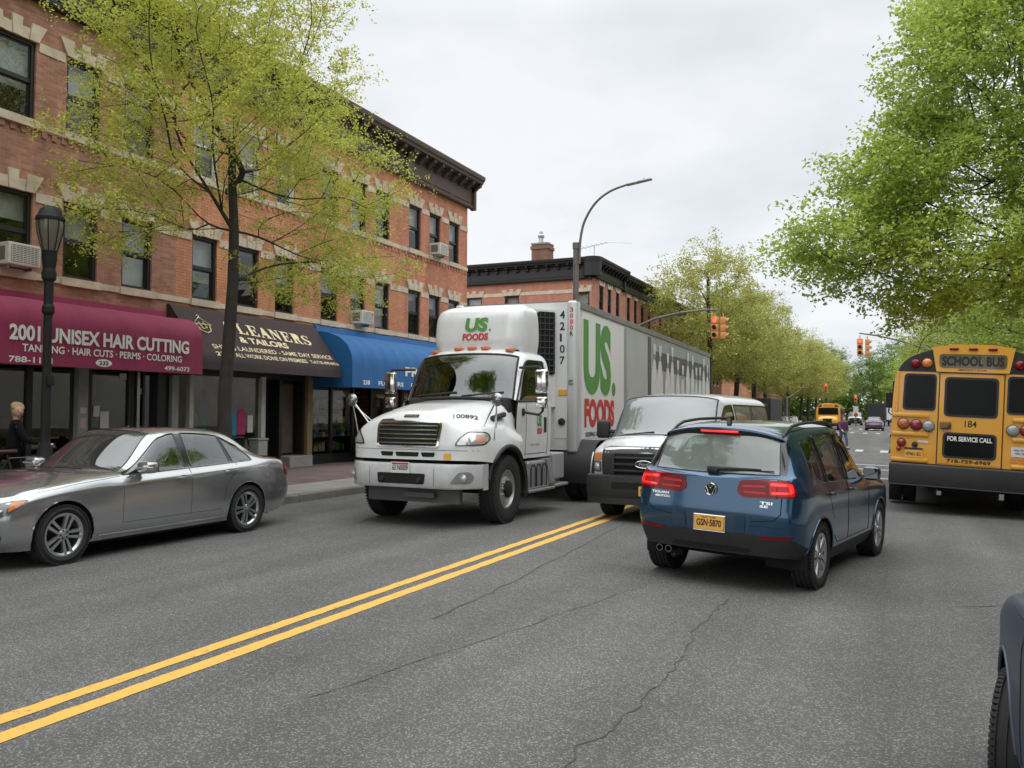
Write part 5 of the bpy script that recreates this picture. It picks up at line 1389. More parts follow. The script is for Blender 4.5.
def build_sedan(root, paint, L=4.88, seatm=SEATG, star=True):
    T = sedan_table(L); ax = (L/2-.84, L/2-3.714)
    LR = lambda n: (n+'_L', n+'_R')
    def cls(i, j):
        if j == 4:
            if i in (6, 7): return LR('fwin')
            if i == 9: return LR('rwin')
            if i == 11: return LR('qwin')
            if i in (8, 10): return LR('pil%d' % i)
        if i == 6 and j >= 6: return 'wind'
        if i == 12 and j >= 6: return 'back'
        if j in (1, 2, 3) and i in (6, 7): return LR('fdoor')
        if j in (1, 2, 3) and i in (8, 9): return LR('rdoor')
        if j >= 4 and i in (2, 3, 4, 5): return 'hood'
        return 'body'
    parts, G = loft(T, cls, .045, .045, arches=[(ax[0], .33, .375, .5), (ax[1], .33, .375, .5)])
    spec = {'body': ('body', paint), 'hood': ('hood', paint), 'wind': ('windshield', GL_WIND), 'back': ('rear_window', GL_SIDE)}
    for s in 'LR':
        for q in (8, 10): spec['pil%d_%s' % (q, s)] = ('window_pillar', BLKG)
        for k, n in (('fwin', 'side_window'), ('rwin', 'side_window'), ('qwin', 'quarter_window')): spec[k+'_'+s] = (n, GL_SIDE)
        for k in ('fdoor', 'rdoor'): spec[k+'_'+s] = ('door', paint)
    o = loft_objs(parts, spec, root); solid = bvh_of(list(o.values()))
    liner(parts, ['wind', 'back']+[k+s for k in ('fwin', 'rwin', 'qwin') for s in ('_L', '_R')], .035).build('cabin_lining', LINER, root, True, fix=False)
    for s in (1, -1):
        for x in ax: mb = MB(); wheel_well(mb, x, .33, .38, .45, .88, s); mb.build('wheel_well', DARK, root)
    mb = MB(); mb.box(-L/2+.4, L/2-.4, -.62, .62, .17, .45); mb.box(ax[1]+.4, ax[0]-.4, -.82, .82, .17, .32); mb.build('underbody', DARK, root)
    for x in ax:
        for s in (1, -1): add_wheel(root, x, s*.80, .327, .235, .232, 'twin', RIMS, TYRE, DARK)
    sm = MB()
    for s in (1, -1):
        D = (0, -s, 0)
        seam(sm, solid, [(L/2-1.60, 0, .36), (L/2-1.60, 0, .80), (L/2-1.66, 0, .93)], D, .0035)
        seam(sm, solid, [(L/2-2.66, 0, .36), (L/2-2.66, 0, .955)], D, .0035)
        seam(sm, solid, [(L/2-3.24, 0, .48), (L/2-3.30, 0, .72), (L/2-3.50, 0, .90), (L/2-3.52, 0, .98)], D, .0035)
        seam(sm, solid, [(L/2-1.62, 0, .375), (L/2-3.2, 0, .375)], D, .003)
        seam(sm, solid, [(L/2-.55, 0, .805), (L/2-1.0, 0, .865), (L/2-1.6, 0, .915)], D, .0035)
    sm.build('door_seam', DARK, root)
    # chrome line under and over the side glass, black seals round the screens
    sl = MB()
    for k in ('wind', 'back'): sl.merge(rim_line(o[k], .009))
    for k in o:
        if 'win_' in k: sl.merge(rim_line(o[k], .010))
    sl.build('window_seal', BLKG, root)
    ch = MB()
    for s in (1, -1):
        pts = []
        for k in range(40):
            d = 1.72+(3.82-1.72)*k/39
            h = solid.ray_cast(Vector((L/2-d, s*3, .922+.075*(d-1.72)/2.1)), Vector((0, -s, 0)), 3)
            if h[0]: pts.append((h[0].x, h[0].y+s*.003, h[0].z))
        ch.tube(pts, .009, 6)
        pts = []
        for k in range(30):                                # sill strip
            d = 1.28+(3.30-1.28)*k/29
            h = solid.ray_cast(Vector((L/2-d, s*3, .265)), Vector((0, -s, 0)), 3)
            if h[0]: pts.append((h[0].x, h[0].y+s*.004, .265))
        ch.tube(pts, .016, 6)
    ch.build('bright_trim', CHROME, root)
    # character line along the flank
    for s in (1, -1):
        for k, d in (('fdoor', 2.52), ('rdoor', 3.36)):
            x = L/2-d; zz = .845 if k == 'fdoor' else .875
            h = solid.ray_cast(Vector((x, s*3, zz)), Vector((0, -s, 0)), 3); y = h[0].y if h[0] else s*.9
            dn = o[k+('_L' if s > 0 else '_R')]
            hm = MB(); hm.tube([(x-.11, y+s*.003, zz+.006), (x-.09, y+s*.036, zz+.006), (x, y+s*.042, zz+.004), (x+.09, y+s*.036, zz), (x+.11, y+s*.003, zz)], [.010, .014, .015, .014, .010], 8); hm.build('handle', paint, dn, True)
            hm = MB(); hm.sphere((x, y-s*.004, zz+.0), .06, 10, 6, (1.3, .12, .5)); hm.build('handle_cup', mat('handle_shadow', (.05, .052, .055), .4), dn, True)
        M = Matrix.Translation((L/2-1.88, s*1.0, 1.005))
        mm = MB(); mm.rbox(-.07, .10, -.115, .115, -.068, .075, .05, 3, M=M); mm.box(L/2-1.93, L/2-1.84, s*.84, s*.92, .945, .985); mo = mm.build('wing_mirror', paint, root, True)
        g = MB(); g.rbox(-.078, -.066, -.095, .095, -.05, .06, .004, 1, M=M); g.build('mirror_glass', mat('mirror_dark', (.20, .21, .22), .05, metal=1), mo)
        g = MB(); g.rbox(.03, .106, -.10 if s > 0 else -.118, .118 if s > 0 else .10, -.004, .012, .004, 1, M=M); g.build('indicator', CLRL, mo)
        mm = MB(); mm.prism([(L/2-1.70, .935), (L/2-1.98, .945), (L/2-1.92, 1.02)], s*.845, s*.855); mm.build('mirror_gusset', BLKP, root)
        # lamps
        D = Vector((-1, -s, 0)).normalized(); U = Vector((-1, s, 0)).normalized()
        q = rpoly([(-1.28, .545), (-1.20, .53), (-.98, .60), (-.83, .70), (-.80, .745), (-.98, .74), (-1.22, .68)], .025)
        mb = MB(); patch(mb, solid, q, (0, 0, 0), U, (0, 0, 1), D, .006, .035); hl = mb.build('headlight', mat('headlamp_dark', (.10, .105, .11), .08, coat=1., metal=.3), root, True)
        mb = MB(); patch(mb, solid, rpoly([(-.98, .625), (-.85, .705), (-.83, .735), (-.96, .725)], .015), (0, 0, 0), U, (0, 0, 1), D, .009, .03); mb.build('indicator', AMBL, hl, True)
        mb = MB(); patch(mb, solid, rpoly([(-1.22, .58), (-1.10, .585), (-1.02, .65), (-1.14, .665)], .02), (0, 0, 0), U, (0, 0, 1), D, .009, .03); patch(mb, solid, rpoly([(-1.21, .69), (-.97, .735), (-.97, .745), (-1.21, .70)], .004), (0, 0, 0), U, (0, 0, 1), D, .009, .03); mb.build('lamp_reflector', CLRL, hl, True)
        D = Vector((1, -s, 0)).normalized(); U = Vector((1, s, 0)).normalized()
        q = rpoly([(-1.30, .80), (-1.18, .74), (-.98, .735), (-.90, .80), (-.93, .915), (-1.04, .945), (-1.28, .93)], .03)
        mb = MB(); patch(mb, solid, q, (0, 0, 0), U, (0, 0, 1), D, .008, .03); tl = mb.build('tail_light', REDL, root, True)
        mb = MB(); patch(mb, solid, rpoly([(-1.25, .83), (-.94, .83), (-.94, .855), (-1.25, .86)], .006), (0, 0, 0), U, (0, 0, 1), D, .011, .03); mb.build('lamp_strip', mat('red_lens_pale', (.55, .10, .10), .2, coat=.5), tl, True)
        # bumper intake
        mb = MB(); patch(mb, solid, rpoly([(-1.30, .26), (-1.10, .26), (-1.02, .36), (-1.10, .44), (-1.30, .44)], .04), (0, 0, 0), Vector((-1, s, 0)).normalized(), (0, 0, 1), Vector((-1, -s, 0)).normalized(), .004, .04); mb.build('bumper_intake', BLKP, root, True)
    gb = MB(); patch(gb, solid, rpoly([(-.40, .50), (.40, .50), (.44, .70), (-.44, .70)], .05), (0, 0, 0), (0, 1, 0), (0, 0, 1), (-1, 0, 0), .008); gr = gb.build('grille', BLKG, root, True)
    gb = MB()
    for z in (.55, .60, .65): seam(gb, solid, [(L/2, -.40, z), (L/2, .40, z)], (-1, 0, 0), .012, sink=-.01)
    gb.build('grille_bar', CHROME, gr, True)
    for s in (1, -1):
        for x in ax: lip = MB(); arch_lip(lip, solid, x, .33, .376, s, .007, a0=.1, a1=PI-.1, out=-.006); lip.build('arch_lip', paint, root, True)
    for y in (.38, -.38): mb = MB(); seat(mb, -.02, y, .52, .48, .58); mb.build('seat', seatm, root, True)
    for y in (.38, -.38): mb = MB(); seat(mb, -.95, y, .60, .50, .52); mb.build('rear_seat', seatm, root, True)
    mb = MB(); mb.rbox(.52, .98, -.78, .78, .62, .90, .06); mb.rbox(.55, .60, -.14, .14, 1.25, 1.32, .02) if False else None; mb.build('dashboard', LINER, root, True)
    mb = MB(); mb.tube([(.42+.06*math.cos(a), .38+.18*math.sin(a), .86+.16*math.cos(a)) for a in [2*PI*k/20 for k in range(21)]], .015, 6); mb.build('steering_wheel', LINER, root, True)
    mb = MB(); mb.rbox(.20, .24, -.12, .12, 1.255, 1.32, .015); mb.build('rear_view_mirror', BLKP, root, True)
    return solid
GREYP = carpaint('grey_metallic', (.44, .45, .455), .8, .18, dirt=.03)
sed = thing('saloon_car', 'grey metallic saloon parked at the kerb by the hair salon', 'car', (-9.235, 8.09, 0), rad(-90))
build_sedan(sed, GREYP, seatm=SEATB)

# ------------------------------------------------------------------ white passenger van
def van_table(L=5.5):
    S = mk(L); z9 = [0]*9
    return [
     S([.17, .15, .13, .15, .20, .22, .22, .22, .22], z9, [.32, .66, .88, 1.08, 1.12, 1.125, 1.13, 1.13, 1.13]),
     S([.18, .16, .14, .16, .21, .22, .22, .22, .22], [.58, .58, .58, .58, .57, .43, .29, .145, 0], [.32, .66, .88, 1.08, 1.125, 1.135, 1.14, 1.14, 1.14]),
     S([.34, .30, .28, .30, .34, .30, .28, .27, .26], [.87, .90, .905, .895, .85, .64, .43, .21, 0], [.32, .66, .88, 1.08, 1.13, 1.155, 1.165, 1.17, 1.17]),
     S([.52, .52, .52, .52, .52, .50, .48, .47, .46], [.93, .965, .97, .96, .90, .68, .46, .23, 0], [.32, .66, .90, 1.10, 1.17, 1.21, 1.225, 1.23, 1.23]),
     S([.95, .95, .95, .95, .80, .76, .72, .66, .64], [.95, .985, .99, .985, .935, .76, .56, .28, 0], [.32, .66, .92, 1.13, 1.23, 1.275, 1.295, 1.30, 1.30]),
     S([1.25, 1.25, 1.25, 1.25, 1.04, 1.02, .98, .86, .83], [.95, .985, .995, .99, .955, .89, .84, .43, 0], [.32, .66, .92, 1.14, 1.265, 1.285, 1.305, 1.34, 1.35]),
     S([1.55, 1.55, 1.55, 1.55, 1.55, 1.66, 1.58, 1.44, 1.40], [.95, .985, .995, .99, .965, .865, .79, .41, 0], [.32, .66, .92, 1.15, 1.275, 1.82, 1.925, 1.985, 1.995]),
     S([2.10, 2.10, 2.10, 2.10, 2.12, 2.10, 2.08, 2.05, 2.05], [.95, .985, .995, .99, .968, .865, .78, .41, 0], [.32, .66, .92, 1.15, 1.28, 1.85, 1.955, 2.04, 2.05]),
     S([2.26]*9, [.95, .985, .995, .99, .968, .865, .78, .41, 0], [.32, .66, .92, 1.15, 1.28, 1.855, 1.96, 2.05, 2.06]),
     S([3.55]*9, [.95, .985, .995, .99, .968, .865, .78, .41, 0], [.32, .66, .92, 1.15, 1.28, 1.855, 1.96, 2.06, 2.075]),
     S([3.64]*9, [.95, .985, .995, .99, .968, .865, .78, .41, 0], [.32, .66, .92, 1.15, 1.28, 1.855, 1.96, 2.06, 2.075]),
     S([5.10]*9, [.94, .98, .985, .985, .96, .855, .77, .40, 0], [.34, .66, .92, 1.15, 1.28, 1.84, 1.95, 2.05, 2.06]),
     S([5.35, 5.40, 5.40, 5.40, 5.38, 5.30, 5.28, 5.28, 5.28], [.88, .92, .925, .92, .90, .80, .72, .38, 0], [.36, .66, .92, 1.15, 1.28, 1.83, 1.92, 2.0, 2.01]),
     S([5.44, 5.49, 5.49, 5.49, 5.47, 5.40, 5.37, 5.34, 5.34], [.50, .52, .52, .52, .51, .50, .48, .30, 0], [.36, .66, .92, 1.15, 1.28, 1.80, 1.88, 1.94, 1.95]),
     S([5.45, 5.5, 5.5, 5.5, 5.48, 5.41, 5.38, 5.35, 5.35], z9, [.36, .66, .92, 1.15, 1.28, 1.80, 1.88, 1.94, 1.95]),
    ]
GL_VAN = glass('van_windscreen', (.30, .36, .35), 1.95, .02, film=((.52, .57, .57), .24))  # film greys the screen in place of reflected sky
GL_VANS = glass('van_side_glass', (.10, .11, .10), 1.7, .03, film=((.34, .33, .29), .40))
def build_van(root, paint, L=5.5):
    T = van_table(L); ax = (L/2-.98, L/2-4.48)
    LR = lambda n: (n+'_L', n+'_R')
    def cls(i, j):
        if j == 4:
            if i in (5, 6): return LR('fwin')
            if i == 8: return LR('rwin')
            if i == 10: return LR('qwin')
        if i == 5 and j >= 6: return 'wind'
        if i == 12 and j in (4,): return 'back'
        if i == 13 and j in (4,): return 'back'
        if j in (1, 2, 3) and i in (5, 6): return LR('fdoor')
        if j >= 4 and i in (2, 3, 4): return 'hood'
        return 'body'
    parts, G = loft(T, cls, .05, .05, arches=[(ax[0], .37, .43, .5), (ax[1], .37, .43, .5)])
    spec = {'body': ('body', paint), 'hood': ('hood', paint), 'wind': ('windshield', GL_VAN), 'back': ('rear_window', GL_SIDE)}
    for s in 'LR':
        for k in ('fwin', 'rwin', 'qwin'): spec[k+'_'+s] = ('side_window', GL_SIDE if k == 'fwin' else GL_VANS)
        spec['fdoor_'+s] = ('door', paint)
    o = loft_objs(parts, spec, root); solid = bvh_of(list(o.values()))
    liner(parts, ['wind', 'back']+[k+s for k in ('fwin', 'rwin', 'qwin') for s in ('_L', '_R')], .03).build('cabin_lining', LINER, root, True, fix=False)
    for s in (1, -1):
        for x in ax: mb = MB(); wheel_well(mb, x, .37, .435, .45, .95, s); mb.build('wheel_well', DARK, root)
    mb = MB(); mb.box(-L/2+.4, L/2-.5, -.65, .65, .25, .6); mb.box(-L/2+.2, -L/2+.4, -.9, .9, .4, .6); mb.build('underbody', DARK, root)
    for x in ax:
        for s in (1, -1): add_wheel(root, x, s*.84, .372, .235, .21, 'dish', STEELW, TYRE, DARK)
    sl = MB()
    for k in ('wind',): sl.merge(rim_line(o[k], .014))
    for k in o:
        if 'win_' in k: sl.merge(rim_line(o[k], .012))
    sl.build('window_seal', BLKP, root)
    # big dark front: grille surround, bars, lamps, bumper
    X = L/2
    gb = MB(); patch(gb, solid, rpoly([(-.72, .72), (.72, .72), (.73, 1.14), (.68, 1.18), (-.68, 1.18), (-.73, 1.14)], .03), (0, 0, 0), (0, 1, 0), (0, 0, 1), (-1, 0, 0), .012, .06); gr = gb.build('grille_surround', BLKP, root, True)
    gb = MB(); patch(gb, solid, rpoly([(-.54, .75), (.54, .75), (.54, 1.07), (-.54, 1.07)], .02), (0, 0, 0), (0, 1, 0), (0, 0, 1), (-1, 0, 0), .016, .06); gb.build('grille_opening', DARK, gr, True)
    gb = MB()
    for z in (.80, .90, 1.0): gb.rbox(X-.135, X-.085, -.52, .52, z-.018, z+.018, .012)
    for y in (-.52, .52): gb.rbox(X-.15, X-.085, y-.03, y+.03, .73, 1.08, .012)
    gb.build('grille_bar', BLKP, gr, True)
    # oval emblem with script-like lettering
    M = Matrix.Translation((X-.085, 0, .91)); e = MB()
    e.add([(0, .14*math.cos(2*PI*k/32), .056*math.sin(2*PI*k/32)) for k in range(32)]+[(.015, .14*math.cos(2*PI*k/32), .056*math.sin(2*PI*k/32)) for k in range(32)], [tuple(range(32, 64))]+[(k, (k+1) % 32, 32+(k+1) % 32, 32+k) for k in range(32)], M); em = e.build('emblem', mat('badge_blue', (.012, .02, .06), .2, coat=.5), root)
    e = MB(); e.tube([(.016, .14*math.cos(2*PI*k/32), .056*math.sin(2*PI*k/32)) for k in range(33)], .006, 6, M=M)
    text_mb('Ford', .17, .062, (X-.085+.018, .085 if False else -.085, .88), (0, 1, 0), (0, 0, 1), .02, .35, e); e.build('emblem_script', CHROME, em, fix=False)
    for s in (1, -1):
        hb = MB(); patch(hb, solid, rpoly([(.74, .77), (.895, .77), (.895, .94), (.74, .94)], .02), (0, 0, 0), (0, s, 0), (0, 0, 1), (-1, 0, 0), .012, .05); h = hb.build('headlight', mat('headlamp_bezel', (.05, .05, .05), .3), root, True)
        hb = MB(); patch(hb, solid, rpoly([(.755, .785), (.88, .785), (.88, .925), (.755, .925)], .02), (0, 0, 0), (0, s, 0), (0, 0, 1), (-1, 0, 0), .018, .04); hb.build('lamp_lens', mat('lamp_glass_grey', (.30, .31, .31), .1, coat=1., metal=.4), h, True); hb = MB(); hb.lathe([(.05, 0), (.045, .012), (0, .02)], 20, axis='X', M=Matrix.Translation((solid.ray_cast(Vector((X+1, s*.815, .855)), Vector((-1, 0, 0)), 3)[0].x+.018, s*.815, .855))); hb.build('lamp_bulb', CLRL, h, True)
        hb = MB(); patch(hb, solid, rpoly([(.74, .96), (.90, .96), (.895, 1.06), (.74, 1.08)], .015), (0, 0, 0), (0, s, 0), (0, 0, 1), (-1, 0, 0), .014, .05); hb.build('indicator', AMBL, root, True)
        mm = MB(); mm.rbox(X-1.36, X-1.24, s*1.02, s*1.26, 1.27, 1.58, .05, 3) if s > 0 else mm.rbox(X-1.36, X-1.24, -1.26, -1.02, 1.27, 1.58, .05, 3)
        mm.tube([(X-1.3, s*.93, 1.38), (X-1.3, s*1.06, 1.40)], .035, 8); mm.tube([(X-1.3, s*.95, 1.30), (X-1.3, s*1.06, 1.33)], .025, 8); mm.build('wing_mirror', BLKP, root, True)
    bm_ = MB(); pl = []
    for k in range(21):
        y = -.99+1.98*k/20; pl.append((X-.005-.16*abs(y/.99)**5-.02*(y/.99)**2, y))
    prof = [(-.02, .38), (.0, .42), (.01, .50), (.012, .64), (.0, .715), (-.10, .735)]
    bm_.grid([[(x+dx, y, z) for x, y in pl] for dx, z in prof]); 
    bm_.grid([[(x-.02, y, z) for x, y in pl] for z in (.28, .39)])
    for s in (1, -1): bm_.grid([[(X-.18, s*.99, z), (X-.50, s*.985, z)] for z in (.38, .72)])
    bp = bm_.build('bumper', BLKP, root, True)
    b2 = MB(); b2.box(X-.0, X+.012, -.50, .50, .53, .63); b2.build('bumper_slot', DARK, bp)
    plate(root, '51208-MG', (X+.024, -.05, .43), (0, 1, 0), (0, 0, 1), .32, .15)
    # screen wipers and interior
    wp = MB()
    for y0, y1 in ((-.62, -.10), (.10, .66)):
        a = solid.ray_cast(Vector((X+1, y0, 1.345)), Vector((-1, 0, 0)), 3)[0]; b = solid.ray_cast(Vector((X+1, y1, 1.40)), Vector((-1, 0, 0)), 3)[0]
        if a and b: wp.tube([(a.x+.02, a.y, a.z), (b.x+.015, b.y, b.z)], .011, 6)
    wp.build('wiper', BLKP, root)
    mb = MB()
    for y in (.45, -.45): seat(mb, .55, y, .55, .78, .70)
    for x in (-.5, -1.4): mb.rbox(x-.5, x+.1, -.8, .8, .6, .85, .05); mb.rbox(x-.55, x-.38, -.8, .8, .8, 1.5, .05)
    mb.build('seat', SEATG, root, True)
    mb = MB(); mb.rbox(1.05, 1.75, -.88, .88, .95, 1.28, .06); mb.build('dashboard', LINER, root, True)
    for s in (1, -1):
        for x in ax: lip = MB(); arch_lip(lip, solid, x, .37, .432, s, .012, a0=.1, a1=PI-.1); lip.build('arch_lip', paint, root, True)
    sm = MB()
    for s in (1, -1):
        for d in (1.27, 2.18, 3.6): seam(sm, solid, [(X-d, 0, .5), (X-d, 0, 1.26)], (0, -s, 0), .005)
    seam(sm, solid, [(X-.5, -.78, 1.3), (X-.25, -.74, 1.3)], (0, 0, -1), .004); seam(sm, solid, [(X-.5, .78, 1.3), (X-.25, .74, 1.3)], (0, 0, -1), .004)
    sm.build('door_seam', DARK, root)
    return solid
WHITEP = carpaint('white_paint', (.62, .63, .63), 0., .35, dirt=.10)
van = thing('passenger_van', 'white van with black grille and bumper passing over the yellow line', 'van', (-3.46, 15.5, -.01), rad(-90-3))
build_van(van, WHITEP)

# ------------------------------------------------------------------ dark car at the lower right edge (its near front corner is seen)
NAVYP = carpaint('dark_slate_paint', (.045, .060, .090), .3, .5, coat=.15, dirt=.08)
# ------------------------------------------------------------------ white delivery tractor
TW = carpaint('truck_white', (.74, .75, .745), 0., .32, dirt=.05)
BUMP = mat('bumper_silver', (.50, .505, .505), .42, metal=.15, var=.12, vs=5)
GREENL = mat('logo_green', (.09, .27, .055), .6); REDI = mat('logo_red', (.55, .035, .03), .6); INKK = mat('ink_dark', (.02, .025, .04), .6)
GL_CAB = glass('cab_glass', (.16, .19, .18), 1.85, .012)
def logo(parent, bvh, o, U, V, D, w, h, sc2=1., eps=.006):
    """'US.' in green over 'FOODS' in red, slanted heavy capitals; w x h for the upper word"""
    def put(txt, x, y, ww, hh, m, shear, bold):
        vs, fs = text2d(txt, bold, shear); mb = MB()
        P = [(x+a*ww, y+b*hh) for a, b in vs]
        if bvh is not None: drape(mb, bvh, P, fs, o, U, V, D, eps)
        else:
            oo = Vector(o); mb.add([tuple(oo+Vector(U)*a+Vector(V)*b-Vector(D)*eps) for a, b in P], fs)
        mb.build('lettering', m, parent, fix=False)
    put('US', 0, 0, w*.88, h, GREENL, .10, .05); put('.', w*.92, 0, w*.08, w*.09, GREENL, 0, .02)
    put('FOODS', -w*.10*sc2, -h*.62, w*1.0, h*.50, REDI, .12, .045)
tr = thing('delivery_truck', 'white box truck tractor with chrome grille standing by the flower shop', 'truck', (-6.62, 11.9, 0), rad(-90-2))
# local frame: x forward, origin on the ground under the front axle
def Sx(x, y, z): return list(zip(x, y, z))
hood_t = [
 Sx([1.03, 1.04, 1.01, .97, .92, .86, .84], [0]*7, [.99, 1.2, 1.40, 1.54, 1.63, 1.68, 1.69]),
 Sx([1.01, 1.02, .99, .95, .88, .82, .80], [.62, .62, .60, .57, .40, .20, 0], [.99, 1.2, 1.40, 1.54, 1.645, 1.70, 1.71]),
 Sx([.93, .94, .88, .80, .72, .66, .64], [.99, .99, .95, .82, .56, .29, 0], [.99, 1.2, 1.41, 1.56, 1.68, 1.74, 1.75]),
 Sx([.70, .70, .66, .62, .52, .48, .46], [1.15, 1.15, 1.08, .90, .64, .33, 0], [.97, 1.2, 1.43, 1.58, 1.71, 1.78, 1.79]),
 Sx([.38, .38, .36, .34, .30, .28, .28], [1.18, 1.18, 1.11, .93, .70, .37, 0], [.93, 1.2, 1.44, 1.60, 1.74, 1.82, 1.83]),
 Sx([.0]*7, [1.18, 1.18, 1.10, .94, .76, .40, 0], [.88, 1.2, 1.44, 1.61, 1.77, 1.85, 1.86]),
 Sx([-.35, -.35, -.35, -.35, -.35, -.30, -.28], [1.17, 1.17, 1.07, .96, .84, .44, 0], [.85, 1.18, 1.43, 1.63, 1.79, 1.875, 1.885]),
 Sx([-.62, -.62, -.58, -.52, -.48, -.40, -.36], [1.12, 1.12, 1.05, .98, .88, .46, 0], [.85, 1.16, 1.42, 1.64, 1.80, 1.885, 1.895]),
]
hp, _ = loft(hood_t, lambda i, j: 'hood', .05, .05, nose=True, tail=False, top=True, arches=[(0, .52, .64, .62)])
ho = loft_objs(hp, {'hood': ('hood', TW)}, tr); HB = bvh_of(list(ho.values()))
cab_t = [
 Sx([-.42, -.42, -.42, -.45, -.50, -.53, -.51, -.40, -.37], [1.06, 1.08, 1.09, 1.09, 1.085, 1.04, .98, .50, 0], [.95, 1.20, 1.50, 1.75, 1.87, 1.885, 1.90, 1.925, 1.935]),
 Sx([-.75, -.75, -.75, -.75, -.82, -.92, -.86, -.76, -.73], [1.06, 1.08, 1.09, 1.09, 1.088, 1.00, .91, .46, 0], [.95, 1.20, 1.50, 1.75, 1.875, 2.52, 2.60, 2.655, 2.665]),
 Sx([-1.05]*5+[-1.06, -1.04, -1.0, -1.0], [1.06, 1.08, 1.09, 1.09, 1.088, .995, .88, .45, 0], [.95, 1.20, 1.50, 1.75, 1.88, 2.555, 2.69, 2.755, 2.765]),
 Sx([-1.58]*9, [1.06, 1.08, 1.09, 1.09, 1.088, .995, .88, .45, 0], [.95, 1.20, 1.50, 1.75, 1.89, 2.56, 2.70, 2.77, 2.78]),
 Sx([-1.80]*9, [1.05, 1.07, 1.08, 1.08, 1.078, .985, .87, .44, 0], [.95, 1.20, 1.50, 1.75, 1.89, 2.55, 2.69, 2.76, 2.77]),
 Sx([-1.88]*9, [.98, 1.0, 1.01, 1.01, 1.0, .90, .80, .40, 0], [.97, 1.20, 1.50, 1.75, 1.89, 2.48, 2.62, 2.70, 2.71]),
 Sx([-1.89]*9, [0]*9, [1.0, 1.2, 1.5, 1.75, 1.89, 2.4, 2.5, 2.56, 2.57]),
]
def ccls(i, j):
    if i == 0 and j >= 6: return 'wind'
    if j == 4 and i in (0, 1, 2): return ('win_L', 'win_R') if i > 0 else ('win_L', 'win_R')
    if j in (0, 1, 2, 3) and i in (0, 1, 2): return ('door_L', 'door_R')
    return 'cab'
cp, _ = loft(cab_t, ccls, .05, .05, nose=False, tail=True, top=True, arches=[(0, .52, .66, .62)])
co = loft_objs(cp, {'cab': ('cab', TW), 'wind': ('windshield', GL_CAB), 'win_L': ('side_window', GL_CAB), 'win_R': ('side_window', GL_CAB), 'door_L': ('door', TW), 'door_R': ('door', TW)}, tr); CB = bvh_of(list(co.values()))
liner(cp, ['wind', 'win_L', 'win_R'], .03).build('cabin_lining', LINER, tr, True, fix=False)
sl = MB()
for k in ('wind', 'win_L', 'win_R'): sl.merge(rim_line(co[k], .020 if k == 'wind' else .016))
sl.build('window_seal', BLKP, tr)
mb = MB(); mb.rbox(-.80, -.40, -.95, .95, 1.55, 1.93, .05); mb.tube([(-.85+.08*math.cos(a), .52+.22*math.sin(a), 1.98+.2*math.cos(a)) for a in [2*PI*k/20 for k in range(21)]], .018, 6); mb.build('dashboard', LINER, tr, True)
for y in (.5, -.5): mb = MB(); seat(mb, -1.32, y, .5, 1.62, .62); mb.build('seat', SEATG, tr, True)
sm = MB()
for s in (1, -1):
    seam(sm, CB, [(-.78, 0, 1.0), (-.78, 0, 1.85)], (0, -s, 0), .006); seam(sm, CB, [(-1.64, 0, .98), (-1.64, 0, 2.56)], (0, -s, 0), .006); seam(sm, CB, [(-.78, 0, 1.02), (-1.64, 0, 1.02)], (0, -s, 0), .006)
    h = CB.ray_cast(Vector((-1.52, s*3, 1.45)), Vector((0, -s, 0)), 3)[0]
    mb = MB(); mb.rbox(-1.57, -1.47, h.y-.015, h.y+.015, 1.36, 1.62, .014, 2); mb.build('handle', BLKP, co['door_L' if s > 0 else 'door_R'])
sm.build('door_seam', DARK, tr)
# white ledge and the dark gap under the hood, then the bumper
U3 = ((0, 1, 0), (0, 0, 1), (-1, 0, 0))
mb = MB(); patch(mb, HB, rpoly([(-.54, 1.165), (.54, 1.165), (.57, 1.50), (.52, 1.585), (.30, 1.595), (.26, 1.565), (-.26, 1.565), (-.30, 1.595), (-.52, 1.585), (-.57, 1.50)], .05), (0, 0, 0), *U3, .012, .05); g = mb.build('grille', CHROME, tr, True)
mb = MB(); patch(mb, HB, rpoly([(-.505, 1.195), (.505, 1.195), (.535, 1.49), (.50, 1.535), (-.50, 1.535), (-.535, 1.49)], .04), (0, 0, 0), *U3, .018, .05); mb.build('grille_opening', DARK, g, True)
for k in range(5):
    mb = MB(); z = 1.235+k*.064; mb.tube([(HB.ray_cast(Vector((3, y, z)), Vector((-1, 0, 0)), 4)[0].x+.022, y, z) for y in [-.51+1.02*q/12 for q in range(13)]], [.013]*13, 8); mb.build('grille_bar', CHROME, g, True)
for y0, y1 in ((-.46, -.26), (-.19, .19), (.26, .46)):
    mb = MB(); patch(mb, HB, rpoly([(y0, 1.035), (y1, 1.035), (y1+.02, 1.10), (y0-.02, 1.10)], .02), (0, 0, 0), *U3, .006, .05); mb.build('air_slot', DARK, tr, True)
mb = MB(); patch(mb, HB, rpoly([(-.13, 1.615), (.13, 1.615), (.13, 1.655), (-.13, 1.655)], .012), (0, 0, 0), *U3, .012, .03); bd_ = mb.build('maker_badge', BLKG, tr, True)
vs, fs = text2d('FREIGHTLINER', .02); mb = MB(); drape(mb, HB, [(-.115+x*.23, 1.624+y*.022) for x, y in vs], fs, (0, 0, 0), *U3, .016); mb.build('lettering', CHROME, bd_, fix=False)
mb = MB(); seam(mb, HB, [(1, -1.1, 1.135), (1, 1.1, 1.135)], (-1, 0, 0), .004); mb.build('hood_seam', DARK, tr)
mb = MB(); patch(mb, HB, rpoly([(.62, 1.0), (.74, 1.0), (.74, 1.09), (.62, 1.09)], .02), (0, 0, 0), *U3, .006, .05); mb.build('yellow_sticker', PLATEY, tr, True)
vs, fs = text2d('100892', .02); mb = MB(); 
_D = Vector((-.72, -.42, -.55)).normalized(); _U = Vector((-.42, .72, 0)).normalized(); _V = _U.cross(_D)
_V = _V if _V.z > 0 else -_V
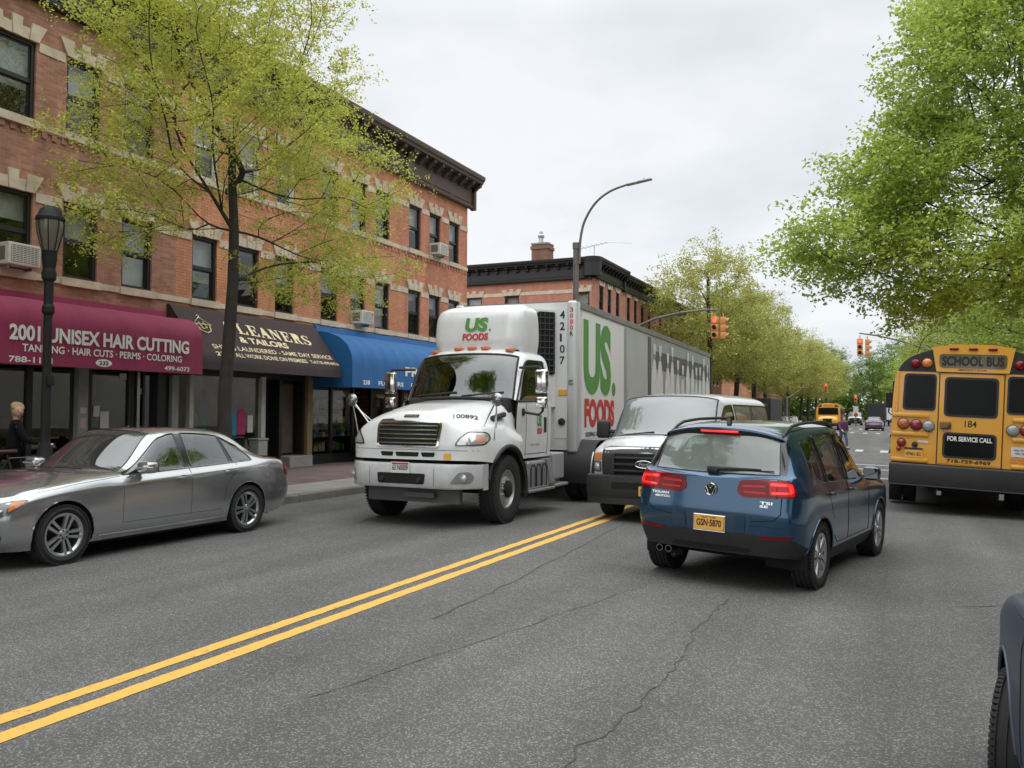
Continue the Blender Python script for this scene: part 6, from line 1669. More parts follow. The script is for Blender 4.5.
drape(mb, HB, [(-.20+x*.37, -.05+.05*x+y*.115) for x, y in vs], fs, (.66, .80, 1.60), _U, _V, _D, .008); mb.build('lettering', INKK, tr, fix=False)
for s in (1, -1):
    D = Vector((-1, -s*.62, 0)).normalized(); U = Vector((-D.y*(-1 if s > 0 else 1)*1, 0, 0)); U = Vector((-.62, s, 0)).normalized()
    # u measured along the corner
    q = rpoly([(.13, 1.20), (.60, 1.215), (.70, 1.31), (.64, 1.405), (.34, 1.415), (.20, 1.31)], .05)
    mb = MB(); patch(mb, HB, q, (0, 0, 0), U, (0, 0, 1), D, .010, .035); hl = mb.build('headlight', mat('headlamp_surround', (.04, .04, .042), .15, coat=1.), tr, True)
    q2 = rpoly([(.165, 1.218), (.585, 1.232), (.675, 1.31), (.625, 1.39), (.35, 1.40), (.225, 1.31)], .04)
    mb = MB(); patch(mb, HB, q2, (0, 0, 0), U, (0, 0, 1), D, .016, .035); mb.build('lamp_lens', CLRL, hl, True)
    mb = MB(); patch(mb, HB, rpoly([(.46, 1.26), (.60, 1.27), (.60, 1.36), (.46, 1.37)], .015), (0, 0, 0), U, (0, 0, 1), D, .020, .03); mb.build('indicator', mat('pale_amber', (.62, .30, .20), .2, coat=1.), hl, True)
    # black flare round the arch
    mb = MB(); arch_lip(mb, HB, 0, .52, .655, s, .035, a0=.30, a1=PI*.80, n=30); 
    ring = []
    for k in range(27):
        a = .28+(PI+.12-.28)*k/26
        ring.append([(r*math.cos(a), s*(1.185 if q_ == 0 else .70), .52+r*math.sin(a)) for q_, r in ((0, .66), (1, .66))])
    mb.grid(ring); 
    ring = [[(.60*math.cos(a), s*1.17, .52+.60*math.sin(a)), (.67*math.cos(a), s*1.17, .52+.67*math.sin(a))] for a in [PI*.52+(PI*.56)*k/14 for k in range(15)]]
    mb.grid(ring); mb.build('wheel_arch_flare', BLKP, tr, True)
    add_wheel(tr, 0, s*1.03, .52, .28, .29, 'steer', STEELW, TYRE, DARK, steer=rad(3), name='wheel')
    for yy in (.79, 1.10): add_wheel(tr, -3.85, s*yy, .51, .27, .29, 'dish', STEELW, TYRE, DARK)
mb = MB(); mb.box(-.8, .95, -.62, .62, .55, .98); mb.box(-5.2, .95, -.45, -.36, .62, .86); mb.box(-5.2, .95, .36, .45, .62, .86); mb.tube([(0, -.95, .5), (0, .95, .5)], .07); mb.tube([(-3.85, -.95, .51), (-3.85, .95, .51)], .11); mb.box(-1.7, -.6, -.9, .9, .62, .95); mb.build('chassis', DARK, tr)
# bumper
pl = []
for k in range(25):
    y = -1.15+2.30*k/24; pl.append((1.20-.42*max(0, (abs(y)-.74)/.41)**1.6-.02*(y/1.15)**2, y))
mb = MB(); prof = [(-.10, .575), (-.015, .59), (.0, .62), (.0, .74), (-.012, .90), (-.03, .93), (-.16, .94)]
mb.grid([[(x+dx, y, z) for x, y in pl] for dx, z in prof])
for s in (1, -1): mb.grid([[(.78, s*1.15, z), (.62, s*1.15, z)] for z in (.56, .60, .74, .90, .935)])
bp = mb.build('bumper', BUMP, tr, True)
BB = bvh_of([bp])
mb = MB(); patch(mb, BB, rpoly([(-.40, .645), (.40, .645), (.42, .80), (-.42, .80)], .03), (0, 0, 0), *U3, .005, .06); bo = mb.build('bumper_opening', DARK, bp, True)
for y in (-.32, .32):
    mb = MB(); mb.tube([(1.19, y, .71), (1.24, y, .71)], .035, 10); mb.build('tow_hook', BLKP, tr)
for s in (1, -1):
    D = Vector((-1, -s*.35, 0)).normalized(); U = Vector((-.35, s, 0)).normalized()
    mb = MB(); patch(mb, BB, rpoly([(.37, .66), (.66, .66), (.72, .75), (.66, .83), (.50, .83)], .05), (0, 0, 0), U, (0, 0, 1), D, .006, .05); fo = mb.build('fog_lamp', mat('fog_recess', (.20, .20, .20), .45), bp, True)
    c = BB.ray_cast(Vector((3, s*.96, .745)), Vector((-1, 0, 0)), 4)[0]
    if c: mb = MB(); mb.lathe([(.058, 0), (.058, .02), (.03, .034), (0, .036)], 16, axis='X', M=Matrix.Translation((c.x+.004, s*.96, .745))); mb.build('lamp_lens', CLRL, fo, True)
    mb = MB(); seam(mb, BB, [(3, s*.56, .56), (3, s*.56, .94)], (-1, 0, 0), .004); mb.build('bumper_seam', DARK, bp)
plate(tr, '63 N0009', (1.212, -.16, .80), (0, 1, 0), (0, 0, 1), .32, .16, body=PLATEW, ink=INKB, bold=.02)
mb = MB(); mb.box(1.217, 1.221, -.14, .14, .925, .95); mb.build('plate_header', REDI, tr)
mb = MB(); mb.rbox(.95, 1.05, -.05, .48, .43, .52, .02); mb.box(.85, .95, -.75, .85, .36, .56); mb.build('crossmember', mat('chassis_grey', (.10, .10, .10), .6), tr)
# steps, tank box and battery box behind the front wheel (both sides)
for s in (1, -1):
    y0, y1 = (.72, 1.14) if s > 0 else (-1.14, -.72)
    mb = MB(); mb.rbox(-1.62, -.78, y0, y1, .44, .90, .04); bx = mb.build('step_box', mat('step_alloy', (.38, .385, .385), .42, metal=.6, var=.2, vs=6), tr)
    for k in range(3):
        mb = MB(); x = -.93-k*.22; mb.rbox(x-.08, x+.08, s*1.135, s*1.15, .50, .80, .006, 1) if s > 0 else mb.rbox(x-.08, x+.08, -1.15, -1.135, .50, .80, .006, 1); 
        mb.build('tank_recess', mat('tank_grey', (.26, .265, .27), .35, metal=.5), bx)
        mb = MB(); mb.tube([(x-.085, s*1.15, .48), (x-.085, s*1.15, .78), (x-.04, s*1.15, .84), (x+.04, s*1.15, .84), (x+.085, s*1.15, .78), (x+.085, s*1.15, .48)], .008, 6); mb.build('strap', DARK, bx)
    mb = MB(); mb.prism([(-1.58, .92), (-1.42, .92), (-1.60, .50), (-1.76, .50)], s*.80, s*1.17); mb.build('stair_rail', mat('step_alloy_b', (.44, .44, .44), .4, metal=.6), tr)
    for k in range(7):
        pass
    mb = MB(); mb.rbox(-1.72, -.70, min(y0, y1)-.0, max(y0, y1)+.06 if s > 0 else max(y0, y1), .40, .445, .015) if s > 0 else mb.rbox(-1.72, -.70, -1.20, -.72, .40, .445, .015); mb.build('step', STEELW, tr)
    mb = MB(); mb.rbox(-2.25, -1.80, y0, y1, .55, 1.0, .03); mb.build('battery_box', mat('box_grey', (.36, .365, .37), .5, metal=.3), tr)
    mb = MB(); mb.rbox(-2.35, -1.80, y0, y1+.04 if s > 0 else y1, .42, .47, .015); mb.build('step', STEELW, tr)
    # mud guard over the drive wheels
    ring = [[(-3.85+.62*math.cos(a), s*.62, .55+.62*math.sin(a)), (-3.85+.62*math.cos(a), s*1.26, .55+.62*math.sin(a))] for a in [-.3+(PI+.35)*k/18 for k in range(19)]]
    mb = MB(); mb.grid(ring); mb.build('mud_guard', BLKP, tr, True)
    mb = MB(); mb.tube([(-3.85+.625*math.cos(a), s*1.26, .55+.625*math.sin(a)) for a in [-.2+.9*k/8 for k in range(9)]], .02, 8); mb.build('guard_edge', ALU, tr)
    # mirrors on a black loop bracket
    mb = MB(); xa = -.66
    mb.tube([(xa-.05, s*1.0, 2.42), (xa+.05, s*1.40, 2.42), (xa+.05, s*1.46, 2.36), (xa+.05, s*1.46, 1.72), (xa+.02, s*1.38, 1.66), (xa, s*1.09, 1.70)], .022, 8); mb.rbox(xa-.05, xa+.05, s*1.06-.05, s*1.06+.05, 1.64, 1.76, .02); mr_ = mb.build('mirror_bracket', BLKP, tr)
    mb = MB(); mb.rbox(xa+.0, xa+.10, s*1.44-.11, s*1.44+.11, 2.0, 2.38, .04, 3); mb.rbox(xa+.0, xa+.10, s*1.44-.10, s*1.44+.10, 1.76, 1.95, .04, 3); mb.build('mirror', CHROME, mr_, True)
    # round fender mirror on a wire tripod
    b0_ = Vector((.55, s*1.02, 1.48)); hd = Vector((.66, s*1.30, 1.88))
    mb = MB(); mb.tube([b0_, hd], .012, 6); mb.tube([Vector((.25, s*1.08, 1.45)), hd-Vector((0, 0, .06))], .010, 6); mb.tube([Vector((.58, s*1.22, 1.28)), hd], .010, 6); fm_ = mb.build('fender_mirror', CHROME, tr)
    mb = MB(); mb.lathe([(0, -.05), (.05, -.045), (.095, -.015), (.10, .0), (.09, .008), (0, .012)], 20, axis='X', M=Matrix.Translation(hd) @ Matrix.Rotation(PI, 4, 'Z')); mb.build('mirror_head', mat('mirror_back', (.30, .30, .30), .25, metal=.9), fm_, True)
    mb = MB(); mb.tube([(.22, s*1.0, 1.60), (-.18, s*.99, 1.66)], .045, 8); mb.build('air_intake_vent', BLKP, tr, True)
# wipers
mb = MB()
for y0, y1 in ((-.75, .0), (.12, .82)):
    P = []
    for y, z in ((y0, 1.96), (y1, 2.02)):
        h = CB.ray_cast(Vector((1, y, z)), Vector((-1, 0, 0)), 4)[0]
        if h: P.append((h.x+.02, y, z))
    mb.tube(P, .014, 6)
mb.build('wiper', BLKP, tr)
mb = MB(); h = CB.ray_cast(Vector((1, .62, 2.12)), Vector((-1, 0, 0)), 4)[0]; patch(mb, CB, [(.56, 2.0), (.86, 2.0), (.82, 2.2), (.52, 2.2)], (0, 0, 0), *U3, -.012, .1); mb.build('paper_on_dash', mat('pale_blue_paper', (.42, .56, .60), .8), tr, fix=False)
# roof fairing, marker lamps
fa_t = [
 Sx([-.98, -.95, -.97, -1.03, -1.16, -1.20], [0]*6, [2.74, 2.95, 3.25, 3.42, 3.50, 3.505]),
 Sx([-1.0, -.97, -.99, -1.05, -1.18, -1.22], [.62, .63, .62, .60, .46, 0], [2.73, 2.95, 3.25, 3.425, 3.51, 3.515]),
 Sx([-1.08, -1.05, -1.07, -1.12, -1.22, -1.24], [.78, .80, .79, .74, .52, 0], [2.72, 2.95, 3.25, 3.43, 3.52, 3.53]),
 Sx([-1.24, -1.24, -1.24, -1.26, -1.30, -1.32], [.84, .87, .86, .81, .56, 0], [2.70, 2.95, 3.25, 3.44, 3.53, 3.54]),
 Sx([-1.70]*6, [.85, .88, .87, .83, .58, 0], [2.70, 2.95, 3.26, 3.45, 3.54, 3.55]),
]
fp, _ = loft(fa_t, lambda i, j: 'f', .06, .06, nose=True, tail=False); fo_ = loft_objs(fp, {'f': ('roof_fairing', TW)}, tr); FB = bvh_of(list(fo_.values()))
logo(tr, FB, (0, -.16, 3.06), (0, 1, 0), (0, 0, 1), (-1, 0, 0), .50, .24, eps=.012)
logo(tr, CB, (-1.20, 0, 1.46), (-1, 0, 0), (0, 0, 1), (0, -1, 0), .20, .20, .3)
vs, fs = text2d('FLEET 100892', .0); mb = MB(); drape(mb, CB, [(x*.36, y*.03) for x, y in vs], fs, (-.95, 0, 1.15), (-1, 0, 0), (0, 0, 1), (0, -1, 0), .006); mb.build('lettering', INKK, tr, fix=False)
for y in (-.72, -.26, 0, .26, .72):
    h = CB.ray_cast(Vector((-.92, y, 4)), Vector((0, 0, -1)), 4)[0]
    mb = MB(); mb.rbox(-.98, -.86, y-.07, y+.07, h.z-.01, h.z+.05, .02); mb.build('marker_lamp', mat('marker_amber', (.60, .16, .08), .25, coat=.6), tr, True)
mb = MB(); mb.box(-1.80, -1.0, -.80, .80, 2.66, 2.74); mb.build('fairing_base', BLKP, tr)
mb = MB()
for k in range(5):
    y = -.45+k*.22; mb.tube([(-1.72, y, 1.5), (-2.0, y, 1.2+.1*math.sin(k)), (-2.5, y*.6, 1.0), (-3.0, y*.5, 1.3)], .03, 8)
mb.rbox(-1.98, -1.74, -.95, .95, .95, 1.5, .04); mb.build('air_hose', DARK, tr, True)

# ------------------------------------------------------------------ refrigerated trailer
a_ = Vector((-5.62, 15.25, 0)); b_ = Vector((-6.27, 31.2, 0)); ax_ = (b_-a_).normalized(); TL = (b_-a_).length
tl = thing('semi_trailer', 'long white refrigerated trailer with green and red lettering behind the truck', 'trailer', tuple(a_), math.atan2(-ax_.y, -ax_.x))
# local frame: x forward (towards the tractor), origin at the front left lower corner; the body runs to x = -TL, y from 0 to -2.5
ZB, ZT = .98, 3.82
PANL = mat('trailer_panel', (.66, .67, .66), .4, var=.08, vs=1.5); PANG = mat('trailer_panel_grey', (.44, .46, .455), .5, var=.08, vs=1.2)
mb = MB(); mb.box(-TL, 0, -2.5, 0, ZB, ZT); mb.build('body', PANL, tl)
mb = MB(); mb.rbox(-TL-.01, .02, -.02, .03, ZT-.10, ZT+.03, .01); mb.rbox(-TL-.01, .02, -2.53, -2.48, ZT-.10, ZT+.03, .01); mb.box(-TL, .0, -2.5, 0, ZT+.002, ZT+.02); mb.build_each('top_rail', mat('rail_grey', (.20, .195, .185), .55, var=.25, vs=2), tl)
mb = MB(); mb.rbox(-TL, .01, -.01, .035, ZB-.09, ZB+.16, .01); mb.rbox(-TL, .01, -2.535, -2.49, ZB-.09, ZB+.16, .01); mb.build_each('side_rail', ALU, tl)
mb = MB(); mb.rbox(-.20, .06, -.16, .04, ZB-.05, ZT+.02, .05, 3); mb.rbox(-.20, .06, -2.54, -2.34, ZB-.05, ZT+.02, .05, 3); mb.build_each('corner_post', mat('post_white', (.58, .585, .58), .35, metal=.2), tl, True)
mb = MB(); mb.rbox(-TL-.05, -TL+.10, -.05, .045, ZB, ZT, .01); mb.build('rear_post', BLKP, tl)
# graphics on the side that faces the road
mb = MB()
for k in range(int(TL/1.25)): mb.box(-k*1.25-.6, -k*1.25-.592, .0, .004, ZB+.17, ZT-.12)
mb.build('panel_joint', mat('joint_grey', (.30, .30, .29), .6), tl)
mb = MB(); mb.add([(-.35, .006, ZB+.20), (-3.6, .006, ZB+.20), (-3.6, .006, ZT-.14), (-.35, .006, ZT-.14)], [(0, 1, 2, 3)]); mb.build('logo_panel', mat('logo_panel_white', (.72, .73, .71), .45), tl, fix=False)
mb = MB(); mb.add([(-3.6, .006, ZB+.20), (-5.9, .006, ZB+.20), (-5.9, .006, ZT-.14), (-3.6, .006, ZT-.14)], [(0, 1, 2, 3)]); mb.build('grey_panel', PANG, tl, fix=False)
mb = MB(); mb.add([(-3.62, .010, ZB+.22), (-3.95, .010, ZB+.22), (-3.80, .010, ZT-.18), (-3.62, .010, ZT-.18)], [(0, 1, 2, 3)]); mb.build('panel_shade_stripe', mat('stripe_grey', (.30, .32, .33), .5), tl, fix=False)
def tput(txt, x0, z0, w, h, m, bold, shear=0.):
    vs, fs = text2d(txt, bold, shear); mb = MB(); mb.add([(x0-a*w, .012, z0+b*h) for a, b in vs], fs); mb.build('lettering', m, tl, fix=False)
tput('US', -.48, 2.06, 2.0, 1.50, GREENL, .048, .0); tput('.', -2.55, 2.06, .30, .30, GREENL, .03)
tput('FOODS', -.55, 1.40, 2.2, .58, REDI, .055, .0)
tput('KEEPING KITCHENS COOKING.', -.65, 1.22, 2.4, .09, INKK, .02)
tput('7/5', -.9, ZB+.05, .25, .07, INKK, .02)
# mural of a kitchen crew: flat printed picture in grey, black and white
mb = MB(); x0, x1 = -6.0, -TL+.25; mb.add([(x0, .006, ZB+.20), (x1, .006, ZB+.20), (x1, .006, ZT-.14), (x0, .006, ZT-.14)], [(0, 1, 2, 3)])
mu = mb.build('printed_mural', mat('mural_base', (.32, .36, .35), .5, var=.18, vs=1.2), tl, fix=False)
mb = MB(); mb.add([(x0-.0, .009, ZB+.2), (x0-.35, .009, ZB+.2), (x0-.35, .009, ZT-.16), (x0, .009, ZT-.16)], [(0, 1, 2, 3)]); mb.add([(x0-.7, .009, 2.86), (x1+.1, .009, 2.80), (x1+.1, .009, 3.40), (x0-.7, .009, 3.34)], [(0, 1, 2, 3)]); mb.build('mural_dark', mat('mural_black', (.10, .095, .093), .6, var=.3, vs=2), mu, fix=False)
rs = random.Random(5); n = 12
for k in range(n):
    x = x0-.75+(x1-x0+1.1)*k/(n-1)+rs.uniform(-.12, .12); h = rs.uniform(2.75, 3.25); w = rs.uniform(.25, .34)
    mb = MB(); poly = [(-w*1.0, ZB+.22), (w*1.0, ZB+.22), (w*1.15, 2.0), (w*1.05, h-.45), (w*.6, h-.12), (w*.36, h), (-w*.36, h), (-w*.6, h-.12), (-w*1.05, h-.45), (-w*1.15, 2.0)]
    mb.add([(x+a, .013, b) for a, b in rpoly(poly, .08, 3)], [tuple(range(40))]); mb.build('mural_figure', mat('mural_white', (.66, .67, .64), .6, var=.08, vs=3), mu, fix=False)
    mb = MB(); mb.add([(x+.10*math.cos(a), .016, h+.09+.12*math.sin(a)) for a in [2*PI*q/14 for q in range(14)]], [tuple(range(14))]); mb.build('mural_face', mat('mural_face', (.22, .15, .12) if False else (.40, .34, .31), .6), mu, fix=False)
    mb = MB(); mb.add([(x-.13, .018, h+.13), (x+.13, .018, h+.13), (x+.17, .018, h+.40), (x-.17, .018, h+.40)], [(0, 1, 2, 3)]); mb.build('mural_hat', mat('mural_white', (.60, .62, .60)), mu, fix=False)
# front wall with the cooling unit
mb = MB(); mb.rbox(.0, .48, -2.22, -.84, 1.75, ZT-.06, .14, 4); ru = mb.build('cooling_unit', TW, tl, True)
RB = bvh_of([ru])
mb = MB(); patch(mb, RB, rpoly([(-1.45, 2.45), (-.88, 2.45), (-.88, 3.52), (-.98, 3.64), (-1.45, 3.64)], .05), (0, 0, 0), (0, 1, 0), (0, 0, 1), (-1, 0, 0), .010, .08); gr = mb.build('vent_grille', DARK, ru, True)
mb = MB(); mb.prism(rpoly([(.0, -.40), (.06, -.40), (.50, -.80), (.50, -1.0), (.0, -1.0)], .03), 1.80, ZT-.16, 'XY'); cu = mb.build('unit_corner', TW, tl)
q0 = Vector((.07, -.385, 0)); q1 = Vector((.505, -.785, 0)); qn = Vector((.40, .44, 0)).normalized()*.012; qu = (q1-q0)
def QP(u, z, d=1.): p_ = q0+qu*u+qn*d; return (p_.x, p_.y, z)
mb = MB(); ol = rpoly([(.02, 2.42), (.98, 2.42), (.98, 3.40), (.62, 3.62), (.02, 3.62)], .05)
mb.add([QP(u, z) for u, z in ol], [tuple(range(len(ol)))]); vm_ = mb.build('side_vent', DARK, cu, fix=False)
mb = MB()
for k in range(10): z = 2.47+k*.115; mb.tube([QP(.03, z, 2.2), QP(.97 if z < 3.4 else .97-(z-3.4)*1.4, z, 2.2)], .011, 6)
for k in range(6): u = .08+k*.165; mb.tube([QP(u, 2.43, 2.), QP(u, 3.61 if u < .6 else 3.61-(u-.6)*.55, 2.)], .009, 6)
mb.build('vent_mesh', mat('mesh_grey', (.05, .05, .05), .5), vm_)
mb = MB()
for k in range(9):
    z = 2.50+k*.125; mb.tube([(.492, -1.43, z), (.492, -.90, z)], .018, 6)
for k in range(6): mb.tube([(.492, -1.4+k*.09, 2.48), (.492, -1.4+k*.09, 3.6)], .012, 6)
mb.build('vent_mesh', BLKP, ru)
for (y0, y1, z0, z1) in ((-1.16, -.92, 2.28, 2.36), (-1.12, -.94, 1.86, 2.12)):
    mb = MB(); mb.rbox(.475, .495, y0, y1, z0, z1, .01, 1); mb.build_each('service_hatch', BLKP, ru)
mb = MB(); mb.rbox(.0, .02, -.34, -.17, 2.02, 2.14, .004, 1); mb.build('orange_sticker', PLATEY, tl)
mb = MB(); mb.lathe([(.07, 0), (.07, .03), (0, .04)], 16, axis='X', M=Matrix.Translation((.0, -.27, 1.52))); mb.build('connector', BLKP, tl)
def fput(txt, y0, z0, w, h, m, x=.012, bold=.02, name='lettering'):
    vs, fs = text2d(txt, bold); mb = MB(); mb.add([(x, y0+a*w, z0+b*h) for a, b in vs], fs); mb.build(name, m, tl, fix=False)
for k, chh in enumerate('42107'): fput(chh, -.315, 3.50-k*.22, .10 if chh != '1' else .04, .155, INKK)
mb = MB(); mb.box(0, .006, -.42, -.155, 1.2, ZT-.08); mb.build('front_panel', mat('logo_panel_white', (.72, .73, .71)), tl)
for k, chh in enumerate('3000R'): fput(chh, -.09, 3.62-k*.115, .06, .085, REDI if k % 2 == 0 and k < 4 else INKB if k == 4 else REDI, .066)
fput('2007', -.12, 2.28, .10, .04, INKK, .066); fput('526', -.12, 2.22, .10, .045, INKK, .066)
# running gear
mb = MB(); mb.box(-TL+.3, -.1, -2.1, -.4, ZB-.12, ZB-.005); mb.box(-TL+.6, -TL+4.2, -1.7, -.8, .55, ZB-.1); mb.build('underframe', DARK, tl)
for s in (-.35, -2.15):
    mb = MB(); mb.box(-2.9, -2.76, s-.07, s+.07, .25, ZB-.1); mb.rbox(-2.95, -2.70, s-.13, s+.13, .18, .24, .01); mb.build('landing_leg', BLKP, tl)
for x in (-TL+1.5, -TL+2.75):
    for y, sgn in ((-.16, 1), (-.48, 1), (-2.34, -1), (-2.02, -1)):
        w = add_wheel(tl, x, 1, .50, .26, .29, 'dish', STEELW, TYRE, DARK); w.location = (x, y, .5); w.rotation_euler = (0, 0, 0 if sgn > 0 else PI)
for k in range(3):
    mb = MB(); mb.rbox(-2.2-k*4.2, -2.06-k*4.2, .035, .05, ZB-.02, ZB+.05, .005, 1); mb.build('side_marker', REDL, tl)
mb = MB()
for k in range(14):
    mb.box(-.5-k*1.1, -.95-k*1.1, .036, .039, ZB-.075, ZB-.03)
mb.build('reflective_tape', REDI, tl)
# ------------------------------------------------------------------ yellow school bus seen from behind
BUSY = carpaint('bus_yellow', (.72, .335, .020), 0., .40, dirt=.06); BUSK = mat('bus_black', (.016, .016, .017), .45, var=.2, vs=5)
GL_BUS = glass('bus_glass', (.05, .055, .055), 1.6, .015)
def build_bus(root, L=7.6, W_=2.42, ZF=.84, H_=2.86, rear=True):
    hw = W_/2
    # cross-section of shell (half), from floor to roof
    def ring(x, k=1.0, dz=0.):
        P = [(hw*.985, ZF), (hw, ZF+.25), (hw, 1.62), (hw*.985, 2.20), (hw*.955, 2.38), (hw*.87, 2.58), (hw*.66, 2.74), (hw*.36, 2.835), (0, H_)]
        return [(x, y*k, z+dz*max(0, (z-2.2))) for y, z in P]
    T = [ring(.0), ring(.06, 1.0), ring(L*.25), ring(L*.5), ring(L*.75), ring(L-.05), ring(L)]
    parts, _ = loft(T, lambda i, j: 'shell', .3, .08, nose=False, tail=False)
    for c in parts: parts[c] = (parts[c][0], parts[c][1][:, ::-1])
    o = loft_objs(parts, {'shell': ('body', BUSY)}, root)
    # rear wall and front wall
    P = ring(0); out = [(y, z) for x, y, z in P]+[(-y, z) for x, y, z in reversed(P[:-1])]
    outp = []
    for i in range(len(out)):
        outp.append(out[i])
    # smoother outline through the shell resolution
    RP, _c = _axis(np.array([[(0, y, z)] for y, z in [(p[1], p[2]) for p in P]], float), .06, False, True)
    half = [(p[0][1], p[0][2]) for p in RP]
    full = half+[(-y, z) for y, z in reversed(half[:-1])]
    mb = MB(); mb.add([(-.002, y, z) for y, z in full], [tuple(range(len(full)))]); mb.add([(L+.002, y, z) for y, z in full], [tuple(range(len(full)))]); mb.build_each('end_wall', BUSY, root, fix=False)
    def fpoly(name, poly, m, x=-.012, parent=None, thick=.012, smooth=False):
        mb = MB(); mb.prism([(y, z) for y, z in poly], x, x+thick, 'YZ'); return mb.build(name, m, parent or root, smooth)
    def oval(y, z, r, m, name, dep=.05, parent=None, x0=-.012):
        mb = MB(); mb.lathe([(r*1.12, 0), (r*1.12, -.012)], 24, axis='X', M=Matrix.Translation((x0, y, z)), cap=True); a = mb.build(name, BLKP, parent or root)
        mb = MB(); mb.lathe([(r, -.010), (r, -.03), (r*.8, -dep), (r*.4, -dep-.012), (0, -dep-.015)], 24, axis='X', M=Matrix.Translation((x0, y, z))); mb.build('lens', m, a, True); return a
    # black roof corners following the outline
    for s in (1, -1):
        cut = [(y, z) for y, z in half if z >= 2.41]
        ys = [(y, z) for y, z in cut if y > .60]
        zt = min(ys, key=lambda p: abs(p[0]-.60))[1]
        poly = [(s*y, z) for y, z in ys]+[(s*.60, zt+.02), (s*.50, 2.42), (s*hw*.95, 2.42)]
        mb = MB(); mb.prism(poly, -.010, .004, 'YZ'); mb.build('roof_corner', BUSK, root)
        oval(s*.87, 2.555, .078, REDL if s > 0 else AMBL, 'warning_lamp')
        oval(s*.69, 2.57, .080, AMBL if s > 0 else REDL, 'warning_lamp')
        # rear side window
        fpoly('window_seal', rpoly([(s*.53, 1.75), (s*1.05, 1.75), (s*1.035, 2.385), (s*.53, 2.385)], .07), BLKP, -.014)
        fpoly('rear_window', rpoly([(s*.56, 1.79), (s*1.015, 1.79), (s*1.0, 2.35), (s*.56, 2.35)], .06), mat('dark_glass', (.006, .007, .007), .16, spec=.18), -.018)
        # pressed ribs across the corner panels
        for z in (1.66, 1.335, .885):
            mb = MB(); mb.rbox(-.035, .0, min(s*.62, s*1.20), max(s*.62, s*1.20), z-.035, z+.035, .014, 2); mb.build('body_rib', BUSY, root, True)
        mb = MB(); mb.rbox(-.028, .0, min(s*1.12, s*1.16), max(s*1.12, s*1.16), 1.70, 2.42, .01, 2); mb.build('body_rib', BUSY, root)
        oval(s*1.02, 1.505, .088, mat('amber_dull', (.40, .10, .03), .25, coat=.6), 'tail_light'); oval(s*.82, 1.495, .088, mat('red_dull', (.24, .012, .018), .25, coat=.6), 'tail_light'); oval(s*.63, 1.485, .088, mat('lens_grey', (.28, .30, .30), .2, coat=.8), 'reversing_lamp')
        oval(s*1.04, 1.18, .066, mat('red_dull', (.24, .012, .018)), 'reflector'); oval(s*1.08, 1.075, .036, mat('red_bright', (.42, .015, .015), .3), 'reflector')
    # header box with the sign
    poly = [(.545, 2.43), (.62, 2.845), (.3, 2.90), (-.3, 2.90), (-.62, 2.845), (-.545, 2.43)]
    mb = MB(); mb.prism(poly, -.045, .05, 'YZ'); hd = mb.build('sign_header', BUSY, root)
    fpoly('sign_board', rpoly([(-.50, 2.50), (.50, 2.50), (.51, 2.735), (-.51, 2.735)], .06), mat('sign_glass', (.115, .10, .055), .12, coat=.6, var=.3, vs=4), -.054, hd)
    def rtext(txt, y0, z0, w, h, m, bold=.02, x=-.02, parent=None):
        vs, fs = text2d(txt, bold); mb = MB(); mb.add([(x, y0-a*w, z0+b*h) for a, b in vs], fs); return mb.build('lettering', m, parent or root, fix=False)
    BKI = mat('bus_ink', (.012, .012, .012), .6)
    rtext('SCHOOL BUS', .465, 2.535, .93, .165, BKI, .035, -.058, hd)
    for y in (.29, .0, -.29):
        mb = MB(); mb.rbox(-.075, -.04, y-.07, y+.07, 2.80, 2.845, .016, 3); mb.build('marker_lamp', REDL, root, True)
    rtext('EMERGENCY DOOR', .21, 2.452, .42, .030, BKI, .01, -.050, hd)
    # centre emergency door
    sm = MB()
    for y in (.487, -.487): sm.box(-.008, .001, y-.008, y+.008, .84, 2.42)
    sm.box(-.008, .001, -.487, .487, 2.405, 2.42); sm.build('door_seam', mat('seam_brown', (.05, .025, .005), .7), root)
    mb = MB(); mb.box(-.010, -.001, -.475, .475, .86, 2.40); dr = mb.build('emergency_door', BUSY, root)
    fpoly('window_seal', rpoly([(-.405, 1.67), (.405, 1.67), (.405, 2.345), (-.405, 2.345)], .08), BLKP, -.020, dr)
    fpoly('door_window', rpoly([(-.37, 1.71), (.37, 1.71), (.37, 2.305), (-.37, 2.305)], .06), mat('dark_glass', (.006, .007, .007)), -.024, dr)
    fpoly('window_seal', rpoly([(-.405, .965), (.405, .965), (.405, 1.40), (-.405, 1.40)], .08), BLKP, -.020, dr)
    fpoly('door_window', rpoly([(-.37, 1.0), (.37, 1.0), (.37, 1.365), (-.37, 1.365)], .06), mat('dark_glass', (.006, .007, .007)), -.024, dr)
    rtext('FOR SERVICE CALL', .335, 1.255, .67, .082, LETW, .03, -.040, dr)
    rtext('718-759-6969', .33, .885, .66, .062, BKI, .03, -.014, dr)
    rtext('184', .08, 1.50, .18, .115, BKI, .01, -.014, dr)
    mb = MB(); mb.rbox(-.05, -.01, .28, .46, 1.45, 1.58, .02); mb.build('handle_plate', mat('handle_tan', (.20, .11, .03), .5), dr); mb = MB(); mb.tube([(-.06, .42, 1.47), (-.075, .34, 1.47), (-.075, .30, 1.53)], .014, 8); mb.build('handle', BLKP, dr)
    # plates, labels
    mb = MB(); mb.rbox(-.03, -.004, .70, 1.0, 1.075, 1.10, .006, 1); mb.build('plate_lamp', BLKP, root); 
    plate(root, '47461-SC', (-.018, .985, .93), (0, -1, 0), (0, 0, 1), .28, .13)
    mb = MB(); mb.lathe([(.05, 0), (.05, -.02), (0, -.03)], 16, axis='X', M=Matrix.Translation((-.005, .83, 1.155))); mb.build('small_lamp', BLKP, root, True)
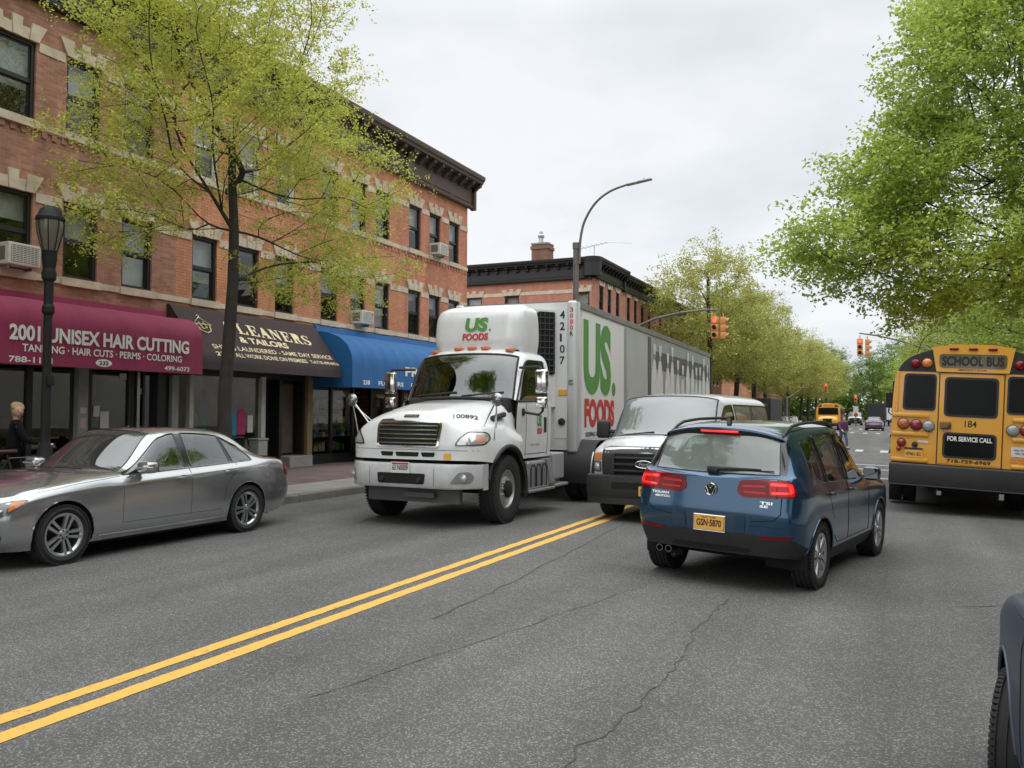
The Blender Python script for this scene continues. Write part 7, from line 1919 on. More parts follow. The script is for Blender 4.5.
    fpoly('label_sticker', [(.62, 1.19), (.78, 1.20), (.78, 1.235), (.62, 1.225)], PAPER, -.014)
    fpoly('label_board', [(-.62, 1.05), (-1.02, 1.05), (-1.02, 1.21), (-.62, 1.21)], PAPER, -.014)
    rtext('FULL STOP AT ALL', -.66, 1.15, .32, .028, BKI, .02, -.020); rtext('RAIL CROSSINGS', -.68, 1.095, .28, .028, BKI, .02, -.020)
    rtext('THIS VEHICLE STOPS', -.60, .985, .42, .026, REDI, .01, -.014); rtext('WHEN LIGHTS FLASH', -.60, .94, .42, .026, REDI, .01, -.014)
    # bumper
    mb = MB(); mb.rbox(-.16, .12, -hw-.01, hw+.01, .45, .83, .03, 3); bp = mb.build('bumper', BUSK, root, True)
    mb = MB(); mb.rbox(-.175, -.155, -hw, hw, .452, .475, .006, 1); mb.build('bumper_edge', BLKP, bp)
    # side windows, skirts, wheels, front
    for s in (1, -1):
        n = int((L-1.6)/.75)
        for k in range(n):
            x = .45+k*.75; mb = MB(); q = rpoly([(x, 1.70), (x+.64, 1.70), (x+.64, 2.26), (x, 2.26)], .05)
            mb.prism([(a, b) for a, b in q], s*(hw-.02), s*(hw+.012), 'XZ'); mb.build('side_window', mat('dark_glass', (.006, .007, .007)), root)
        for z in (1.0, 1.28, 1.55): mb = MB(); mb.rbox(.05, L-.1, min(s*hw, s*(hw+.02)), max(s*hw, s*(hw+.02)), z-.03, z+.03, .008, 1); mb.build('rub_rail', BUSK, root)
        mb = MB(); mb.box(.1, 1.35, s*(hw-.04), s*hw, .55, .86); mb.box(2.45, L-.1, s*(hw-.04), s*hw, .55, .86); mb.build('skirt', BUSY, root)
        for yy in (.86, 1.10): add_wheel(root, 1.85, s*yy, .46, .24, .25, 'dish', STEELW, TYRE, DARK)
        add_wheel(root, L+.55, s*1.02, .46, .24, .25, 'dish', STEELW, TYRE, DARK)
        # mirrors at the nose
        mb = MB(); mb.tube([(L-.05, s*hw*.98, 2.2), (L+.35, s*(hw+.12), 2.25), (L+.35, s*(hw+.14), 1.7), (L, s*hw, 1.6)], .018, 6); mi = mb.build('mirror_arm', BLKP, root); mb = MB(); mb.rbox(L+.30, L+.40, s*(hw+.12)-.10, s*(hw+.12)+.10, 1.82, 2.22, .03); mb.build('mirror', BLKP, mi)
    mb = MB(); mb.box(.2, L, -.9, .9, .45, .82); mb.box(.1, L, -.45, .45, .38, .5); mb.tube([(1.85, -1.1, .46), (1.85, 1.1, .46)], .10); mb.tube([(.05, .55, .40), (.9, .55, .40)], .05, 10); mb.build('chassis', DARK, root)
    for y in (.42, -.52): mb = MB(); mb.rbox(.10, .18, y-.04, y+.04, .30, .42, .015); mb.build('tow_hook', STEELW, root)
    # bonnet
    ht = [Sx([L, L, L, L, L], [1.0, 1.04, 1.0, .75, 0], [.62, .95, 1.35, 1.55, 1.60]), Sx([L+.5]*5, [1.0, 1.04, .98, .72, 0], [.62, .95, 1.32, 1.50, 1.55]), Sx([L+1.05]*5, [.95, 1.0, .92, .66, 0], [.66, .95, 1.25, 1.40, 1.44]), Sx([L+1.22, L+1.25, L+1.22, L+1.15, L+1.1], [.72, .76, .70, .5, 0], [.70, .95, 1.2, 1.34, 1.38]), Sx([L+1.25, L+1.28, L+1.25, L+1.18, L+1.15], [0]*5, [.70, .95, 1.2, 1.34, 1.38])]
    hpp, _ = loft(ht, lambda i, j: 'h', .12, .12, nose=False, tail=True); 
    for c in hpp: hpp[c] = (hpp[c][0], hpp[c][1][:, ::-1])
    loft_objs(hpp, {'h': ('hood', BUSY)}, root)
    mb = MB(); mb.box(L+1.27, L+1.30, -.45, .45, .78, 1.22); mb.build('grille', BLKG, root)
    mb = MB(); mb.rbox(L+1.25, L+1.42, -1.15, 1.15, .50, .74, .03); mb.build('front_bumper', BUSK, root)
    for s in (1, -1): mb = MB(); mb.lathe([(.10, 0), (.10, .03), (0, .05)], 16, axis='X', M=Matrix.Translation((L+1.22, s*.62, 1.02))); mb.build('headlight', CLRL, root, True)
    mb = MB(); mb.prism(rpoly([(-1.02, 1.62), (1.02, 1.62), (.98, 2.36), (-.98, 2.36)], .1), L, L+.02, 'YZ'); mb.build('windshield', mat('dark_glass', (.006, .007, .007)), root)
    mb = MB(); mb.prism([(-.62, 2.46), (.62, 2.46), (.60, 2.80), (-.60, 2.80)], L-.02, L+.06, 'YZ'); hd2 = mb.build('front_header', BUSY, root)
    vs, fs = text2d('SCHOOL BUS', .03); mb = MB(); mb.add([(L+.066, -.46+a*.92, 2.55+b*.15) for a, b in vs], fs); mb.build('lettering', BKI, hd2, fix=False)
    for s in (1, -1):
        mb = MB(); mb.prism([(s*.66, 2.46), (s*1.08, 2.46), (s*.98, 2.62), (s*.68, 2.72)], L-.02, L+.03, 'YZ'); mb.build('roof_corner', BUSK, root)
        for y in (.78, .94): mb = MB(); mb.lathe([(.07, 0), (.06, .03), (0, .04)], 14, axis='X', M=Matrix.Translation((L+.03, s*y, 2.56))); mb.build('warning_lamp', AMBL if y > .8 else REDL, root, True)
bus = thing('school_bus', 'yellow school bus number 184 at the right kerb, seen from behind', 'bus', (1.07, 17.3, -.115), rad(90))
bus.rotation_euler = (rad(2.8), 0, rad(90))
build_bus(bus); bus.scale = (1.06, 1.06, 1.06)
bus2 = copy_tree(bus)
bus2['label'] = 'small yellow school bus far down the avenue, facing the camera'
bus2.location = (-6.9, 104, 0); bus2.rotation_euler = (0, 0, rad(-90)); bus2.scale = (1, 1, 1)
# ------------------------------------------------------------------ trees
def leafmat(name, rgb, var=.40):
    m, nt, b = _mat(name); N = nt.nodes; L = nt.links
    out = [n for n in N if n.type == 'OUTPUT_MATERIAL'][0]
    ge = N.new('ShaderNodeNewGeometry'); tc = N.new('ShaderNodeTexCoord'); no = N.new('ShaderNodeTexNoise'); no.inputs['Scale'].default_value = .55; no.inputs['Detail'].default_value = 3
    L.new(tc.outputs['Object'], no.inputs['Vector'])
    ad = N.new('ShaderNodeMath'); ad.operation = 'MULTIPLY_ADD'; ad.inputs[1].default_value = .55; L.new(ge.outputs['Random Per Island'], ad.inputs[0]); 
    mu = N.new('ShaderNodeMath'); mu.operation = 'MULTIPLY'; mu.inputs[1].default_value = .5; L.new(no.outputs['Fac'], mu.inputs[0]); L.new(mu.outputs[0], ad.inputs[2])
    rp = N.new('ShaderNodeValToRGB'); e = rp.color_ramp.elements; e[0].position = .1; e[1].position = .85
    e[0].color = (rgb[0]*(1-var*1.3), rgb[1]*(1-var), rgb[2]*(1-var), 1); e[1].color = (min(1, rgb[0]*(1+var*1.3)), min(1, rgb[1]*(1+var)), rgb[2]*(1+var*.6), 1)
    L.new(ad.outputs[0], rp.inputs['Fac']); L.new(rp.outputs['Color'], b.inputs['Base Color']); _set(b, Roughness=.55, **{'Specular IOR Level': .3})
    tr_ = N.new('ShaderNodeBsdfTranslucent'); L.new(rp.outputs['Color'], tr_.inputs['Color']); mx = N.new('ShaderNodeMixShader'); mx.inputs[0].default_value = .45
    L.new(b.outputs[0], mx.inputs[1]); L.new(tr_.outputs[0], mx.inputs[2]); L.new(mx.outputs[0], out.inputs['Surface']); MATS[name] = m; return m
BARK = mat('bark', (.045, .038, .032), .9, var=.35, vs=6, bump=.6, bs=22); BARK2 = mat('bark_grey', (.075, .068, .06), .9, var=.3, vs=6, bump=.5, bs=22)
LF_Y = leafmat('leaf_spring_yellow', (.50, .53, .115)); LF_G = leafmat('leaf_fresh_green', (.35, .45, .095)); LF_O = leafmat('leaf_olive', (.37, .385, .11)); LF_D = leafmat('leaf_deep_green', (.14, .22, .045)); LF_P = leafmat('leaf_pale', (.28, .32, .08))
def grow(points, trunk, rg, power=.42, rtip=.006, up=.25):
    """skeleton: trunk polyline, then every attraction point joins the nearest branch node below or inside it"""
    pts = [np.array(p, float) for p in trunk]; par = [-1]+list(range(len(trunk)-1)); ntr = len(trunk)
    base = np.array(trunk[-1], float)
    lo = pts[max(0, ntr//2)]
    order = sorted(range(len(points)), key=lambda i: np.linalg.norm(points[i]-(lo*.35+base*.65)))
    tip = []
    first = max(1, int(ntr*.45))
    for i in order:
        p = np.array(points[i], float)
        A = np.array(pts[first:]); d = A-p
        dist = np.sqrt((d**2).sum(1))+np.maximum(0, d[:, 2])*.9
        j = int(np.argmin(dist))+first
        q = pts[j]; L_ = np.linalg.norm(p-q); n = max(1, int(L_/.55))
        prev = j
        # continue in the direction of the parent for a while: curved limb
        pd = q-pts[par[j]] if par[j] >= 0 else np.array([0, 0, 1.]); pn = np.linalg.norm(pd); pd = pd/pn if pn > 1e-6 else np.array([0, 0, 1.])
        c = q+pd*L_*.35+np.array([0, 0, up*L_*.25])
        for k in range(1, n+1):
            t = k/n; x = (1-t)**2*q+2*t*(1-t)*c+t*t*p+(rg.normal(0, .03, 3)*L_ if k < n else 0)
            pts.append(x); par.append(prev); prev = len(pts)-1
        tip.append(prev)
    n = len(pts); w = np.zeros(n)
    for t in tip: w[t] += 1
    for i in range(n-1, 0, -1):
        if par[i] >= 0: w[par[i]] += w[i]
    return pts, par, w, tip, ntr
def limbs(pts, par, w, ntr, R0, ex=.46, rmin=.006, minw=0):
    mb = MB(); W0 = max(w[0], 1)
    r = np.maximum(rmin, R0*.62*(np.maximum(w, .6)/W0)**ex)
    for i in range(ntr): r[i] = R0*(1-.55*(i/(ntr-1))**1.3)*(1.25 if i == 0 else 1)
    ch = {}
    for i, p in enumerate(par):
        if p >= 0: ch.setdefault(p, []).append(i)
    stack = [0]; 
    def chain(i0, parent):
        path = [parent] if parent is not None else []; i = i0; path.append(i); side = []
        while i in ch:
            c = sorted(ch[i], key=lambda q: -w[q]); side += [(q, i) for q in c[1:]]; i = c[0]; path.append(i)
        return path, side
    todo = [(0, None)]
    while todo:
        a, b = todo.pop(); path, side = chain(a, b)
        rr = [r[i] for i in path]
        if b is not None and len(rr) > 1: rr[0] = min(rr[0], rr[1]*1.25)
        if len(path) > 1: mb.tube([pts[i] for i in path], rr, 9 if max(rr) > .06 else (5 if max(rr) > .015 else 3))
        todo += side
    return mb
def leaves(centres, dirs, rg, n, spread, size, droop=.15, flat=.7, tuft=8):
    """leaf-shaped faces scattered round twig ends"""
    # tufts: several leaves share one short twig, so that foliage gathers in clumps with gaps between
    m = max(1, n//tuft); C = np.repeat(np.array(centres), m, 0); D = np.repeat(np.array(dirs), m, 0)
    k = len(C); t = rg.uniform(-1.0, .9, (k, 1)); off = rg.normal(0, 1, (k, 3))*np.array([1, 1, flat])*spread*.5
    P = C+D*t*spread*1.1+off*(.55+.45*rg.random((k, 1))); P[:, 2] -= droop*spread*rg.random(k)
    P = np.repeat(P, tuft, 0)+rg.normal(0, 1, (k*tuft, 3))*np.array([1, 1, .7])*size*.95; k = len(P)
    nrm = rg.normal(0, 1, (k, 3)); nrm[:, 2] = np.abs(nrm[:, 2])+.5; nrm /= np.linalg.norm(nrm, axis=1)[:, None]
    a = rg.normal(0, 1, (k, 3)); a -= nrm*(a*nrm).sum(1)[:, None]; a /= np.linalg.norm(a, axis=1)[:, None]; b = np.cross(nrm, a)
    s = size*rg.uniform(.6, 1.35, (k, 1)); f = nrm*s*.18
    V = np.stack([P-a*s*.5, P+b*s*.30+f, P+a*s*.55, P-b*s*.30+f], 1).reshape(-1, 3)
    F = np.arange(k*4).reshape(k, 4)
    return V, F
def mesh_np(name, V, F, m, parent):
    me = bpy.data.meshes.new(name); me.vertices.add(len(V)); me.vertices.foreach_set('co', V.astype(np.float32).ravel())
    nf = len(F); k = F.shape[1]; me.loops.add(nf*k); me.loops.foreach_set('vertex_index', F.astype(np.int32).ravel()); me.polygons.add(nf)
    me.polygons.foreach_set('loop_start', np.arange(0, nf*k, k, dtype=np.int32)); me.polygons.foreach_set('loop_total', np.full(nf, k, np.int32)); me.update(calc_edges=True); me.validate()
    me.materials.append(m); o = bpy.data.objects.new(name, me); COL.objects.link(o); o.parent = parent; return o
def sample(blobs, n, rg, shell=.55, mind=.45):
    """attraction points inside a union of ellipsoids, denser towards the outside"""
    out = []; w = np.array([b[3]*b[4]*b[5] for b in blobs], float)**.8; w /= w.sum(); tries = 0
    while len(out) < n and tries < n*40:
        tries += 1
        b = blobs[rg.choice(len(blobs), p=w)]; v = rg.normal(0, 1, 3); v /= np.linalg.norm(v); r = (shell+(1-shell)*rg.random())**1.0 if rg.random() < .75 else rg.random()
        p = np.array(b[:3])+v*r*np.array(b[3:6])
        if out and min(np.sum((np.array(out)-p)**2, 1)) < mind*mind*(.6+.8*rg.random()): continue
        out.append(p)
    return out
def make_tree(name, label, cat, loc, trunk, blobs, seed, npts, R0, leafm, barkm, nleaf, spread, size, group=None, mind=.45, ex=.46, bare=0., droop=.15, flat=.7, wmax=3):
    rg = np.random.default_rng(seed); t = thing(name, label, cat, loc, 0, group)
    pts_ = sample(blobs, npts, rg, mind=mind)
    pts, par, w, tip, ntr = grow(pts_, trunk, rg)
    main = {}
    for i in range(1, len(pts)):
        q = par[i]
        if q not in main or w[i] > w[main[q]]: main[q] = i
    for _ in range(4):
        new = [p.copy() for p in pts]
        for i in range(ntr, len(pts)):
            if i in main: new[i] = pts[i]*.4+(pts[par[i]]+pts[main[i]])*.3
        pts = new
    mb = limbs(pts, par, w, ntr, R0, ex)
    # root flare
    mb.build('trunk', barkm, t, True, fix=False, angle=60)
    cen = []; dr = []
    keep = [i for i in range(ntr, len(pts)) if w[i] <= wmax and rg.random() > bare]
    for i in keep:
        d = pts[i]-pts[par[i]]; n = np.linalg.norm(d); d = d/n if n > 1e-6 else np.array([0, 0, 1.]); cen.append(pts[i]); dr.append(d)
    V, F = leaves(cen, dr, rg, nleaf, spread, size, droop, flat)
    mesh_np('crown', V, F, leafm, t); print('LEAVES', seed, len(F))
    return t
# street tree in front of the shops
make_tree('street_tree', 'yellow-green leafy street tree with slim dark trunk in front of the dry cleaner', 'tree', (-11.35, 12.1, .14),
    [(0, 0, -.1), (.02, .0, .9), (.0, 0, 1.9), (.05, .03, 2.9), (.10, .05, 3.9), (.08, .08, 4.9), (.0, .1, 5.8), (-.05, .12, 6.7)],
    [(.1, .15, 7.6, 2.4, 2.8, 2.0), (.3, -1.2, 8.3, 1.8, 2.0, 1.5), (-.1, -1.5, 9.0, 1.6, 1.6, 1.0), (-.2, -1.4, 6.0, 1.6, 1.9, 1.1), (.4, 1.9, 6.2, 2.0, 2.1, 1.3), (.5, 2.3, 4.6, 1.6, 2.1, .75), (-.2, -1.9, 4.7, 1.2, 1.5, .55), (.3, .3, 9.4, 2.0, 2.0, 1.1), (1.2, -1.0, 6.6, 1.6, 1.7, 1.3), (1.0, 1.2, 4.2, 1.4, 1.6, .5)],
    21, 800, .14, LF_Y, BARK, 168, .44, .054, mind=.30, ex=.50, droop=.3, wmax=6)
# big tree over the school bus on the right
make_tree('street_tree', 'large fresh green tree with wide crown spreading over the school bus', 'tree', (4.1, 23.5, 0),
    [(0, 0, -.1), (.0, .0, 1.2), (.05, -.05, 2.5), (.0, -.1, 3.8), (-.2, -.15, 5.2), (-.35, -.2, 6.6), (-.4, -.1, 8.2), (-.4, 0, 10)],
    [(-1.2, -.3, 9.6, 3.4, 3.4, 3.2), (-3.3, -.8, 7.4, 2.4, 2.6, 1.7), (-4.6, -1.5, 5.7, 2.3, 2.2, .95), (-1.8, -1.5, 5.4, 3.0, 2.4, 1.3), (.6, -.5, 12.6, 2.8, 2.8, 2.0), (1.8, -1.0, 7.5, 2.6, 2.8, 3.0), (-1.5, 1.0, 12.0, 2.2, 2.2, 1.5), (.5, -1.8, 4.6, 2.4, 2.0, 1.0), (-3.0, -1.0, 4.6, 1.8, 1.6, .6)],
    33, 1000, .30, LF_G, BARK, 200, .56, .112, mind=.45, ex=.50, droop=.45, wmax=6)
# trees along the avenue beyond the side street: three kinds, then copies of each
def far_tree(loc, label, seed, leafm, h=12.5, r=4.2, npts=300, nleaf=104, size=.155, grp='street trees further down the avenue', spread=.75, bare=.1):
    hb = h*.30
    return make_tree('street_tree', label, 'tree', loc, [(0, 0, -.1), (.05, 0, h*.12), (0, .05, h*.24), (.1, .1, h*.36), (.1, .15, h*.5), (0, .1, h*.64), (0, .1, h*.78)],
        [(0, 0, h*.66, r*.92, r*.92, h*.26), (-.3*r, .1*r, h*.48, r*.65, r*.7, h*.16), (.35*r, -.2*r, h*.46, r*.68, r*.66, h*.15), (0, .2*r, h*.84, r*.55, r*.55, h*.14), (.2*r, .4*r, h*.55, r*.6, r*.6, h*.16)],
        seed, npts, .22, leafm, BARK, nleaf, spread, size, grp, mind=.65, ex=.5, bare=bare, droop=.3, wmax=6)
ta = far_tree((-11.3, 55.5, .14), 'olive green street tree just past the narrow brick house on the left', 41, LF_O, 13.4, 4.7)
tb = far_tree((-11.4, 66.5, .14), 'second olive street tree on the left pavement, with a darker leaning trunk', 42, LF_O, 12.2, 4.4)
tc_ = far_tree((3.9, 46.5, -.05), 'pale airy street tree right of the road, behind the school bus', 43, LF_P, 11.0, 4.6, 260, 40, .13, bare=.3)
def tcopy(src, loc, rz_, label, sc=1., m=None):
    c = copy_tree(src); c.location = loc; c.rotation_euler = (0, 0, rz_); c.scale = (sc, sc, sc); c['label'] = label
    if m: repaint(c, [k for k in kids(src) if k.name.startswith('crown')][0].material_slots[0].material, m)
    return c
labs = ['third olive street tree on the left pavement, near the distant silver cars', 'street tree on the left just before the second side street', 'street tree on the left just past the second side street', 'street tree on the left behind the oncoming school bus', 'distant street tree on the left beyond the oncoming bus', 'far olive street tree on the left near the end of the avenue', 'farthest street tree on the left pavement']
for i, (y, sc) in enumerate(((75.5, .98), (84, .9), (104, .95), (114, .9), (125, .95), (140, 1.), (156, 1.))):
    tcopy((ta, tb)[i % 2], (-11.4-(i % 3)*.2, y, .14), 1.3*i+.6, labs[i], sc)
labs = ['pale street tree on the right with its branches over the traffic signal', 'green street tree on the right past the pale one', 'street tree on the right at the second side street', 'olive street tree far down the right pavement', 'distant green street tree on the right', 'far street tree on the right near the end of the avenue', 'farthest street tree on the right pavement']
for i, (y, sc) in enumerate(((58, .95), (70, .92), (82, .9), (106, 1.), (119, .95), (133, 1.), (150, 1.))):
    tcopy((tc_, tb, tc_, ta, tb, ta, tb)[i], (4.2+(i % 2)*.3, y, -.05), 2.1*i+.3, labs[i], sc, (None, LF_G, None, LF_P, LF_G, LF_G, LF_D)[i])
tcopy(tb, (4.3, 33.0, -.05), 1.0, 'green street tree behind the front of the school bus', .72, LF_G)
# trees closing the view where the avenue ends
labs = ['dark green tree left of the centre at the end of the avenue', 'dark green tree in the middle of the end of the avenue', 'fresh green tree at the end of the avenue', 'tall green tree at the right of the end of the avenue', 'green tree far right at the end of the avenue', 'green tree far left at the end of the avenue', 'dark tree behind the others at the end of the avenue']
for i, (x, y, sc) in enumerate(((-13, 186, 1.25), (-5, 198, 1.25), (2, 192, 1.15), (9, 184, 1.3), (17, 190, 1.2), (-22, 188, 1.3), (-1, 214, 1.5))):
    tcopy((ta, tb)[i % 2], (x, y, -.1), 1.7*i, labs[i], sc, (LF_D, LF_D, LF_G, LF_G, LF_D, LF_O, LF_D)[i])

# street trees beside and behind the camera: out of the picture, mirrored in glass and paint
rgt = [k for k in COL.objects if k.get('label', '').startswith('large fresh green tree')][0]
for i, (x, y, lab) in enumerate(((5.2, -3.5, 'big green street tree on the right pavement just behind the camera'), (-11.4, -2.0, 'big green street tree on the left pavement behind the camera'), (4.9, -17, 'big green street tree on the right further behind the camera'))):
    c = tcopy(rgt, (x, y, .0), 2.4*i+2.2, lab); c.scale = (1.0, 1.0, 1.15)
# a far belt of greenery where the avenue ends
rg = np.random.default_rng(77); cen = [(rg.uniform(-60, 40), 232+rg.uniform(-6, 6), abs(rg.normal(0, 5.))+.3) for _ in range(520)]
V, F = leaves(cen, [(0, 0, 1)]*len(cen), rg, 48, 2.8, 1.1); far = mesh_np('far_greenery', V, F, LF_D, None); far['kind'] = 'stuff'

# ------------------------------------------------------------------ lamps and signals
IRON = mat('iron_black', (.014, .015, .014), .6, spec=.25, var=.2, vs=6, bump=.1); GALV = mat('galvanised', (.15, .135, .125), .55, metal=.3, var=.2, vs=3)
MILK = mat('lantern_glass', (.13, .12, .085), .25, coat=.4, var=.15, vs=4)
lp = thing('street_lamp', 'black cast iron street lamp with teardrop glass lantern by the hair salon', 'street lamp', (-11.05, 8.26, .14))
lp.scale = (.82, .82, 1); mb = MB(); mb.lathe([(.26, 0), (.26, .12), (.22, .16), (.20, .7), (.17, .78), (.13, .84), (.12, 1.0), (.09, 1.06), (.078, 1.15), (.068, 2.9), (.10, 2.94), (.10, 3.02), (.075, 3.06), (.075, 3.38), (.115, 3.42), (.12, 3.50), (.10, 3.56), (.095, 3.60), (0, 3.6)], 20); mb.build('post', IRON, lp, True, angle=30)
mb = MB(); mb.lathe([(.10, 3.58), (.125, 3.72), (.12, 3.80), (.13, 3.82), (.0, 3.82)], 20); mb.build('neck', IRON, lp, True, angle=30)
mb = MB(); mb.lathe([(.115, 3.82), (.15, 3.92), (.195, 4.08), (.215, 4.20), (.205, 4.27)], 24, cap=False); mb.build('lantern_glass', MILK, lp, True)
mb = MB(); mb.lathe([(.235, 4.26), (.235, 4.30), (.20, 4.34), (.17, 4.41), (.10, 4.46), (0, 4.475)], 24)
for k in range(8):
    a = 2*PI*k/8; mb.tube([((r)*math.cos(a), r*math.sin(a), z) for r, z in ((.118, 3.81), (.155, 3.92), (.20, 4.08), (.22, 4.2), (.212, 4.28))], .009, 5)
mb.build('lantern_cap', IRON, lp, True, angle=40)
for z in (1.9, ): 
    mb = MB(); mb.rbox(.06, .12, -.06, .06, z, z+.14, .01); mb.build('cable_box', IRON, lp)
ll = thing('street_light', 'tall grey street light with long curved arm at the corner behind the truck', 'street light', (-10.65, 28.9, .14))
mb = MB(); mb.lathe([(.20, 0), (.20, .5), (.13, .55), (.10, 7.5), (.125, 7.5), (.125, 7.72), (0, 7.74)], 12); mb.build('post', GALV, ll, False)
mb = MB(); arm = [(.13, 0, 6.95), (.15, 0, 7.6), (.25, 0, 8.25), (.5, 0, 8.8), (.9, 0, 9.25), (1.4, 0, 9.52), (1.95, 0, 9.66)]
arm = [tuple(r) for r in pchip(np.arange(7.), np.array(arm), np.linspace(0, 6, 31)[:-1])]+[arm[-1]]; mb.tube(arm, [.05-.01*i/30 for i in range(31)], 10); mb.build('arm', GALV, ll, True)
mb = MB(); M = Matrix.Translation((2.3, 0, 9.70)) @ Matrix.Rotation(-.12, 4, 'Y'); mb.rbox(-.42, .10, -.10, .10, -.05, .05, .04, 2, M=M); mb.rbox(.0, .52, -.11, .11, -.035, .035, .02, 2, M=M); mb.lathe([(.03, .035), (.03, .10), (.02, .13), (0, .13)], 10, M=M @ Matrix.Translation((.25, 0, 0))); mb.build('lamp_head', ALU, ll, True)
SIGY = mat('signal_amber', (.58, .26, .08), .45, var=.12, vs=6); LENSOFF = mat('lens_off', (.012, .010, .009), .25); LRED = mat('lens_red_lit', (.8, .05, .03), .3, emit=(1, .07, .04), es=2.6)
def head(parent, o, face, lit=0, sc=1.):
    """three-section signal head, o = centre, face = heading of the lenses"""
    M = Matrix.Translation(o) @ Matrix.Rotation(face, 4, 'Z') @ Matrix.Scale(sc, 4)
    mb = MB()
    for k in range(3): mb.rbox(-.12, .12, -.165, .165, -.52+k*.35, -.18+k*.35, .03, 2, M=M)
    mb.tube([(0, 0, .52), (0, 0, .72)], .03, 8, M=M); h = mb.build('signal_head', SIGY, parent, True)
    for k in range(3):
        z = -.35+k*.35; on = (2-k) == lit
        mb = MB(); mb.lathe([(.10, .12), (.09, .135), (0, .145)], 18, axis='X', M=M @ Matrix.Translation((0, 0, z))); mb.build('lens', LRED if on else LENSOFF, h, True)
        mb = MB(); rows = []
        for q in range(13):
            a = -.55+(PI+1.1)*q/12; rows.append([(.12, .115*math.cos(a), z+.115*math.sin(a)), (.30-.06*(1-math.sin(a)), .11*math.cos(a), z+.11*math.sin(a))])
        mb.grid(rows, M=M); mb.build('visor', SIGY, h, True)
    return h
def mast(label, base, arm, heads, R0=.11):
    t = thing('traffic_signal', label, 'traffic light', base, group='traffic signals on mast arms')
    o = Vector(base); mb = MB(); mb.lathe([(.22, 0), (.22, .3), (R0, .4), (R0*.8, arm[0][2]-o.z+.2), (0, arm[0][2]-o.z+.25)], 14); mb.build('post', GALV, t, True, angle=40)
    mb = MB(); A = [Vector(p)-o for p in arm]; mb.tube(A, [.075-.035*i/(len(A)-1) for i in range(len(A))], 8); mb.build('mast_arm', GALV, t, True)
    for (p, f, lit) in heads: head(t, tuple(Vector(p)-o), f, lit)
    return t
# the lights face the camera (south) and the side street (east)
mast('amber traffic signal showing red on the arm above the trailer', (-12.6, 41.9, .14), [(-12.6, 41.9, 5.6), (-12.0, 41.5, 6.05), (-11.0, 41.1, 6.36), (-9.6, 40.7, 6.56), (-8.3, 40.3, 6.60), (-7.7, 40.2, 6.55)],
     [((-7.86, 40.2, 5.72), -PI/2, 0), ((-7.50, 40.35, 5.70), 0., 5)])
mast('red traffic signal on an arm reaching in from the right beyond the junction', (3.2, 57.0, -.05), [(3.2, 57, 4.6), (1.8, 56.8, 5.5), (.3, 56.6, 6.1), (-1.2, 56.3, 6.5), (-2.2, 56.0, 6.65)],
     [((-2.16, 56.0, 5.80), -PI/2, 0), ((-1.75, 56.15, 5.76), 0., 5)])
mast('distant traffic signal on a long rising arm from the left pavement', (-11.4, 99.2, .14), [(-11.4, 99.2, 3.4), (-10.6, 100.5, 4.1), (-9.6, 102.5, 4.9), (-8.6, 104.5, 5.3), (-7.8, 106.2, 5.5)],
     [((-7.83, 106.2, 4.75), -PI/2, 0), ((-8.2, 106.4, 4.70), PI, 5)])
# pedestrian signals and a post signal in the distance
for i, (x, y, lab) in enumerate(((-11.9, 76.0, 'left of two amber pedestrian signals on posts in the distance'), (-10.4, 77.0, 'right of two amber pedestrian signals on posts in the distance'))):
    t = thing('pedestrian_signal', lab, 'pedestrian signal', (x, y, .14), group='pedestrian signals by the second side street')
    mb = MB(); mb.tube([(0, 0, 0), (0, 0, 2.2)], .05, 8); mb.build('post', GALV, t)
    mb = MB(); mb.rbox(-.22, .22, -.14, .14, 1.95, 2.45, .04); mb.rbox(.25, .55, -.16, .12, 1.9, 2.3, .04); h = mb.build('housing', SIGY, t)
    mb = MB(); mb.box(-.14, .14, -.15, -.142, 2.05, 2.35); mb.build('hand_lens', mat('hand_orange', (.7, .15, .03), .3, emit=(1, .22, .05), es=1.2), h)
t = thing('post_signal', 'slim post with a red signal and white sign at the far end of the junction', 'traffic light', (-5.1, 118, 0))
mb = MB(); mb.tube([(0, 0, 0), (0, 0, 4.0)], .06, 8); mb.build('post', GALV, t); head(t, (0, 0, 3.6), -PI/2, 0)
mb = MB(); mb.rbox(-.3, .3, -.06, -.03, 2.0, 2.7, .02); mb.build('sign', PAPER, t); mb = MB(); mb.lathe([(.28, 0), (.28, -.04), (0, -.04)], 8, axis='Y', M=Matrix.Translation((0, -.05, 1.6))); mb.build('stop_disc', REDI, t)

# ------------------------------------------------------------------ dark car at the right edge, front wheel turned
nc = copy_tree(suv); nc['label'] = 'dark slate car at the bottom right corner with its front wheel turned outwards'
nc.scale = (.98, .98, .98); nc.rotation_euler = (rad(1.2), 0, rad(90)); nc.location = (1.31, 4.66-(4.43/2-.87)*.98, -.150)
repaint(nc, BLUEP, NAVYP)
for k in kids(nc):
    if k.name.startswith('wheel') and k.location.x > 0 and 'well' not in k.name: k.rotation_euler = (0, 0, k.rotation_euler.z-rad(15)); k.scale = (.93, 1, .93); k.location.z -= .03; k.location.y += .02 if k.location.y > 0 else 0
    if k.name.startswith('wing_mirror') and kids(k)[0].data.vertices[0].co.y > 0:
        for q in kids(k): bpy.data.objects.remove(q)
        bpy.data.objects.remove(k)
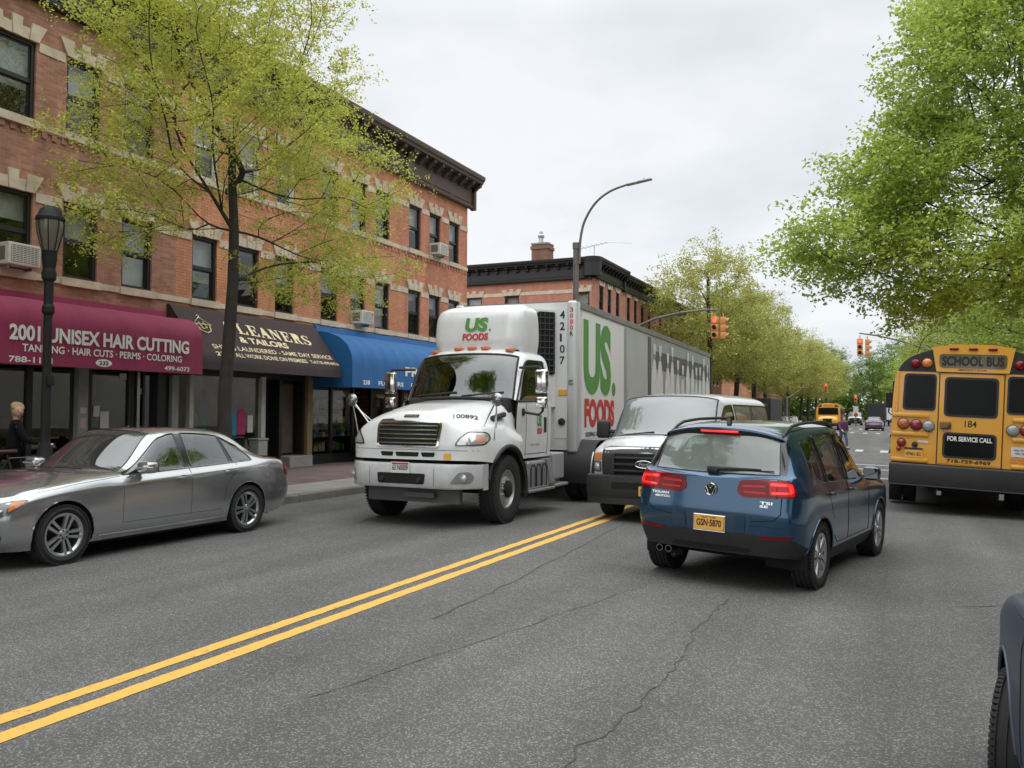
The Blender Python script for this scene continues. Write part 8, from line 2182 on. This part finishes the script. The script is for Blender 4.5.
# ------------------------------------------------------------------ traffic further away
SILVP = carpaint('silver_paint', (.42, .43, .44), .6, .3); BLKPT = carpaint('black_paint', (.010, .010, .012), .3, .3); WINEP = carpaint('mauve_paint', (.10, .07, .12), .5, .3)
def far_car(src, old, new, label, loc, rz_, grp='cars parked and driving in the distance', sc=1.):
    c = copy_tree(src); c['label'] = label; c['group'] = grp; c.location = loc; c.rotation_euler = (0, 0, rz_); c.scale = (sc, sc, sc)
    if new: repaint(c, old, new)
    return c
U_, D_ = rad(90), rad(-90)
far_car(sed, GREYP, WINEP, 'small mauve car driving away in the distance near the far crosswalk', (-2.45, 99.5, -.04), U_)
far_car(suv, BLUEP, BLKPT, 'black car at the right kerb just ahead of the school bus', (.75, 60.5, -.10), U_)
far_car(suv, BLUEP, SILVP, 'silver car at the left kerb, nearest of the distant parked cars', (-9.1, 66.5, 0), D_)
far_car(sed, GREYP, None, 'grey car at the left kerb behind the silver one', (-9.1, 74.0, 0), D_)
far_car(sed, GREYP, WHITEP, 'white car at the left kerb close to the oncoming bus', (-9.1, 81.0, 0), D_)
far_car(suv, BLUEP, BLKPT, 'dark car far down the left kerb beyond the oncoming bus', (-9.1, 116, 0), D_)
far_car(van, WHITEP, None, 'white van facing the camera far down the avenue', (-6.2, 142, 0), D_)
far_car(sed, GREYP, SILVP, 'silver car parked far down the right kerb', (1.2, 112, -.1), U_)
far_car(suv, BLUEP, WHITEP, 'white car parked far down the right kerb', (1.2, 124, -.1), U_)
def box_truck(label, loc, rz_, cab, boxm, L=6.5, W_=2.4, H_=3.3):
    t = thing('box_truck', label, 'truck', loc, rz_, 'box trucks in the distance')
    mb = MB(); mb.rbox(-L, -1.6, -W_/2, W_/2, .9, H_, .05); mb.build('cargo_box', boxm, t)
    mb = MB(); mb.prism(rpoly([(-1.55, .55), (.55, .55), (.6, 1.2), (.3, 1.45), (-.15, 2.35), (-1.55, 2.4)], .12), -W_/2+.15, W_/2-.15, 'XZ'); mb.build('cab', cab, t)
    mb = MB(); mb.prism([(.31, 1.50), (.33, 1.50), (-.10, 2.28), (-.13, 2.28)], -.9, .9, 'XZ'); mb.build('windshield', GL_CAB, t)
    for s in (1, -1):
        mb = MB(); mb.prism([(-.1, 1.5), (.15, 1.5), (-.2, 2.2), (-1.0, 2.2), (-1.0, 1.5)], s*(W_/2-.16), s*(W_/2-.145), 'XZ'); mb.build('side_window', BLKG, t)
        mb = MB(); mb.lathe([(.12, 0), (.12, .04), (0, .05)], 12, axis='X', M=Matrix.Translation((.58, s*.8, .95))); mb.build('headlight', CLRL, t)
        add_wheel(t, -.4, s*.95, .42, .25, .24, 'dish', STEELW, TYRE, DARK); add_wheel(t, -L+1.4, s*.95, .42, .25, .24, 'dish', STEELW, TYRE, DARK)
    mb = MB(); mb.rbox(.5, .66, -W_/2+.15, W_/2-.15, .45, .72, .03); mb.build('bumper', BLKP, t)
    mb = MB(); mb.box(-L+.2, .3, -.5, .5, .5, .88); mb.build('chassis', DARK, t)
    return t
box_truck('dark box truck facing away in the middle of the far avenue', (-3.0, 138, 0), U_, BLKPT, mat('dark_box', (.02, .022, .022), .6))
box_truck('white box truck on the far avenue right of the dark one', (-.6, 150, -.08), U_, WHITEP, PANL)
box_truck('black box truck parked on the left beyond the trailer and white van', (-9.0, 57.5, 0), D_, BLKPT, mat('dark_box', (.02, .022, .022)), 7.0, 2.3, 2.75)
aw2 = awning('awning', 'small blue awning seen just above the white van, under the trees', 62.5, 66.5, [(0, 3.5), (.1, 3.5), (1.2, 2.9), (1.2, 2.6)], BLUE, 1.2, .005)

# ------------------------------------------------------------------ things in and around the shops
def goods(label, y0, y1, x, seed, n=6, rows_=4, z0=.5):
    t = thing('shop_shelf', label, 'shelf', (x, (y0+y1)/2, .14)); rr = random.Random(seed); w = y1-y0
    mb = MB(); 
    for k in range(rows_): mb.box(-.18, .18, -w/2, w/2, z0-.14+k*.42-.02, z0-.14+k*.42)
    for s in (-w/2, w/2-.03): mb.box(-.18, .18, s, s+.03, 0, z0+rows_*.42-.2)
    mb.build('rack', BLKP, t)
    cols = [(.60, .12, .08), (.10, .42, .16), (.75, .60, .12), (.12, .22, .50), (.75, .73, .68), (.55, .22, .42), (.25, .25, .25)]
    for k in range(rows_):
        for j in range(n):
            if rr.random() < .12: continue
            c = rr.choice(cols); a = -w/2+.06+(w-.12)*j/n; h = rr.uniform(.14, .30); mb = MB(); mb.rbox(-.14, .12, a, a+(w-.12)/n*rr.uniform(.6, .92), z0-.14+k*.42+.001, z0-.14+k*.42+h, .015, 1); mb.build('goods', mat('goods_%d' % cols.index(c), c, .5, var=.2, vs=10), t)
    return t
goods('shelves of packets behind the flower shop glass, left of the dark plant table', 20.25, 21.0, -15.79, 3, 4)
goods('shelves of bottles behind the flower shop glass, nearer its doorway', 21.15, 22.0, -15.80, 5, 5)
pt = thing('plant_table', 'dark table with potted plants under the blue awning', 'plant stand', (-14.7, 22.6, .14))
mb = MB(); mb.rbox(-.45, .45, -.9, .9, .72, .78, .01); mb.build('table_top', SHOPM, pt)
for sx in (-.4, .4):
    for sy in (-.85, .85): mb = MB(); mb.box(sx-.03, sx+.03, sy-.03, sy+.03, 0, .72); mb.build('leg', SHOPM, pt)
mb = MB(); mb.box(-.44, .44, -.88, .88, .12, .70); mb.build('drape', mat('black_cloth', (.012, .012, .013), .95), pt)
for k in range(9):
    rg = np.random.default_rng(100+k); x = rg.uniform(-.3, .3); y = -.75+k*.19
    p = thing('potted_plant', 'small potted plant on the dark table under the blue awning', 'plant', (-14.7+x, 22.6+y, .921), group='potted plants on the dark table')
    mb = MB(); mb.lathe([(.055, 0), (.075, .12), (.08, .13), (.07, .13), (.06, .10), (0, .10)], 12); mb.build('pot', mat('pot_grey', (.10, .09, .08), .6), p, True)
    V, F = leaves([(0, 0, .24)], [(0, 0, 1)], rg, 72, .16, .06); mesh_np('foliage', V, F, LF_D, p)
# dress form with a blue blouse, a sewing machine and a garment poster in the cleaner's window
d = thing('dress_form', "tailor's dummy in a turquoise blouse in the dry cleaner's window", 'mannequin', (-15.76, 16.05, .75))
mb = MB(); mb.lathe([(.10, .42), (.17, .50), (.15, .66), (.12, .76), (.17, .92), (.19, 1.02), (.15, 1.12), (.06, 1.17), (0, 1.17)], 18, M=Matrix.Scale(.75, 4, (1, 0, 0))); mb.build('blouse', mat('turquoise_cloth', (.02, .30, .36), .8, var=.2, vs=8), d, True)
mb = MB(); mb.lathe([(.05, 1.165), (.045, 1.24), (.075, 1.32), (.08, 1.40), (.05, 1.47), (0, 1.49)], 14); mb.build('head', mat('dummy_skin', (.45, .36, .28), .6), d, True)
mb = MB(); mb.lathe([(.16, 0), (.16, .02), (.02, .03), (.02, .42)], 14); mb.build('stand', BLKP, d)
s_ = thing('sewing_machine', "grey sewing machine standing in the dry cleaner's window", 'sewing machine', (-15.80, 15.66, .75))
mb = MB(); mb.rbox(-.16, .16, -.22, .22, 0, .40, .02); mb.build('cabinet', PIERG, s_); mb = MB(); mb.rbox(-.08, .08, -.2, .2, .42, .48, .02); mb.rbox(-.07, .07, .10, .2, .48, .70, .02); mb.rbox(-.06, .06, -.18, .2, .66, .78, .025); mb.build('machine_body', mat('machine_grey', (.32, .33, .34), .4), s_)
po = thing('garment_poster', "pink and blue poster of garments in the dry cleaner's window", 'poster', (-15.58, 17.05, 1.05))
for (y0, y1, z0, z1, c, nm) in ((-.24, .0, .0, .62, (.03, .25, .36), 'blue_panel'), (.02, .32, .02, .70, (.42, .03, .14), 'pink_panel')):
    mb = MB(); mb.prism(rpoly([(y0, z0), (y1, z0), (y1, z1*.8), ((y0+y1)/2+.04, z1), ((y0+y1)/2-.04, z1), (y0, z1*.8)], .03), 0, .006, 'YZ'); mb.build(nm, mat('poster_'+nm, c, .6, var=.25, vs=14), po)
no_ = thing('notice', "white paper notice beside the garment poster in the dry cleaner's window", 'notice', (-15.58, 17.55, 1.12)); mb = MB(); mb.box(0, .004, -.10, .10, 0, .45); mb.build('sheet', PAPER, no_)
bn = thing('newspaper_box', 'grey box standing on the pavement by the white post of the dry cleaner', 'box', (-15.2, 17.45, .14))
mb = MB(); mb.rbox(-.16, .16, -.18, .18, .25, .78, .03); mb.build('case', PIERG, bn); mb = MB(); mb.rbox(-.18, .18, -.2, .2, .78, .84, .02); mb.build('lid', PIERG, bn); mb = MB(); mb.box(-.05, .05, -.05, .05, 0, .25); mb.build('foot', BLKP, bn)

# ------------------------------------------------------------------ people
SKIN = mat('skin', (.50, .30, .22), .5); HAIRB = mat('hair_blonde', (.34, .22, .10), .55, var=.3, vs=30); HAIRD = mat('hair_dark', (.02, .015, .012), .6)
COAT = mat('coat_black', (.007, .007, .009), .9, spec=.2); JEAN = mat('jeans', (.05, .075, .13), .85, var=.15, vs=12); PURP = mat('purple_jacket', (.075, .022, .06), .8, var=.2, vs=8); SHOE = mat('shoe', (.03, .03, .03), .6)
def skin_mesh(name, nodes, edges, m, parent, sub=2):
    """nodes: id -> (co, radius); one continuous skinned surface"""
    ids = list(nodes); ix = {k: i for i, k in enumerate(ids)}
    me = bpy.data.meshes.new(name); me.from_pydata([nodes[k][0] for k in ids], [(ix[a], ix[b]) for a, b in edges], [])
    o = bpy.data.objects.new(name, me); COL.objects.link(o)
    md = o.modifiers.new('s', 'SKIN'); md.use_smooth_shade = True
    sv = me.skin_vertices[0].data if len(me.skin_vertices) else None
    for k in ids:
        r = nodes[k][1]; rr = r if isinstance(r, tuple) else (r, r)
        sv[ix[k]].radius = rr; sv[ix[k]].use_root = (k == ids[0])
    s2 = o.modifiers.new('u', 'SUBSURF'); s2.levels = sub; s2.render_levels = sub
    dg = bpy.context.evaluated_depsgraph_get(); dg.update()
    m2 = bpy.data.meshes.new_from_object(o.evaluated_get(dg)); bpy.data.objects.remove(o)
    m2.name = name; m2.materials.clear(); m2.materials.append(m); m2.polygons.foreach_set('use_smooth', [True]*len(m2.polygons))
    r = bpy.data.objects.new(name, m2); COL.objects.link(r); r.parent = parent; return r
def person(label, loc, rz_, J, top, legs, hair, look=0., hairlen=.0, group=None, sc=1.):
    """J: joints in local metres (x forward, y left): pelvis chest neck head, shoulders, elbows, wrists, hips, knees, ankles"""
    t = thing('person', label, 'person', loc, rz_, group); t.scale = (sc, sc, sc)
    nd = {'pelvis': (J['pelvis'], (.10, .08)), 'waist': (J['waist'], (.09, .07)), 'chest': (J['chest'], (.105, .075)), 'neck0': (J['neck'], .048), 'neck1': (tuple(np.array(J['neck'])*.4+np.array(J['head'])*.6-np.array([0, 0, .03])), .048)}
    ed = [('pelvis', 'waist'), ('waist', 'chest'), ('chest', 'neck0'), ('neck0', 'neck1')]
    for s in 'LR':
        nd['sh'+s] = (J['sh'+s], .042); nd['el'+s] = (J['el'+s], .034); nd['wr'+s] = (J['wr'+s], .027)
        ed += [('chest', 'sh'+s), ('sh'+s, 'el'+s), ('el'+s, 'wr'+s)]
        w = np.array(J['wr'+s]); e = np.array(J['el'+s]); d = (w-e)/np.linalg.norm(w-e); side = np.cross(d, [0, 0, 1.]); n_ = np.linalg.norm(side); side = side/n_ if n_ > .1 else np.array([0, 1., 0]); nrm = np.cross(side, d)
        nd['pa'+s] = (tuple(w+d*.075), (.030, .018)); ed.append(('wr'+s, 'pa'+s))
        for f, (o_, l_) in enumerate(((-.028, .062), (-.010, .074), (.010, .068), (.027, .052))):
            k1, k2 = 'f%d%s' % (f, s), 'g%d%s' % (f, s); b_ = w+d*.10+side*o_; nd[k1] = (tuple(b_+d*l_*.4-nrm*.006), .0085); nd[k2] = (tuple(b_+d*l_*.75-nrm*.03), .0075); ed += [('pa'+s, k1), (k1, k2)]
        th = 't'+s; nd[th] = (tuple(w+d*.06+side*.045*(1 if s == 'L' else -1)-nrm*.01), .0095); nd[th+'2'] = (tuple(w+d*.095+side*.055*(1 if s == 'L' else -1)-nrm*.025), .0085); ed += [('pa'+s, th), (th, th+'2')]
        nd['hi'+s] = (J['hi'+s], .075); nd['kn'+s] = (J['kn'+s], .055); nd['an'+s] = (J['an'+s], .036); a = np.array(J['an'+s]); nd['to'+s] = (tuple(a+np.array([.15, 0, -.045])), .030); nd['he'+s] = (tuple(a+np.array([-.03, 0, -.045])), .032)
        ed += [('pelvis', 'hi'+s), ('hi'+s, 'kn'+s), ('kn'+s, 'an'+s), ('an'+s, 'to'+s), ('an'+s, 'he'+s)]
    # the head grows from the neck as part of the same surface
    h = np.array(J['head']); cl, sl_ = math.cos(look), math.sin(look); fw = np.array([cl, sl_, 0]); lf = np.array([-sl_, cl, 0])
    nd['jaw'] = (tuple(h+fw*.015+np.array([0, 0, -.055])), (.062, .068)); nd['face'] = (tuple(h+fw*.012+np.array([0, 0, .015])), (.072, .082)); nd['crown'] = (tuple(h-fw*.008+np.array([0, 0, .075])), (.068, .078)); ed += [('neck1', 'jaw'), ('jaw', 'face'), ('face', 'crown')]
    nd['nose'] = (tuple(h+fw*.103+np.array([0, 0, -.012])), .011); ed.append(('face', 'nose'))
    for s, sg in (('L', 1), ('R', -1)): nd['ear'+s] = (tuple(h+lf*sg*.086-fw*.008), .014); ed.append(('face', 'ear'+s))
    b = skin_mesh('body', nd, ed, SKIN, t)
    mb = MB()
    for sg in (1, -1):
        mb.sphere(tuple(h+fw*.079+lf*sg*.030+np.array([0, 0, .018])), .007, 8, 6)
    mb.build('eyes', mat('eye', (.03, .025, .02), .3), t, True)
    mb = MB(); mb.sphere(tuple(h+fw*.078+np.array([0, 0, -.062])), .018, 10, 6, (.5, 1., .35)); mb.build('mouth', mat('lips', (.36, .13, .11), .5), t, True)
    hn = {'a': (tuple(h+fw*.018+np.array([0, 0, .112])), (.105, .108)), 'a2': (tuple(h-fw*.02+np.array([0, 0, .08])), (.115, .12)), 'b': (tuple(h-fw*.040+np.array([0, 0, .015])), (.098, .080)), 'c': (tuple(h-fw*.055+np.array([0, 0, -.07-hairlen*.4])), (.070, .055)), 'd': (tuple(h-fw*.05+np.array([0, 0, -.11-hairlen])), (.055, .04))}
    skin_mesh('hair', hn, [('a', 'a2'), ('a2', 'b'), ('b', 'c'), ('c', 'd')], hair, t)
    cn = {'pelvis': (tuple(np.array(J['pelvis'])-np.array([0, 0, .06])), (.18, .135)), 'waist': (J['waist'], (.155, .12)), 'chest': (J['chest'], (.175, .135)), 'neck': (tuple(np.array(J['neck'])-np.array([0, 0, .02])), .075)}; ce = [('pelvis', 'waist'), ('waist', 'chest'), ('chest', 'neck')]
    for s in 'LR':
        cn['sh'+s] = (J['sh'+s], .078); cn['el'+s] = (J['el'+s], .060); w = np.array(J['wr'+s]); e = np.array(J['el'+s]); cn['wr'+s] = (tuple(w+(e-w)*.10), .044); ce += [('chest', 'sh'+s), ('sh'+s, 'el'+s), ('el'+s, 'wr'+s)]
    skin_mesh('jacket', cn, ce, top, t)
    ln = {'pelvis': (J['pelvis'], (.15, .115))}; le = []
    for s in 'LR':
        a = np.array(J['an'+s]); k = np.array(J['kn'+s]); ln['hi'+s] = (J['hi'+s], .102); ln['kn'+s] = (J['kn'+s], .070); ln['an'+s] = (tuple(a+(k-a)*.06), .054); le += [('pelvis', 'hi'+s), ('hi'+s, 'kn'+s), ('kn'+s, 'an'+s)]
    skin_mesh('trousers', ln, le, legs, t)
    for s in 'LR':
        a = np.array(J['an'+s]); mb = MB(); mb.rbox(a[0]-.075, a[0]+.20, a[1]-.045, a[1]+.045, a[2]-.085, a[2]-.005, .03, 3); mb.build('shoe', SHOE, t, True)
    return t
Jw = dict(pelvis=(0, 0, .90), waist=(.01, 0, 1.05), chest=(.03, 0, 1.24), neck=(.03, 0, 1.40), head=(.05, 0, 1.52), shL=(.02, .17, 1.33), shR=(.02, -.17, 1.33), elL=(.10, .26, 1.08), elR=(.12, -.24, 1.08), wrL=(.36, .28, 1.00), wrR=(.36, -.26, 1.00), hiL=(0, .09, .86), hiR=(0, -.09, .86), knL=(.08, .10, .48), knR=(-.02, -.10, .47), anL=(.03, .10, .085), anR=(-.16, -.10, .085))
person('blonde woman in a black coat holding a bicycle, looking towards the street', (-13.0, 9.16, .14), rad(62), Jw, COAT, COAT, HAIRB, look=rad(-75), hairlen=.02)
bk = thing('bicycle', 'dark bicycle with brown saddle held by the woman in black', 'bicycle', (-12.72, 9.15, .14), rad(66))
mb = MB(); fr_ = [(-.50, 0, .34), (-.10, 0, .30), (-.22, 0, .80), (.40, 0, .78), (.56, 0, .34)]
mb.tube([(-.50, 0, .34), (-.10, 0, .30)], .014); mb.tube([(-.10, 0, .30), (-.24, 0, .84)], .017); mb.tube([(-.22, 0, .78), (.38, 0, .80)], .016); mb.tube([(-.10, 0, .30), (.40, 0, .68)], .018); mb.tube([(-.22, 0, .76), (-.50, 0, .34)], .012); mb.tube([(.36, 0, .92), (.42, 0, .66), (.56, 0, .34)], .015); mb.build('frame', BLKG, bk, True)
mb = MB(); mb.tube([(.20, .28, .98), (.34, .27, 1.0), (.38, .10, .95), (.37, 0, .93), (.38, -.10, .95), (.34, -.27, 1.0), (.20, -.28, .98)], .012, 8); mb.build('handlebar', CHROME, bk, True)
mb = MB(); mb.rbox(-.38, -.10, -.07, .07, .86, .92, .03, 3); mb.build('saddle', mat('brown_leather', (.06, .02, .012), .5), bk, True)
for x in (-.50, .56):
    mb = MB(); mb.tube([(x+.32*math.cos(a), 0, .34+.32*math.sin(a)) for a in [2*PI*k/32 for k in range(33)]], .018, 6); w_ = mb.build('wheel', TYRE, bk, True)
    mb = MB()
    for k in range(14): a = 2*PI*k/14; mb.tube([(x, .02*(-1)**k, .34), (x+.31*math.cos(a), 0, .34+.31*math.sin(a))], .002, 3)
    mb.build('spokes', ALU, w_)
mb = MB(); mb.tube([(-.10+.17*math.cos(.6), .08, .30+.17*math.sin(.6)), (-.10, .06, .30), (-.10, -.06, .30), (-.10-.17*math.cos(.6), -.08, .30-.17*math.sin(.6))], .012, 6); mb.build('crank', ALU, bk)
Jp = dict(pelvis=(0, 0, .88), waist=(.02, 0, 1.02), chest=(.05, 0, 1.22), neck=(.06, 0, 1.38), head=(.09, 0, 1.50), shL=(.04, .18, 1.31), shR=(.04, -.18, 1.31), elL=(-.08, .24, 1.07), elR=(.14, -.24, 1.06), wrL=(.02, .25, .85), wrR=(.32, -.22, .96), hiL=(0, .09, .85), hiR=(0, -.09, .85), knL=(.16, .10, .47), knR=(-.06, -.10, .46), anL=(.22, .10, .085), anR=(-.28, -.10, .12))
person('pedestrian in a dark purple jacket crossing the road in the distance', (-2.55, 45.2, -.04), rad(-60), Jp, PURP, JEAN, HAIRD, group=None)
